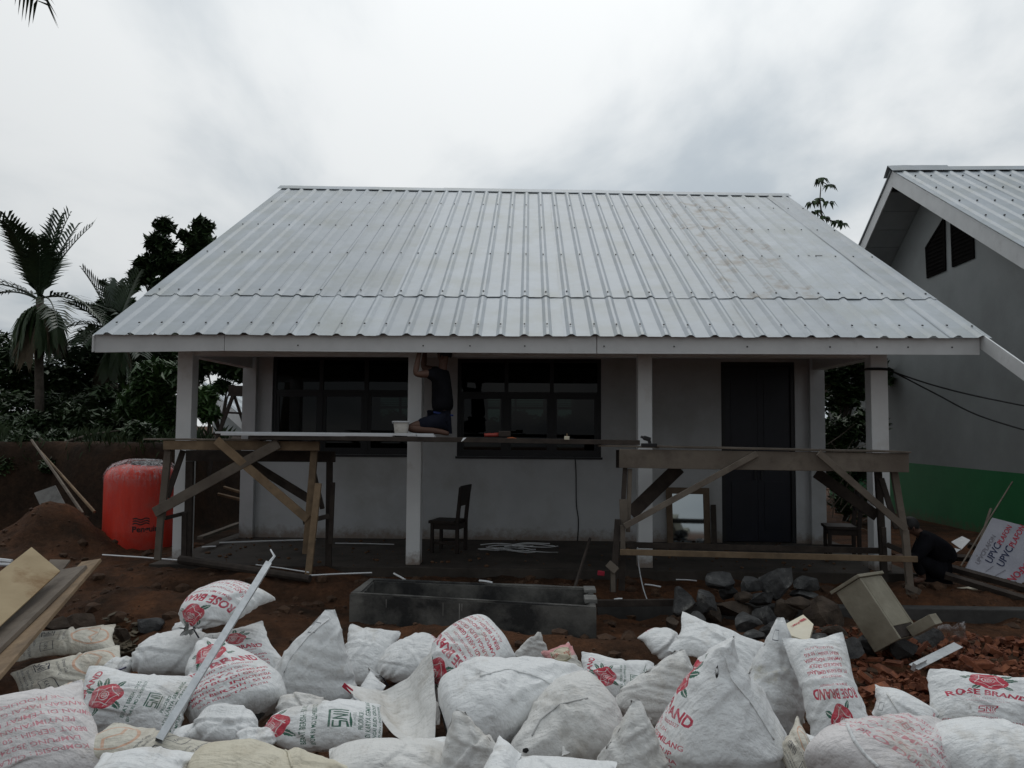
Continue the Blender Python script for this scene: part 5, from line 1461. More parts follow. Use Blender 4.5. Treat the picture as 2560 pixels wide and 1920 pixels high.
# ------------------------------------------------------------------ framed mirror leaning on the wall
mt = thing('mirror', 'wood framed mirror leaning on the wall left of the door', 'mirror', tuple(PV(1720, 1363, 12.05)))
TL, TR, BRr, BL = PV(1664, 1218, 12.41), PV(1772, 1220, 12.41), PV(1776, 1366, 12.355), PV(1668, 1364, 12.355)
def inset(q, kx, ky0, ky1):
    a, b_, c, d = q
    def P_(u, v): return a.lerp(b_, u).lerp(d.lerp(c, u), v)
    return [P_(kx, ky0), P_(1 - kx, ky0), P_(1 - kx, 1 - ky1), P_(kx, 1 - ky1)]
out = [TL, TR, BRr, BL]; inn = inset(out, .14, .11, .06)
nrm = (TR - TL).cross(BL - TL).normalized(); nrm = -nrm if nrm.y > 0 else nrm
for i in range(4):
    j = (i + 1) % 4
    MB().hexa([out[i], out[j], inn[j], inn[i]], [p + nrm * .03 for p in (out[i], out[j], inn[j], inn[i])]).build('frame', 'mirror_frame', mt)
MB().hexa([p + nrm * .008 for p in inn], [p + nrm * .014 for p in inn]).build('glass', 'mirror_glass', mt)
o = MB().hexa([PV(1778, 1262, 12.38), PV(1790, 1262, 12.38), PV(1793, 1364, 12.2), PV(1780, 1364, 12.2)], [q + Vector((0, .03, .0)) for q in (PV(1778, 1262, 12.38), PV(1790, 1262, 12.38), PV(1793, 1364, 12.2), PV(1780, 1364, 12.2))]).build('board', 'timber_dark'); tag(o, 'narrow dark board leaning on the wall right of the mirror', 'board')

# ------------------------------------------------------------------ water tank in film
tcx = PV(350, 1300, 11.5); rT = 0.5
tz0 = PV(350, 1392, 11.0).z - .01
ztop = PV(350, 1152, 11.5).z
H = ztop - tz0
tk = thing('water_tank', 'orange red plastic water tank wrapped in clear film, behind the left trestle', 'water tank', (tcx.x, 11.5, tz0))
base_ = Vector((tcx.x, 11.5, tz0))
prof = [(0, 0), (rT * .97, 0), (rT, .02), (rT, .25 * H), (rT * 1.003, .26 * H), (rT, .27 * H), (rT, .55 * H), (rT, .80 * H), (rT * .985, .84 * H), (rT * .93, .885 * H), (rT * .8, .93 * H), (rT * .5, .96 * H), (0, .962 * H)]
lathe(MB(), base_, prof, 48).build('body', 'tank_plastic', tk, smooth=True)
lathe(MB(), base_ + Vector((.08, 0, 0)), [(.22, .958 * H), (.22, .985 * H), (.2, .995 * H), (0, 1.0 * H)], 24).build('lid', 'black_plastic', tk)
vs, fs = [], []
fp = [(1.012, .02), (1.015, .3), (1.012, .6), (1.02, .8), (1.01, .86), (.93, .915), (.78, .965), (.45, 1.012), (.12, 1.02), (0.02, 1.015)]
for i, (r_, z) in enumerate(fp):
    for j in range(64):
        a = 2 * math.pi * j / 64
        w = (.004 + .03 * smoothstep(.8, .95, z)) * noise.noise(Vector((math.cos(a) * 6, math.sin(a) * 6, z * 3))) + (.02 if z > .85 else .0) * math.sin(13 * a + 2 * z) * (1 if z < .99 else .2)
        vs.append((base_.x + (rT * r_ + w) * math.cos(a), base_.y + (rT * r_ + w) * math.sin(a), base_.z + z * H + w * .5))
fs = [(i * 64 + j, i * 64 + (j + 1) % 64, (i + 1) * 64 + (j + 1) % 64, (i + 1) * 64 + j) for i in range(len(fp) - 1) for j in range(64)]
MB().add(vs, fs).build('film', 'plastic_film', tk, smooth=True)
def on_tank(s, ang0, z0, size, m_, bold=.02, name='lettering', pts=None):
    vs = []
    if pts is None:
        v, t = text_tris(s, bold); q = v * size; q[:, 0] -= q[:, 0].max() / 2; fs = [tuple(x) for x in t]
    else: q = np.array(pts); fs = [(0, 1, 2, 3)] if len(pts) == 4 else [tuple(range(len(pts)))]
    for x, y in q:
        a = ang0 + x / rT; vs.append((base_.x + (rT * 1.004) * math.cos(a), base_.y + rT * 1.004 * math.sin(a), base_.z + z0 + y))
    MB().add(vs, fs).build(name, m_, tk)
za_ = PV(395, 1332, 11.0).z - tz0
on_tank('Penguin', R(-54), za_, .115, 'black_print', .03)
for k in range(3):
    pts = [(-.17 + .02 * i, .105 + .035 * k + .012 * math.sin(i * .9)) for i in range(12)]; pts += [(x, y + .018) for x, y in reversed(pts)]
    n_ = 12
    vs = [(base_.x + rT * 1.004 * math.cos(R(-54) + x / rT), base_.y + rT * 1.004 * math.sin(R(-54) + x / rT), base_.z + za_ + y) for x, y in pts]
    MB().add(vs, [(i, i + 1, 2 * n_ - 2 - i, 2 * n_ - 1 - i) for i in range(n_ - 1)]).build('emblem', 'black_print', tk)
zt_ = PV(270, 1292, 11.3).z - tz0
on_tank('', R(-158), zt_, 1, 'tape_blue', 0, 'tape', [(-.05, -.11), (.05, -.11), (.05, .11), (-.05, .11)])

# ------------------------------------------------------------------ concrete basin in front of the veranda
RZ = 0.10
o4 = [PZ(874, 1486, RZ), PZ(1491, 1522, RZ), PZ(1482, 1471, RZ), PZ(926, 1448, RZ)]   # front left, front right, back right, back left
cen = sum(o4, Vector()) / 4
i4 = []
for k in range(4):
    a, b_, c = o4[k - 1], o4[k], o4[(k + 1) % 4]
    d1, d2 = (a - b_).normalized(), (c - b_).normalized()
    i4.append(b_ + d1 * .075 + d2 * (.075 if k in (1, 2) else .12))
bs = thing('basin', 'open rectangular tank of wet dark concrete in front of the veranda', 'basin', (cen.x, cen.y, -.35))
dn = Vector((0, 0, -.50))
for k in range(4):
    j = (k + 1) % 4
    n = 6; vs = []
    for i in range(n + 1):
        s = i / n
        for q in (o4[k].lerp(o4[j], s), i4[k].lerp(i4[j], s)):
            w = .012 * noise.noise(Vector((q.x * 5, q.y * 5, k)))
            vs += [q + dn, q + Vector((0, 0, w - (.004 * (k % 2))))]
    fs = []
    for i in range(n):
        b0, b1 = i * 4, i * 4 + 4
        fs += [(b0, b1, b1 + 1, b0 + 1), (b0 + 1, b1 + 1, b1 + 3, b0 + 3), (b0 + 3, b1 + 3, b1 + 2, b0 + 2)]
    fs += [(0, 1, 3, 2), (n * 4, n * 4 + 2, n * 4 + 3, n * 4 + 1)]
    MB().add(vs, fs).build('wall', 'wet_concrete', bs)
for k in range(4):                           # dry mortar along the rim
    j = (k + 1) % 4; n = 8; vs = []
    for i in range(n + 1):
        s = i / n; p, q = o4[k].lerp(o4[j], s), i4[k].lerp(i4[j], s); w = .010 * noise.noise(Vector((s * 9, k * 3, 2)))
        a_, b_ = p.lerp(q, .08 + w), p.lerp(q, .80 + 3 * w)
        vs += [a_ + Vector((0, 0, -.03)), a_ + Vector((0, 0, .016 + w)), b_ + Vector((0, 0, .014 - w)), b_ + Vector((0, 0, -.03))]
    fs = [(i * 4 + m, i * 4 + 4 + m, i * 4 + 5 + m, i * 4 + 1 + m) for i in range(n) for m in range(3)]
    MB().add(vs, fs).build('rim', 'wet_concrete', bs)
MB().add([p + Vector((0, 0, -.38)) for p in i4], [(0, 1, 2, 3)]).build('floor', 'wet_concrete', bs)
for px in (966, 1108, 1149, 1155):           # cement drips down the front face
    p = PZ(px, 1490 + (px - 874) * .0585, RZ); d = (o4[1] - o4[0]).normalized(); out_ = Vector((d.y, -d.x, 0)) * .004
    L_ = rnd.uniform(.06, .22)
    MB().add([p + out_ - d * .006 + Vector((0, 0, -.01)), p + out_ + d * .006 + Vector((0, 0, -.01)), p + out_ + d * .003 + Vector((0, 0, -L_)), p + out_ - d * .003 + Vector((0, 0, -L_))], [(0, 1, 2, 3)]).build('cement_drip', 'concrete', bs)
for k in range(2):
    p = PZ(1474 + k * 2, 1478 + k * 26, RZ)
    MB().box(p.x - .06, p.x + .06, p.y - .1, p.y + .1, RZ + .001, RZ + .035 + .01 * k).build('brick', 'concrete', bs, bevel=.006)
# kerb and timbers along the veranda front
kc = MB().box(PV(1495, 1490, 8.8).x, 9.5, 8.78, 8.95, -.42, -.165).build('kerb', 'kerb_concrete', None, bevel=.012); kc['kind'] = 'structure'
# ------------------------------------------------------------------ loose boards, poles, sticks
def slab(name, q, t, m_, label, cat, group=None):
    a, b_, c, d = q; n = (b_ - a).cross(d - a).normalized()
    if n.z < 0: n = -n
    o = MB().hexa([p - n * t for p in q], list(q)).build(name, m_, None, bevel=.003); tag(o, label, cat, group); return o
G_ = 'boards leaning at the left edge'
slab('board', (PV(79, 1367, 7.1), PV(151, 1427, 6.9), PV(-160, 1711, 5.0), PV(-255, 1625, 5.2)), .016, 'plywood', 'wide yellowish stained board, topmost of the leaning boards at the left edge', 'board', G_)
slab('board', (PV(150, 1424, 7.35), PV(216, 1412, 7.2), PV(-130, 1745, 4.95), PV(-205, 1700, 5.1)), .035, 'timber_grey', 'thick grey plank in the middle of the leaning boards at the left edge', 'board', G_)
slab('board', (PV(204, 1404, 7.5), PV(252, 1396, 7.4), PV(-50, 1745, 4.95), PV(-130, 1735, 5.1)), .03, 'timber_light', 'brown plank lowest of the leaning boards at the left edge', 'board', G_)
slab('board', (PV(126, 1398, 7.7), PV(176, 1399, 7.7), PV(120, 1470, 7.2), PV(60, 1470, 7.2)), .02, 'timber_grey', 'grey board end peeping out behind the yellowish board', 'board', G_)
slab('panel', (PV(85, 1232, 11.4), PV(138, 1213, 11.4), PV(176, 1286, 11.05), PV(118, 1302, 11.05)), .02, 'concrete', 'grey square sheet stuck in the soil mound left of the tank', 'panel')
def stick(name, a, c, va, vc, r_, m_, label, cat, group=None, seg=6, r1=None):
    o = MB().tube([PV(*a, va), PV(*a, va).lerp(PV(*c, vc), .5) + Vector((0, .004, .003)), PV(*c, vc)], r_, seg, r1).build(name, m_); tag(o, label, cat, group); return o
stick('pole', (79, 1100), (207, 1284), 12.5, 11.3, .02, 'timber_grey', 'leaning bamboo pole above the soil mound, the left one of two', 'pole', 'poles leaning on the cut bank', r1=.026)
stick('pole', (82, 1108), (236, 1280), 12.5, 11.4, .017, 'timber_light', 'leaning bamboo pole above the soil mound, the right one of two', 'pole', 'poles leaning on the cut bank', r1=.024)
stick('pipe', (-40, 1398), (30, 1404), 7.6, 7.6, .022, 'pvc_white', 'upper white pipe end at the left edge, beside the boards', 'pipe')
stick('pipe', (-40, 1412), (26, 1412), 7.5, 7.5, .018, 'pvc_white', 'lower white pipe end at the left edge, beside the boards', 'pipe')
stick('log', (450, 1399), (775, 1447), 9.55, 9.15, .055, 'timber_dark', 'dark log lying on the soil at the foot of the left trestle', 'log', seg=9, r1=.045)
stick('shovel_handle', (1475, 1346), (1434, 1478), 9.5, 8.7, .018, 'timber_dark', 'dark handle standing slantwise behind the right end of the basin', 'handle')
G_ = 'thin white offcut strips on the ground'
stick('white_strip', (256, 1387), (452, 1401), 10.2, 9.6, .010, 'pvc_white', 'white strip lying across the foot of the red tank', 'strip', G_, 4)
stick('white_strip', (640, 1412), (772, 1431), 9.7, 9.3, .009, 'pvc_white', 'white strip on the dark log near the trestle leg', 'strip', G_, 4)
stick('white_strip', (750, 1440), (930, 1432), 9.2, 9.4, .010, 'pvc_white', 'long white strip on the soil right of the left trestle', 'strip', G_, 4)
stick('white_strip', (985, 1434), (1023, 1456), 9.3, 8.9, .013, 'pvc_white', 'short white strip below the second column', 'strip', G_, 4)
stick('white_strip', (1198, 1452), (1231, 1457), 8.95, 8.9, .014, 'pvc_white', 'stubby white piece on the veranda edge behind the basin', 'strip', G_, 4)
stick('white_strip', (1612, 1461), (1652, 1467), 9.0, 8.9, .009, 'pvc_white', 'small white strip by the third column foot', 'strip', G_, 4)
stick('white_strip', (1690, 1449), (1742, 1452), 9.3, 9.25, .007, 'pvc_white', 'thin white strip left of the rock pile top', 'strip', G_, 4)
stick('white_strip', (1535, 1499), (1556, 1497), 8.55, 8.55, .010, 'pvc_white', 'curled white scrap on the timber right of the basin', 'strip', G_, 4)
stick('white_strip', (548, 1357), (790, 1349), 11.0, 11.6, .011, 'pvc_white', 'long white strip on the veranda floor behind the left trestle', 'strip', G_, 4)
stick('white_strip', (505, 1368), (540, 1366), 10.7, 10.7, .010, 'pvc_white', 'small white strip beside the left column foot', 'strip', G_, 4)
stick('white_strip', (838, 1358), (985, 1361), 11.6, 11.5, .007, 'pvc_white', 'thin white strip on the floor left of the second column', 'strip', G_, 4)
for k in range(16):                             # curled offcuts on the floor by the chair
    a = PV(rnd.uniform(1185, 1300), rnd.uniform(1364, 1390), 11.3); a.z = .006 + .006 * k
    th = rnd.uniform(-.5, .5); L_ = rnd.uniform(.25, .75); cv = rnd.uniform(-.18, .18)
    pts = [a + Vector((math.cos(th) * L_ * s, math.sin(th) * L_ * s + cv * math.sin(math.pi * s), .01 * math.sin(5 * s))) for s in np.linspace(0, 1, 8)]
    o = MB().tube(pts, .007, 4).build('shaving', 'pvc_white'); tag(o, 'curled grey white offcut in the tangle on the floor right of the chair', 'offcut', 'tangle of curled offcuts on the veranda floor')
o = MB().bar(PV(1490, 1508, 8.45), PV(1692, 1506, 8.45), .07, .05).build('timber', 'timber_dark', None, bevel=.004); tag(o, 'timber lying on the ground between the basin and the rocks', 'timber')
o = MB().bar(PV(1494, 1432, 9.2), PV(1511, 1434, 9.2), .05, .05).build('red_block', 'red_print', None, bevel=.006); tag(o, 'small red block on the veranda edge left of the right trestle foot', 'block')
# the square steel tube across the sacks
a, c = PV(671, 1409, 5.35), PV(397, 1852, 4.30)
st = thing('steel_tube', 'galvanised square steel tube leaning across the sacks', 'steel tube', tuple(c))
d = (c - a).normalized(); s_ = d.cross(Vector((.25, -1, .35))).normalized(); n_ = s_.cross(d).normalized()
w, t = .021, .003
def ring(p, k): return [p + s_ * (k * x) + n_ * (k * y) for x, y in ((-1, -1), (1, -1), (1, 1), (-1, 1))]
A0, A1, C0_, C1 = ring(a, w), ring(a, w - t), ring(c, w), ring(c, w - t)
mb = MB(); vs = A0 + C0_ + A1 + C1; fs = []
for i in range(4):
    j = (i + 1) % 4
    fs += [(i, j, 4 + j, 4 + i), (8 + j, 8 + i, 12 + i, 12 + j), (i, 8 + i, 8 + j, j), (4 + i, 4 + j, 12 + j, 12 + i)]
mb.add(vs, fs).build('tube', 'galvanised', st)
MB().add(ring(c - d * .05, w - t - .001), [(0, 1, 2, 3)]).build('dark_inside', 'black_inside', st)
MB().tube([a + d * .02, a - d * .07 + Vector((.01, 0, 0)), a - d * .12 + Vector((-.04, 0, .01))], .012, 5, .006).build('bent_tab', 'galvanised', st)
# bent galvanised strip on the rubble
p0, p1 = PZ(2284, 1668, -.06), PZ(2396, 1612, -.03)
o = MB().bar(p0, p1, .075, .004, up=(-.3, -.6, .7)).bar(p0, p0.lerp(p1, .22), .03, .06, up=(-.3, -.6, .7)).build('metal_strip', 'galvanised'); tag(o, 'bent galvanised metal strip lying on the brick rubble', 'metal strip')

# ------------------------------------------------------------------ the pale form box among the rocks
B0, C0_, A0_, E0 = PV(2149, 1445, 6.95), PV(2250, 1597, 6.78), PV(2090, 1482, 7.12), PV(2203, 1437, 7.16)
L_, X_, Y_ = C0_ - B0, A0_ - B0, E0 - B0
fb = thing('form_box', 'pale wooden box tilted on the rocks right of the rock pile', 'box', tuple(B0 + L_))
def cell(b_, l0, l1, x0, x1, y0, y1): return [b_ + L_ * l + X_ * x + Y_ * y for l in (l0, l1) for x, y in ((x0, y0), (x1, y0), (x1, y1), (x0, y1))]
def cellb(nm, m_, *k):
    q = cell(B0, *k); MB().hexa(q[:4], q[4:]).build(nm, m_, fb, bevel=.004)
cellb('side', 'form_board', 0, 1, 0, 1, 0, .08); cellb('side', 'form_board', .01, .99, 0, 1, .92, 1.0)
cellb('side', 'form_board', .002, .80, .0, .09, .083, .917); cellb('side', 'form_board', .002, .998, .91, 1.0, .083, .917)
cellb('side', 'timber_dark', .80, .985, .01, .09, .083, .917)
cellb('lid', 'form_board', -.055, -.006, -.06, 1.14, -.06, 1.10)
cellb('end', 'form_board', .94, .992, .1, .9, .09, .91)
cellb('peg', 'form_board', .86, 1.02, -.9, -.02, .52, .86)
# ------------------------------------------------------------------ rocks
def rock_mesh(seed, sub=2):
    bm = bmesh.new(); bmesh.ops.create_icosphere(bm, subdivisions=sub, radius=1.0)
    rs = random.Random(seed)
    planes = [(Vector((rs.uniform(-1, 1), rs.uniform(-1, 1), rs.uniform(-1, 1))).normalized(), rs.uniform(.36, .72)) for _ in range(14)]
    for v in bm.verts:
        p = v.co.copy()
        for n, d in planes:
            k = p.dot(n)
            if k > d: p -= n * (k - d)
        p *= 1 + .08 * noise.noise(p * 2.2 + Vector((seed, 0, 0)))
        v.co = p
    me = bpy.data.meshes.new('rock'); bm.to_mesh(me); bm.free()
    return me
ROCKS = [((1683, 1472, 1741, 1541), 'rock_grey', 'mottled light grey rock at the left end of the rock pile'), ((1770, 1433, 1851, 1474), 'rock_grey', 'rounded wide rock on top of the pile, left of the pale one'),
 ((1741, 1471, 1797, 1537), 'rock_grey', None), ((1831, 1480, 1876, 1512), 'rock_brown', 'small brown rock in the middle of the rock pile'), ((1906, 1427, 1975, 1504), 'rock_grey', 'pale upright rock on top of the pile'),
 ((1847, 1446, 1907, 1485), 'rock_grey', None), ((1795, 1506, 1882, 1545), 'rock_brown', 'wide brown rock low in the middle of the pile'), ((1868, 1479, 1930, 1516), 'rock_grey', None), ((1889, 1516, 1941, 1568), 'rock_grey', None),
 ((1935, 1502, 1995, 1550), 'rock_brown', None), ((1984, 1446, 2042, 1481), 'rock_grey', 'rough rock at the top right of the pile'), ((1970, 1473, 2036, 1500), 'rock_grey', None), ((2009, 1479, 2095, 1577), 'rock_brown', 'large flat brown rock against the pale form box'),
 ((1824, 1535, 1897, 1577), 'rock_grey', None), ((1855, 1571, 1912, 1604), 'rock_grey', None), ((2030, 1562, 2122, 1604), 'rock_brown', None), ((2028, 1591, 2086, 1630), 'rock_grey', 'dark rock behind the upside down rose sack'), ((2084, 1598, 2155, 1655), 'rock_grey', None),
 ((1710, 1533, 1758, 1570), 'rock_grey', None), ((1966, 1492, 2017, 1520), 'rock_brown', None), ((2225, 1598, 2288, 1658), 'rock_grey', 'flat grey slab below the pale form box'), ((2284, 1572, 2356, 1625), 'rock_grey', 'dark rock right of the form box end'),
 ((1790, 1455, 1840, 1500), 'rock_grey', None), ((2130, 1590, 2200, 1640), 'rock_grey', None), ((1750, 1510, 1800, 1560), 'rock_brown', None), ((1980, 1540, 2030, 1590), 'rock_grey', None), ((1905, 1555, 1980, 1605), 'rock_grey', None),
 ((345, 1548, 415, 1582), 'rock_grey', 'flat grey stone in the soil behind the left sacks'), ((170, 1538, 232, 1575), 'rock_brown', 'lumpy tan stones behind the cream sack at the left'), ((118, 1548, 175, 1580), 'rock_brown', None), ((285, 1570, 330, 1600), 'rock_brown', None), ((1668, 1545, 1700, 1575), 'rock_brown', None)]
RL_ = iter(['dark blocky rock between the mottled rock and the rounded top rock', 'dark rock wedged between the two rocks on top of the pile', 'dark rock just left below the pale upright rock', 'upright grey rock in the lower middle of the pile', 'brown rock below the pale upright rock', 'thin black rock under the rough rock at the right', 'folded grey rock just above the smooth pointed sack', 'grey rock lowest in the middle, behind the smooth sack', 'brown rock below the left corner of the form box', 'dark rock under the bottom edge of the form box', 'grey rock beside the smooth sack at the left foot of the pile', 'small brown rock left of the large flat brown one', 'dark rock under the rounded wide top rock', 'dark rock between the form box and the brick rubble', 'brown rock behind the smooth pointed sack, left side', 'grey rock behind the cream packet', 'dark rock left of the cream packet', 'second tan stone left of the lumpy tan stones', 'tan stone beside the dry leaf litter', 'small brown stone left of the smooth sack'])
for k, (bx, m_, lb) in enumerate(ROCKS):
    lb = lb or next(RL_)
    cx0, cy0 = (bx[0] + bx[2]) / 2, (bx[1] + bx[3]) / 2
    z = .10 if cy0 < 1470 else (.0 if cy0 < 1525 else -.12)
    if bx[0] < 500: z = -.13
    p = PZ(cx0, cy0, z); s = (p - CAM).length / FOC
    me = rock_mesh(k + 3, 3); me.materials.append(MATS[m_])
    o = link('rock', me, None, tuple(p))
    w, h = (bx[2] - bx[0]) * s / 2, (bx[3] - bx[1]) * s / 2
    co = np.array([v.co[:] for v in me.vertices]); an = rnd.uniform(0, 6.28)
    R_ = np.array(Euler((rnd.uniform(0, 6), rnd.uniform(0, 6), an)).to_matrix()); co = co @ R_.T
    co /= np.abs(co).max(0); co *= np.array([w * 1.1, (w + h) * .55, h * 1.12])
    me.vertices.foreach_set('co', co.astype(np.float32).ravel()); me.update()
    far_ = 'piled beside the form box' if bx[0] > 500 else 'in the soil behind the left sacks'
    tag(o, lb or ('angular %s rock %s' % ('dark grey' if m_ == 'rock_grey' else 'brown', 'among the piled rocks' if bx[0] > 500 else far_)), 'rock', 'rocks ' + far_)
# ------------------------------------------------------------------ broken bricks
def brick_mesh(seed):
    rs = random.Random(seed); L_, w, h = rs.uniform(.07, .15), .055, .027
    mb = MB()
    j = lambda: rs.uniform(-.016, .016)
    b_ = [(-L_ + j(), -w, -h), (L_ + j(), -w + abs(j()), -h), (L_ + j(), w - abs(j()), -h), (-L_ + j(), w, -h)]
    t_ = [(-L_ + j(), -w, h), (L_ + j(), -w + abs(j()), h - abs(j()) * .8), (L_ + j(), w, h), (-L_ + j(), w - abs(j()), h)]
    mb.hexa(b_, t_)
    if seed % 3 == 0:
        for y in (-.03, 0, .03): mb.box(-L_ * .8, L_ * .8, y - .006, y + .006, h - .004, h + .006)
    me = bpy.data.meshes.new('brick'); me.from_pydata(mb.v, [], mb.f); me.materials.append(MATS['brick']); return me
BM = [brick_mesh(i) for i in range(10)]
nb_ = 0
while nb_ < 290:
    px, py = rnd.uniform(2060, 2680), rnd.uniform(1590, 1850)
    if py < 1680 - (px - 2050) * .20 and rnd.random() < .7: continue
    p = PZ(px, py, -.2); g = gz(p.x, p.y)
    o = link('brick', BM[nb_ % 10], None, (p.x, p.y, g - .02 + rnd.random() ** 1.5 * .10))
    o.rotation_euler = (rnd.uniform(-.7, .7), rnd.uniform(-.7, .7), rnd.uniform(0, 6.28)); k = rnd.uniform(.35, .9); o.scale = (k, k, k)
    tag(o, 'broken orange brick in the rubble heap at the right edge', 'brick', 'broken bricks of the rubble heap'); nb_ += 1
cb_ = MB()
for k in range(1500):
    p = PZ(rnd.uniform(2040, 2680), rnd.uniform(1585, 1850), -.2); g = gz(p.x, p.y) + rnd.random() ** 2 * .06; s = rnd.uniform(.008, .032)
    R_ = Euler((rnd.uniform(0, 6), rnd.uniform(0, 6), rnd.uniform(0, 6))).to_matrix()
    q = [R_ @ Vector((x * s * rnd.uniform(.5, 1.3), y * s * rnd.uniform(.5, 1.2), z * s * .6)) + Vector((p.x, p.y, g)) for z in (-1, 1) for x, y in ((-1, -1), (1, -1), (1, 1), (-1, 1))]
    cb_.hexa(q[:4], q[4:])
o = cb_.build('brick_crumbs', 'brick'); o['kind'] = 'stuff'; tag(o, 'brick crumbs and chips between the broken bricks', 'rubble')
# crumpled clear sheet and odds and ends by the rubble
o = slack_sheet((PZ(2316, 1566, .0), PZ(2410, 1556, .0), PZ(2420, 1616, -.18), PZ(2330, 1606, -.16)), .05, 'plastic_film', 'crumpled clear plastic sheet on the ground right of the form box', -.10, 21, n=18, name='plastic_sheet', sagdir=(0, 0, -1), cat='plastic sheet')
o = MB().bar(PZ(2395, 1476, -.09), PZ(2440, 1472, -.09), .055, .05, up=(0, -.3, 1)).build('foam_block', 'cream_plastic', None, bevel=.01); tag(o, 'small cream block lying on the ground in front of the crouching person', 'block')
# cream packet behind the stained sack
o = slab('packet', (PV(1936, 1574, 6.3), PV(2008, 1536, 6.5), PV(2034, 1560, 6.3), PV(2022, 1604, 6.15)), .06, 'cream_plastic', 'cream plastic packet with red print behind the olive stained sack', 'packet')
def plane_text(parent, plane, a, c, s, m_, h=None, bold=.02, flip=False, name='lettering', off=.004):
    p0, nn = plane
    def hit(q): d = ray(*q); return CAM + d * ((p0 - CAM).dot(nn) / d.dot(nn))
    A_, C_ = hit(a), hit(c); ex = (C_ - A_); W_ = ex.length; ex.normalize()
    n = nn if nn.dot(CAM - p0) > 0 else -nn
    ey = n.cross(ex)
    v, t = text_tris(s, bold); k = W_ / v[:, 0].max(); ky = k * .78 if h is None else h
    MB().add([A_ + ex * (x * k) + ey * (y * ky) + n * off for x, y in v], [tuple(q) for q in t]).build(name, m_, parent)
pl_ = (PV(1936, 1574, 6.3), (PV(2008, 1536, 6.5) - PV(1936, 1574, 6.3)).cross(PV(2034, 1560, 6.3) - PV(1936, 1574, 6.3)).normalized())
plane_text(o, pl_, (1981, 1568), (2003, 1556), 'UMAJA', 'red_print')
plane_text(o, pl_, (2004, 1555), (2017, 1548), 'EEE', 'red_print', h=.035, bold=.05)

# ------------------------------------------------------------------ packed ceiling sheets with printed film, at the right
q = (PV(2481, 1294, 10.7), PV(2720, 1356, 10.5), PV(2720, 1500, 9.95), PV(2412, 1424, 10.15))
cs = thing('sheet_pack', 'pack of white ceiling sheets in printed film leaning by the green wall', 'sheet pack', tuple(q[3]))
n = (q[1] - q[0]).cross(q[3] - q[0]).normalized(); n = n if n.y < 0 else -n
n2 = 8; vs, fs = [], []
for j in range(n2 + 1):
    for i in range(n2 + 1):
        u, v = i / n2, j / n2
        p = q[0].lerp(q[1], u).lerp(q[3].lerp(q[2], u), v); vs.append(p)
for j in range(n2):
    for i in range(n2): fs.append((j * 9 + i, j * 9 + i + 1, j * 9 + i + 10, j * 9 + i + 9))
MB().hexa([p - n * .05 for p in q], [p - n * .004 for p in q]).build('sheets', 'pvc_white', cs)
MB().add(vs, fs).build('film', 'sheet_film', cs)
pl_ = (q[0], n)
for a, m_, c, b_ in (((2478, 1411), 'blue_print', (2503, 1364), 'UPVC'), ((2503, 1364), 'red_print', (2530, 1318), 'PLAFON'),
                  ((2507, 1420), 'blue_print', (2533, 1372), 'UPVC'), ((2534, 1371), 'red_print', (2563, 1318), 'PLAFON'),
                  ((2447, 1413), 'grey_print', (2490, 1342), 'UPVCPLAFON'), ((2575, 1395), 'red_print', (2517, 1447), 'PLAFON'), ((2600, 1370), 'blue_print', (2577, 1394), 'UPVC')):
    plane_text(cs, pl_, a, c, b_, m_, bold=.012)
for a, c in (((2463, 1428), (2482, 1414)), ((2487, 1438), (2512, 1424))):
    plane_text(cs, pl_, a, c, '___', 'grey_print', off=.006)
slab('board', (PV(2405, 1340, 10.5), PV(2426, 1350, 10.4), PV(2404, 1373, 10.2), PV(2378, 1354, 10.3)), .01, 'paper_white', 'bright white offcut sheet held up behind the crouching person', 'sheet')
o = MB().add([PV(2386, 1370, 10.2), PV(2402, 1374, 10.2), PV(2391, 1381, 10.15)], [(0, 1, 2)]).add([PV(2386, 1370, 10.205), PV(2402, 1374, 10.205), PV(2391, 1381, 10.155)], [(2, 1, 0)]).build('paper_scrap', 'paper_white'); tag(o, 'small white triangle scrap under the bright offcut sheet', 'scrap')
stick('batten', (2531, 1204), (2402, 1415), 10.9, 9.9, .010, 'timber_grey', 'long thin stick leaning on the pack of ceiling sheets', 'stick', None, 5)
stick('batten', (2477, 1272), (2440, 1392), 10.9, 10.3, .018, 'timber_grey', 'short stick standing behind the pack of ceiling sheets', 'stick', None, 5)
G_ = 'timbers lying on the ground by the green wall'
for k, (a, c, va, vc, lb) in enumerate((((2372, 1418), (2600, 1482), 9.9, 9.5, 'upper dark timber below the pack of ceiling sheets'), ((2362, 1438), (2600, 1510), 9.5, 9.1, 'lower dark timber below the pack of ceiling sheets'),
                                     ((2350, 1392), (2470, 1398), 10.8, 10.8, 'timber lying behind the crouching person'), ((2420, 1362), (2470, 1378), 11.6, 11.5, 'timber lying along the foot of the green wall'))):
    o = MB().bar(PV(*a, va), PV(*c, vc), .07, .07, up=(0, -.5, 1)).build('timber', 'timber_dark', None, bevel=.004); tag(o, lb, 'timber', G_)
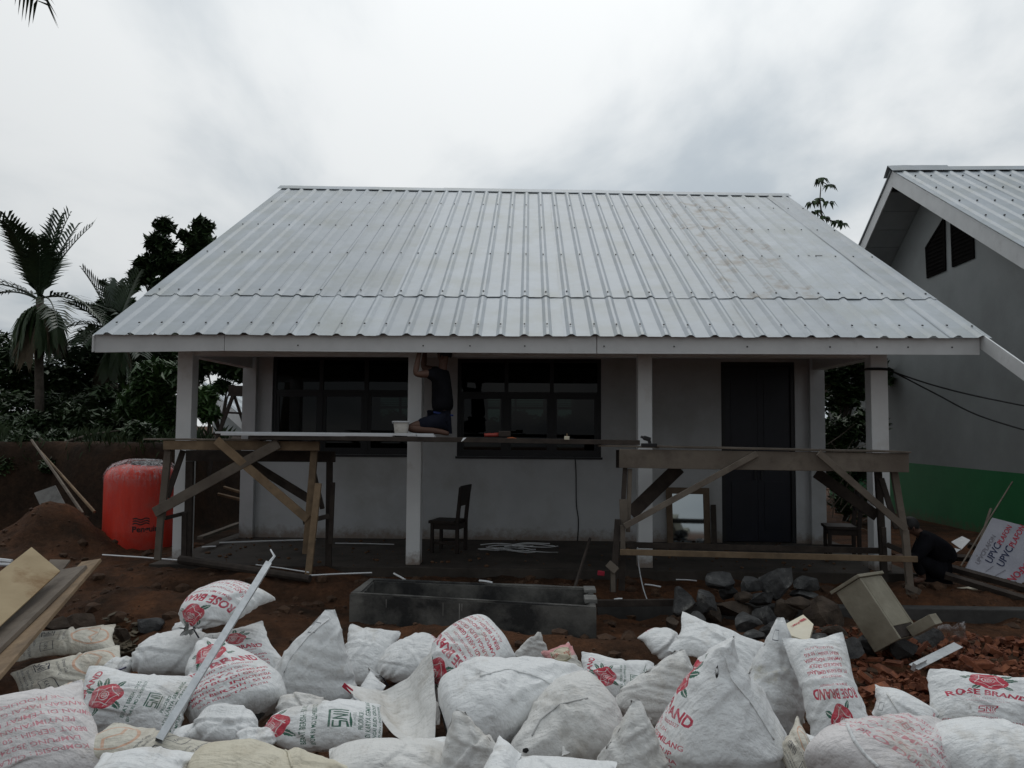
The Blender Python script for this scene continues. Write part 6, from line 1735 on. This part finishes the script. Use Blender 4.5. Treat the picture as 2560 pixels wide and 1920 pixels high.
# ------------------------------------------------------------------ cables
def cable(name, pts, r_, label, cat, m_='cable_black'):
    P_ = []
    for i in range(len(pts) - 1):
        for k in range(8):
            t = k / 8; p0, p1, p2, p3 = pts[max(i - 1, 0)], pts[i], pts[i + 1], pts[min(i + 2, len(pts) - 1)]
            P_.append(0.5 * ((2 * p1) + (p2 - p0) * t + (2 * p0 - 5 * p1 + 4 * p2 - p3) * t * t + (3 * p1 - p0 - 3 * p2 + p3) * t ** 3))
    P_.append(pts[-1])
    o = MB().tube(P_, r_, 5).build(name, m_); tag(o, label, cat); return o
cable('cable', [PV(2150, 928, 10.32), PV(2172, 921, 10.07), PV(2218, 922, 10.07), PV(2245, 934, 10.0), PV(2330, 962, 9.9), PV(2440, 990, 9.7), PV(2620, 1026, 9.5)], .010, 'upper black cable sagging from the last column to the right', 'cable')
cable('cable', [PV(2160, 924, 10.07), PV(2219, 925, 10.065), PV(2245, 936, 10.0), PV(2340, 985, 9.9), PV(2450, 1040, 9.7), PV(2620, 1092, 9.5)], .010, 'lower black cable sagging from the last column to the right', 'cable')
cable('cable', [PV(1437, 1142, VW - .01), PV(1440, 1180, VW - .012), PV(1441, 1260, VW - .01), PV(1446, 1300, VW - .012), PV(1444, 1352, VW - .012)], .008, 'thin dark cable hanging down the wall below the right window', 'cable')
cable('wire', [PV(1594, 1368, 8.95), PV(1598, 1420, 8.9), PV(1608, 1470, 8.8), PV(1619, 1502, 8.7)], .006, 'thin loose wire hanging from the low rail of the right trestle', 'wire', 'galvanised')
# the second, taller trestle behind the left end of the veranda
ta = thing('trestle', 'narrow A shaped timber trestle behind the left end of the veranda', 'trestle', tuple(PV(570, 1120, 13.6)))
for nm, a, c, va, vc, w in (('leg', (583, 988), (538, 1108), 13.5, 13.4, 8), ('leg', (538, 1108), (512, 1230), 13.4, 13.3, 8), ('leg', (586, 990), (640, 1150), 13.6, 13.7, 6), ('rail', (560, 1031), (622, 1034), 13.35, 13.35, 5), ('rail', (535, 1085), (630, 1090), 13.3, 13.3, 6), ('beam', (572, 977), (680, 979), 13.55, 13.55, 27)):
    tpart(ta, nm, 'timber_dark', a, c, va, vc, w, .05)
# planks and rubbish beyond the left end
for k, (a, c, va, vc, m_, lb) in enumerate((((500, 1345), (600, 1308), 11.0, 12.6, 'timber_grey', 'grey plank lying by the left end of the veranda'), ((560, 1218), (606, 1232), 13.4, 13.2, 'timber_light', 'pale stick in the rubbish beyond the veranda end'),
                                          ((545, 1235), (606, 1250), 13.3, 13.1, 'timber_light', 'lower pale stick in the rubbish beyond the veranda end'), ((2062, 1310), (2110, 1330), 13.2, 12.8, 'timber_light', 'pale stick on the ground behind the right chair'))):
    o = MB().bar(PV(*a, va), PV(*c, vc), .09 if k == 0 else .035, .04, up=(0, -.4, 1)).build('plank', m_); tag(o, lb, 'plank')
# ------------------------------------------------------------------ plants
def leaf_cloud(mb, centres, n, size, rs, droop=.5, aspect=2.6, shell=.55):
    tot = sum(r_ ** 2 for _, r_ in centres)
    for c, r_ in centres:
        for _ in range(int(n * r_ ** 2 / tot)):
            while True:
                d = Vector((rs.uniform(-1, 1), rs.uniform(-1, 1), rs.uniform(-1, 1)))
                if .05 < d.length < 1: break
            L0 = d.length
            d = d * (shell + (1 - shell) * L0) / L0 * (L0 ** .3)
            clump = .72 + .42 * noise.noise(c * .7 + d * 3.1)
            p = c + Vector((d.x, d.y, d.z * .85)) * r_ * clump
            a = rs.uniform(0, 6.283); s = size * rs.uniform(.65, 1.35)
            ax = Vector((math.cos(a), math.sin(a), rs.uniform(-1.2, .5) * droop)).normalized()
            sd = ax.cross(Vector((rs.uniform(-.6, .6), rs.uniform(-.6, .6), 1))).normalized() * (s / aspect)
            nn = ax.cross(sd).normalized() * s * .10
            mb.add([p - ax * s * .5, p + sd * .5 + nn, p + ax * s * .55 - Vector((0, 0, s * .12)), p - sd * .5 + nn], [(0, 1, 2), (0, 2, 3)])
def tree(name, label, cat, base, centres, n, size, m_, group=None, trunk=.10, seed=1, droop=.5, aspect=2.6):
    rs = random.Random(seed); base = Vector(base)
    t = thing(name, label, cat, tuple(base), group)
    mb = MB()
    mid = sum((c for c, _ in centres), Vector()) / len(centres)
    fork = base.lerp(mid, .55) + Vector((rs.uniform(-.1, .1), 0, 0))
    mb.tube([base - Vector((0, 0, .2)), base.lerp(fork, .5) + Vector((.05, 0, 0)), fork], trunk, 7, trunk * .65)
    for c, r_ in centres: mb.tube([fork, fork.lerp(c, .5) + Vector((rs.uniform(-.15, .15), 0, .1)), c + Vector((0, 0, r_ * .3))], trunk * .5, 5, trunk * .12)
    mb.build('trunk', 'bark', t, smooth=True)
    cb = MB(); leaf_cloud(cb, centres, int(n * 1.5), size * 1.1, rs, droop, aspect)
    cb.build('crown', m_, t)
    return t
def C_(px, py, v, r_px): p = PV(px, py, v); return (p, r_px * v / FOC)
GB = 'bushes and trees crowding the top of the cut bank'
def bush(label, v, cs, n, size, m_, seed, group=GB, gz0=None, droop=.6, aspect=2.6, name='bush'):
    cc = [C_(a, b_, v + dv, r_) for a, b_, r_, dv in cs]
    x = cc[0][0].x
    return tree(name, label, 'tree' if name == 'tree' else 'bush', (x, v, gz(x, v, False) if gz0 is None else gz0), cc, n, size, m_, group, .07, seed, droop, aspect)
bush('dark bushy tree at the far left edge behind the palm', 20.0, ((20, 930, 105, 0), (90, 960, 95, .5), (-60, 880, 120, 0), (30, 1030, 90, -1)), 5200, .20, 'leaf_dark', 1)
bush('dense dark tree between the palm and the roof edge', 21.5, ((200, 920, 100, 0), (270, 900, 85, .3), (170, 990, 95, -.5), (300, 960, 80, 0)), 5600, .20, 'leaf_dark', 2, name='tree')
bush('dark shrub filling the gap behind the bank, between the two palms', 19.0, ((265, 1010, 80, 0), (200, 1030, 70, .2), (330, 1040, 70, 0), (130, 1020, 70, .3)), 3600, .18, 'leaf_dark', 14)
bush('dark undergrowth above the bank left of the tank', 16.5, ((90, 1070, 70, 0), (190, 1060, 80, .3), (10, 1075, 60, 0), (270, 1065, 65, .2)), 5200, .15, 'leaf_dark', 3)
bush('ragged low shrubs spilling over the bank edge behind the tank', 13.4, ((60, 1105, 52, 0), (20, 1165, 34, -.4), (120, 1165, 26, -.4), (150, 1105, 50, .2), (345, 1085, 52, .1), (240, 1125, 48, .1), (320, 1130, 46, 0), (390, 1120, 40, .2), (-20, 1120, 40, 0), (290, 1160, 30, -.3), (200, 1150, 28, -.3)), 5600, .11, 'leaf_dark', 13)
bush('broad leaved green tree just left of the first column', 16.0, ((390, 950, 75, 0), (350, 1010, 70, .2), (420, 1030, 60, .3), (385, 1075, 55, 0)), 3400, .24, 'leaf_mid', 4, name='tree', droop=1.0, aspect=3.2)
bush('leafy green branch showing between the first column and the rear pier', 15.5, ((515, 985, 32, 0), (520, 1030, 34, 0), (500, 1010, 36, 0)), 420, .24, 'leaf_mid', 5, droop=1.2, aspect=2.6, gz0=-.2)
bush('dark tree overhanging the far house behind the left columns', 18.0, ((560, 905, 55, 0), (510, 895, 60, .4), (600, 930, 40, 0), (555, 965, 30, 0), (470, 930, 60, .5)), 2300, .20, 'leaf_dark', 6, name='tree', gz0=-.2)
bush('dark tree under the left roof corner', 23.0, ((330, 900, 90, 0), (420, 870, 70, 0), (250, 850, 60, 0)), 3600, .22, 'leaf_dark', 7, name='tree')
tree('tree', 'tall dark leaved tree rising behind the left slope of the roof', 'tree', (PV(440, 700, 24).x, 24, 0), [C_(412, 562, 24, 32), C_(400, 610, 24, 44), C_(425, 655, 24, 50), C_(370, 660, 24, 40), C_(350, 690, 24, 34), C_(505, 565, 24, 34), C_(500, 610, 24, 46), C_(465, 590, 24, 22), C_(420, 720, 24, 60), C_(470, 660, 24, 50)], 2900, .30, 'leaf_dark', GB, .14, 11, .8, 2.4)
bush('feathery lighter bush behind the roof edge, right of the palm', 22.0, ((290, 730, 34, 0), (315, 765, 40, 0), (265, 770, 36, 0), (335, 720, 16, 0), (258, 705, 10, 0)), 1500, .20, 'leaf_mid', 12)
GR = 'plants in the gap between the two houses'
bush('dark tree in the gap between the houses, sky glinting through its top', 18.0, ((2085, 935, 44, 0), (2135, 915, 50, 0), (2120, 985, 50, 0), (2180, 940, 60, 0)), 1700, .22, 'leaf_dark', 21, GR, -.2, name='tree')
bush('shadowed undergrowth in the gap between the houses', 16.5, ((2100, 1080, 62, 0), (2140, 1160, 70, 0), (2080, 1180, 60, -.4), (2130, 1250, 60, -.6), (2170, 1060, 60, 0)), 3000, .16, 'leaf_dark', 22, GR, -.2)
bush('tall dark backdrop bush at the end of the gap between the houses', 21.0, ((2110, 1000, 70, 0), (2170, 1100, 90, 0), (2070, 1100, 80, 0), (2130, 1190, 80, 0)), 2600, .24, 'leaf_dark', 23, GR, -.2)
GH = 'bushes behind the house seen through its windows'
bush('green bush seen through the right window', 24.5, ((1235, 1075, 50, 0), (1300, 1060, 60, 0), (1380, 1070, 60, 0), (1330, 1110, 60, 0), (1440, 1060, 50, 0)), 2600, .22, 'leaf_mid', 31, GH, -.2)
bush('green bush seen through the left window', 24.5, ((985, 1065, 60, 0), (940, 1085, 50, 0), (1030, 1080, 50, 0)), 1600, .22, 'leaf_mid', 32, GH, -.2)
# bare stems and twigs in the gap
tw = MB()
rs = random.Random(5)
for k in range(26):
    p = PV(rs.uniform(2068, 2160), rs.uniform(1100, 1330), rs.uniform(13.8, 15.5)); d = Vector((rs.uniform(-.5, .5), rs.uniform(-.1, .1), rs.uniform(-.7, .7)))
    tw.tube([p, p + d * .4 + Vector((.05, 0, .02)), p + d], .010, 4, .005)
o = tw.build('twigs', 'timber_grey'); o['kind'] = 'stuff'; tag(o, 'tangle of pale dead twigs in the gap between the houses', 'twigs')
# thin sapling above the right roof slope
sp = thing('sapling', 'slender sapling with drooping leaf tufts above the right roof slope', 'tree', (PV(2055, 700, 24).x, 24, -.2))
mb = MB()
nodes = [PV(2075, 640, 24), PV(2055, 545, 24), PV(2050, 500, 24), PV(2053, 452, 24)]
mb.tube([Vector((nodes[0].x, 24, -.2)), nodes[0], nodes[1], nodes[2], nodes[3]], .05, 5, .012)
tips = [PV(2053, 450, 24), PV(2048, 500, 24), PV(2072, 508, 24), PV(2028, 508, 24), PV(2074, 466, 24), PV(2040, 530, 24), PV(2062, 545, 24), PV(2092, 555, 24), PV(2105, 562, 24), PV(2080, 585, 24)]
for t in tips: mb.tube([nodes[1] if t.z < nodes[2].z - .2 else nodes[2] if t.z < nodes[3].z - .3 else nodes[3], t], .018, 4, .01)
mb.build('trunk', 'bark', sp)
cb = MB()
for t in tips:
    for k in range(16):
        a = rs.uniform(0, 6.28); s = rs.uniform(.22, .36); ax = Vector((math.cos(a), math.sin(a), 0)); sd = Vector((-math.sin(a), math.cos(a), 0)) * s * .16
        p1 = t + ax * s * .45 + Vector((0, 0, s * .10)); p2 = t + ax * s * .8 - Vector((0, 0, s * .5))
        cb.add([t, p1 + sd, p1 - sd, p2], [(0, 2, 1), (1, 2, 3)])
cb.build('crown', 'leaf_dark', sp)
# palms
def frond_mesh(mb, base, az, el, L_, curve, nleaf, ll, rs, lw=.05, vdroop=.35):
    d = Vector((math.cos(az) * math.cos(el), math.sin(az) * math.cos(el), math.sin(el)))
    pts = []; p = base.copy()
    n = 12
    for i in range(n + 1):
        pts.append(p.copy()); p = p + d * (L_ / n); d = (d + Vector((0, 0, -curve / n))).normalized()
    mb.tube(pts, .028, 5, .006)
    for i in range(nleaf):
        t = .14 + .86 * i / (nleaf - 1); k = t * n; i0 = min(int(k), n - 1); q = pts[i0].lerp(pts[i0 + 1], k - i0)
        dr = (pts[i0 + 1] - pts[i0]).normalized()
        side = dr.cross(Vector((0, 0, 1)));
        if side.length < .1: side = Vector((math.sin(az), -math.cos(az), 0))
        side.normalize(); upv = side.cross(dr)
        l_ = ll * (1 - .55 * abs(t - .45) / .55) * rs.uniform(.85, 1.1)
        for sg in (-1, 1):
            dd = (side * sg * .72 + dr * .75 + upv * .30).normalized()
            a = q; b_ = q + dd * l_ * .5; c = q + dd * l_ - Vector((0, 0, l_ * vdroop * rs.uniform(.6, 1.4)))
            w = dd.cross(upv).normalized() * lw
            mb.add([a - w * .4, a + w * .4, b_ + w, b_ - w, c], [(0, 1, 2, 3), (3, 2, 4)])
def palm(label, px, py, v, nf, L_, seed, els, trunk_r=.11, skirt=0, zb=None):
    rs = random.Random(seed); c = PV(px, py, v); g = gz(c.x, v, False) if zb is None else zb
    t = thing('palm_tree', label, 'palm tree', (c.x, v, g), 'palms on the left')
    MB().tube([Vector((c.x + .15, v, g - .2)), Vector((c.x + .05, v, (g + c.z) / 2)), c], trunk_r, 9, trunk_r * .8).build('trunk', 'bark', t, smooth=True)
    for k in range(nf):
        mb = MB(); az = 6.283 * (k * .382 + rs.uniform(-.04, .04)); el = els[k % len(els)] + rs.uniform(-.1, .1)
        frond_mesh(mb, c + Vector((0, 0, rs.uniform(-.1, .1))), az, el, L_ * rs.uniform(.85, 1.1), .7 if el > .7 else 1.3, 19, .78, rs, lw=.034, vdroop=.22)
        mb.build('frond', 'leaf_palm', t)
    for k in range(skirt):
        mb = MB(); az = rs.uniform(0, 6.28)
        frond_mesh(mb, c - Vector((0, 0, rs.uniform(.1, .7))), az, rs.uniform(-.5, .1), L_ * rs.uniform(.38, .6), 3.6, 22, .42, rs, lw=.035, vdroop=.9)
        mb.build('dead_frond', 'leaf_dry' if k % 3 == 0 else 'leaf_dark', t)
    return t
palm('bigger palm at the left edge with stiff upright fronds over a skirt of old leaves', 100, 745, 18.5, 17, 2.05, 3, (1.4, 1.15, .95, 1.3, .6, .25, .85, 1.1), skirt=26)
palm('smaller palm half hidden by the left roof edge', 285, 830, 20.0, 14, 1.7, 8, (1.2, .8, .4, .1, .6, .2), skirt=6)
# coconut palm outside the frame whose drooping frond tip enters at the top left
cp = thing('palm_tree', 'coconut palm frond tip hanging into the top left corner', 'palm tree', (-6.4, 6.2, -.2), 'palms on the left')
MB().tube([Vector((-6.4, 6.2, -.3)), Vector((-6.05, 6.25, 3.2)), Vector((-6.17, 6.2, 6.58))], .16, 9, .11).build('trunk', 'bark', cp, smooth=True)
tip = PV(168, 38, 6.2)
rs = random.Random(14)
for az, el, L_, cv in ((.06, .75, 3.6, 2.45), (1.6, .7, 3.2, 1.3), (3.0, .6, 3.2, 1.4), (4.4, .8, 3.2, 1.2), (2.3, 1.1, 3.0, .9)):
    mb = MB(); frond_mesh(mb, Vector((-6.17, 6.2, 6.58)), az, el, L_, cv, 40, .6, rs, lw=.018, vdroop=.9); mb.build('frond', 'leaf_palm', cp)
# grass along the top of the bank
gb = MB(); rs = random.Random(9)
for k in range(5200):
    x, y = rs.uniform(-13.5, -5.6), rs.uniform(12.55, 15.5)
    if rs.random() > .12 + .88 * (noise.noise(Vector((x * 1.3, y * 1.3, 2))) > .12): continue
    z = gz(x, y); 
    if z < 1.0: continue
    h = rs.uniform(.05, .26) * (1 + noise.noise(Vector((x * 2, y, 7)))); a = rs.uniform(0, 6.28); lean = Vector((math.cos(a), math.sin(a), 0)) * h * .5; w = Vector((-math.sin(a), math.cos(a), 0)) * .010
    p = Vector((x, y, z - .02)); gb.add([p - w, p + w, p + lean * .35 + Vector((0, 0, h * .7)) + w * .7, p + lean + Vector((0, 0, h))], [(0, 1, 2), (0, 2, 3)])
o = gb.build('grass', 'grass'); o['kind'] = 'stuff'; tag(o, 'rough grass along the top of the cut bank', 'grass')
# clods, pebbles and chips in the loose soil
cl_ = MB(); rs = random.Random(4)
ico = [(0, 0, 1), (.89, 0, .45), (.28, .85, .45), (-.72, .53, .45), (-.72, -.53, .45), (.28, -.85, .45), (.72, .53, -.45), (-.28, .85, -.45), (-.89, 0, -.45), (-.28, -.85, -.45), (.72, -.53, -.45), (0, 0, -1)]
icf = [(0, 1, 2), (0, 2, 3), (0, 3, 4), (0, 4, 5), (0, 5, 1), (1, 6, 2), (2, 7, 3), (3, 8, 4), (4, 9, 5), (5, 10, 1), (6, 7, 2), (7, 8, 3), (8, 9, 4), (9, 10, 5), (10, 6, 1), (11, 7, 6), (11, 8, 7), (11, 9, 8), (11, 10, 9), (11, 6, 10)]
for k in range(4200):
    x, y = rs.uniform(-8.5, 7.5), rs.uniform(3.5, 12.2)
    if -4.9 < x < 5.3 and y > 9.8: continue
    s = .010 + .075 * rs.random() ** 5; z = gz(x, y)
    cl_.add([(x + a * s * rs.uniform(.8, 1.5), y + b_ * s * rs.uniform(.8, 1.5), z + c * s * rs.uniform(.6, 1.0)) for a, b_, c in ico], icf)
o = cl_.build('soil_clods', 'soil_clod'); o['kind'] = 'stuff'; tag(o, 'loose clods and pebbles scattered over the bare soil', 'soil')
# dirt and offcuts on the veranda floor
fl_ = MB(); rs = random.Random(6)
for k in range(420):
    x, y = rs.uniform(cols[0][0], cols[-1][1]), rs.uniform(10.0, 12.4); s = .006 + .03 * rs.random() ** 4
    fl_.add([(x + a * s, y + b_ * s, .002 + (c + .6) * s * .6) for a, b_, c in ico], icf)
o = fl_.build('floor_debris', 'soil_clod'); o['kind'] = 'stuff'; tag(o, 'crumbs of mortar and dirt on the veranda floor', 'debris')
# dry leaf litter behind the left sacks
dl = MB()
for k in range(160):
    p = PZ(rs.uniform(250, 345), rs.uniform(1578, 1640), -.22); p.z = gz(p.x, p.y) + rs.uniform(.01, .08); a = rs.uniform(0, 6.28); s = rs.uniform(.03, .07)
    ax = Vector((math.cos(a), math.sin(a), rs.uniform(-.4, .4))) * s; sd = Vector((-math.sin(a), math.cos(a), rs.uniform(-.4, .4))) * s * .5
    dl.add([p - ax, p + sd, p + ax, p - sd], [(0, 1, 2), (0, 2, 3)])
o = dl.build('leaf_litter', 'leaf_dry'); o['kind'] = 'stuff'; tag(o, 'dry leaves and litter behind the left sacks', 'leaves')

# ------------------------------------------------------------------ people
def skin(name, verts, edges, m_, parent, sub=2):
    o0 = world_loc(parent)
    me = bpy.data.meshes.new(name)
    me.from_pydata([tuple(Vector(v[0]) - o0) for v in verts], edges, [])
    me.materials.append(MATS[m_])
    o = link(name, me, parent)
    md = o.modifiers.new('skin', 'SKIN'); md.use_smooth_shade = True
    for i, v in enumerate(verts):
        r_ = v[1]; me.skin_vertices[0].data[i].radius = (r_, r_) if isinstance(r_, (int, float)) else r_
    me.skin_vertices[0].data[0].use_root = True
    s = o.modifiers.new('smooth', 'SUBSURF'); s.levels = sub; s.render_levels = sub
    return o
def hand(verts, edges, wrist_i, dirv, side, r0=.030):
    w = verts[wrist_i][0]; dirv = Vector(dirv).normalized(); side = Vector(side); side = (side - dirv * side.dot(dirv)).normalized(); nrm = dirv.cross(side)
    verts.append((w + dirv * .055, (.036, .020))); pi = len(verts) - 1; edges.append((wrist_i, pi))
    for k in range(4):
        b_ = w + dirv * .085 + side * (.030 - .020 * k); l_ = (.062, .072, .068, .054)[k]
        verts.append((b_, .0095)); i0 = len(verts) - 1; edges.append((pi, i0))
        verts.append((b_ + dirv * l_ * .55 + nrm * .008, .0085)); edges.append((i0, i0 + 1))
        verts.append((b_ + dirv * l_ * .85 + nrm * .030, .007)); edges.append((i0 + 1, i0 + 2))
    b_ = w + dirv * .035 + side * .040
    verts.append((b_, .011)); i0 = len(verts) - 1; edges.append((pi, i0)); verts.append((b_ + dirv * .045 + side * .022, .009)); edges.append((i0, i0 + 1))
def person(label, J, base, shirt, shorts, seed):
    t = thing('person', label, 'person', tuple(base))
    V, E = [], []
    def add(p, r_, link_=None):
        V.append((Vector(p), r_)); i = len(V) - 1
        if link_ is not None: E.append((link_, i))
        return i
    pel = add(J['pelvis'], .115); sp = add(J['spine'], .085, pel); ch = add(J['chest'], .10, sp); nk = add(J['neck'], .055, ch)
    h0 = add(J['neck'].lerp(J['head'], .5), .062, nk); hd = add(J['head'], .088, h0); tp = add(J['top'], .070, hd)
    fwd = J['fwd']
    add(J['head'] + fwd * .088 - Vector((0, 0, .015)), .016, hd)
    for s in 'LR':
        sh = add(J[s + 'sh'], .060, ch); el = add(J[s + 'el'], .043, sh); fm = add(J[s + 'el'].lerp(J[s + 'wr'], .35), .042, el); wr = add(J[s + 'wr'], .028, fm)
        hand(V, E, wr, J[s + 'wr'] - J[s + 'el'], fwd.cross(Vector((0, 0, 1))) if s == 'L' else -fwd.cross(Vector((0, 0, 1))))
        hp = add(J[s + 'hip'], .095, pel); kn = add(J[s + 'kn'], .060, hp); cf = add(J[s + 'kn'].lerp(J[s + 'an'], .35), .056, kn); an = add(J[s + 'an'], .036, cf)
        add(J[s + 'toe'].lerp(J[s + 'an'], .45), .036, an); add(J[s + 'toe'], .026, len(V) - 1)
    skin('body', V, E, 'skin', t)
    # shirt
    V, E = [], []
    bk_ = J.get('bulk', 1.0)
    pel = add(J['pelvis'].lerp(J['spine'], .25), .155 * bk_); sp = add(J['spine'], .150 * bk_, pel); ch = add(J['chest'], .165 * bk_, sp); add(J['chest'].lerp(J['neck'], .72), .085, ch)
    for s in 'LR':
        sh = add(J[s + 'sh'], .078 * bk_, ch); sl_ = add(J[s + 'sh'].lerp(J[s + 'el'], .55), .066 * bk_, sh)
        if bk_ > 1: sl_ = add(J[s + 'el'], .060, sl_); add(J[s + 'el'].lerp(J[s + 'wr'], .85), .045, sl_)
    skin('shirt', V, E, shirt, t)
    V, E = [], []
    pel = add(J['pelvis'], .150)
    for s in 'LR':
        hp = add(J[s + 'hip'], .112, pel); add(J[s + 'hip'].lerp(J[s + 'kn'], J.get('cut', .75)), .086, hp)
        if J.get('long'): k_ = add(J[s + 'kn'], .072, len(V) - 1); add(J[s + 'an'].lerp(J[s + 'kn'], .15), .055, k_)
    skin('trousers' if J.get('long') else 'shorts', V, E, shorts, t)
    # hair cap, ears, eyes
    bm = bmesh.new(); bmesh.ops.create_icosphere(bm, subdivisions=3, radius=.104)
    for v in list(bm.verts):
        f = v.co.normalized()
        if f.dot(fwd) > .45 and f.z < .55 or f.z < -.45: bm.verts.remove(v)
    for v in bm.verts: v.co *= 1 + .05 * noise.noise(v.co * 30)
    me = bpy.data.meshes.new('hair'); bm.to_mesh(me); bm.free(); me.materials.append(MATS['hair'])
    for p_ in me.polygons: p_.use_smooth = True
    link('hair', me, t, tuple(J['head'].lerp(J['top'], .35) - Vector(base)))
    sd = fwd.cross(Vector((0, 0, 1))).normalized()
    for sg in (-1, 1):
        c = J['head'] + sd * sg * .088
        MB().tube([c + Vector((0, 0, -.03)), c + sd * sg * .012, c + Vector((0, 0, .03))], .012, 6, .010).build('ear', 'skin', t, smooth=True)
        e = J['head'] + fwd * .078 + sd * sg * .033 + Vector((0, 0, .018))
        MB().tube([e - sd * .012, e + sd * .012], .007, 6).build('eye', 'black_print', t)
    return t
P = PV
J = dict(pelvis=P(1108, 1046, 9.70), spine=P(1106, 1003, 9.70), chest=P(1104, 952, 9.70), neck=P(1108, 915, 9.70), head=P(1110, 893, 9.70), top=P(1111, 873, 9.70), fwd=Vector((-.93, .12, .34)).normalized(),
         Lsh=P(1088, 934, 9.54), Lel=P(1038, 936, 9.45), Lwr=P(1046, 893, 9.47), Rsh=P(1096, 930, 9.87), Rel=P(1058, 918, 9.93), Rwr=P(1062, 886, 9.93),
         Lhip=P(1102, 1052, 9.61), Lkn=P(1018, 1070, 9.49), Lan=P(1100, 1079, 9.53), Ltoe=P(1124, 1085, 9.54), Rhip=P(1102, 1052, 9.80), Rkn=P(1022, 1068, 9.85), Ran=P(1098, 1077, 9.83), Rtoe=P(1122, 1083, 9.83), cut=.74)
t = person('barefoot man in dark shirt and shorts kneeling on the plank, arms raised to the eave', J, P(1060, 1088, 9.4), 'cloth_black', 'cloth_navy', 1)
a, c = J['pelvis'] + Vector((-.10, -.165, .075)), J['pelvis'] + Vector((.14, -.12, .035))
MB().bar(a, c, .022, .012, up=(0, -1, 0)).build('waistband', 'cloth_blue', t)
J = dict(pelvis=P(2350, 1420, 9.75), spine=P(2352, 1382, 9.75), chest=P(2328, 1350, 9.72), neck=P(2298, 1334, 9.70), head=P(2277, 1318, 9.68), top=P(2271, 1303, 9.68), fwd=Vector((-.85, .1, -.5)).normalized(),
         Lsh=P(2318, 1352, 9.56), Lel=P(2290, 1395, 9.48), Lwr=P(2262, 1392, 9.45), Rsh=P(2314, 1350, 9.88), Rel=P(2284, 1392, 9.95), Rwr=P(2256, 1390, 9.92),
         Lhip=P(2346, 1425, 9.65), Lkn=P(2288, 1396, 9.58), Lan=P(2310, 1447, 9.62), Ltoe=P(2282, 1453, 9.6), Rhip=P(2346, 1425, 9.86), Rkn=P(2286, 1394, 9.92), Ran=P(2306, 1445, 9.9), Rtoe=P(2280, 1450, 9.9), cut=.8, long=True, bulk=1.35)
person('person in black clothes crouching at the right end of the veranda, back turned', J, P(2330, 1455, 9.7), 'cloth_black', 'cloth_black', 2)
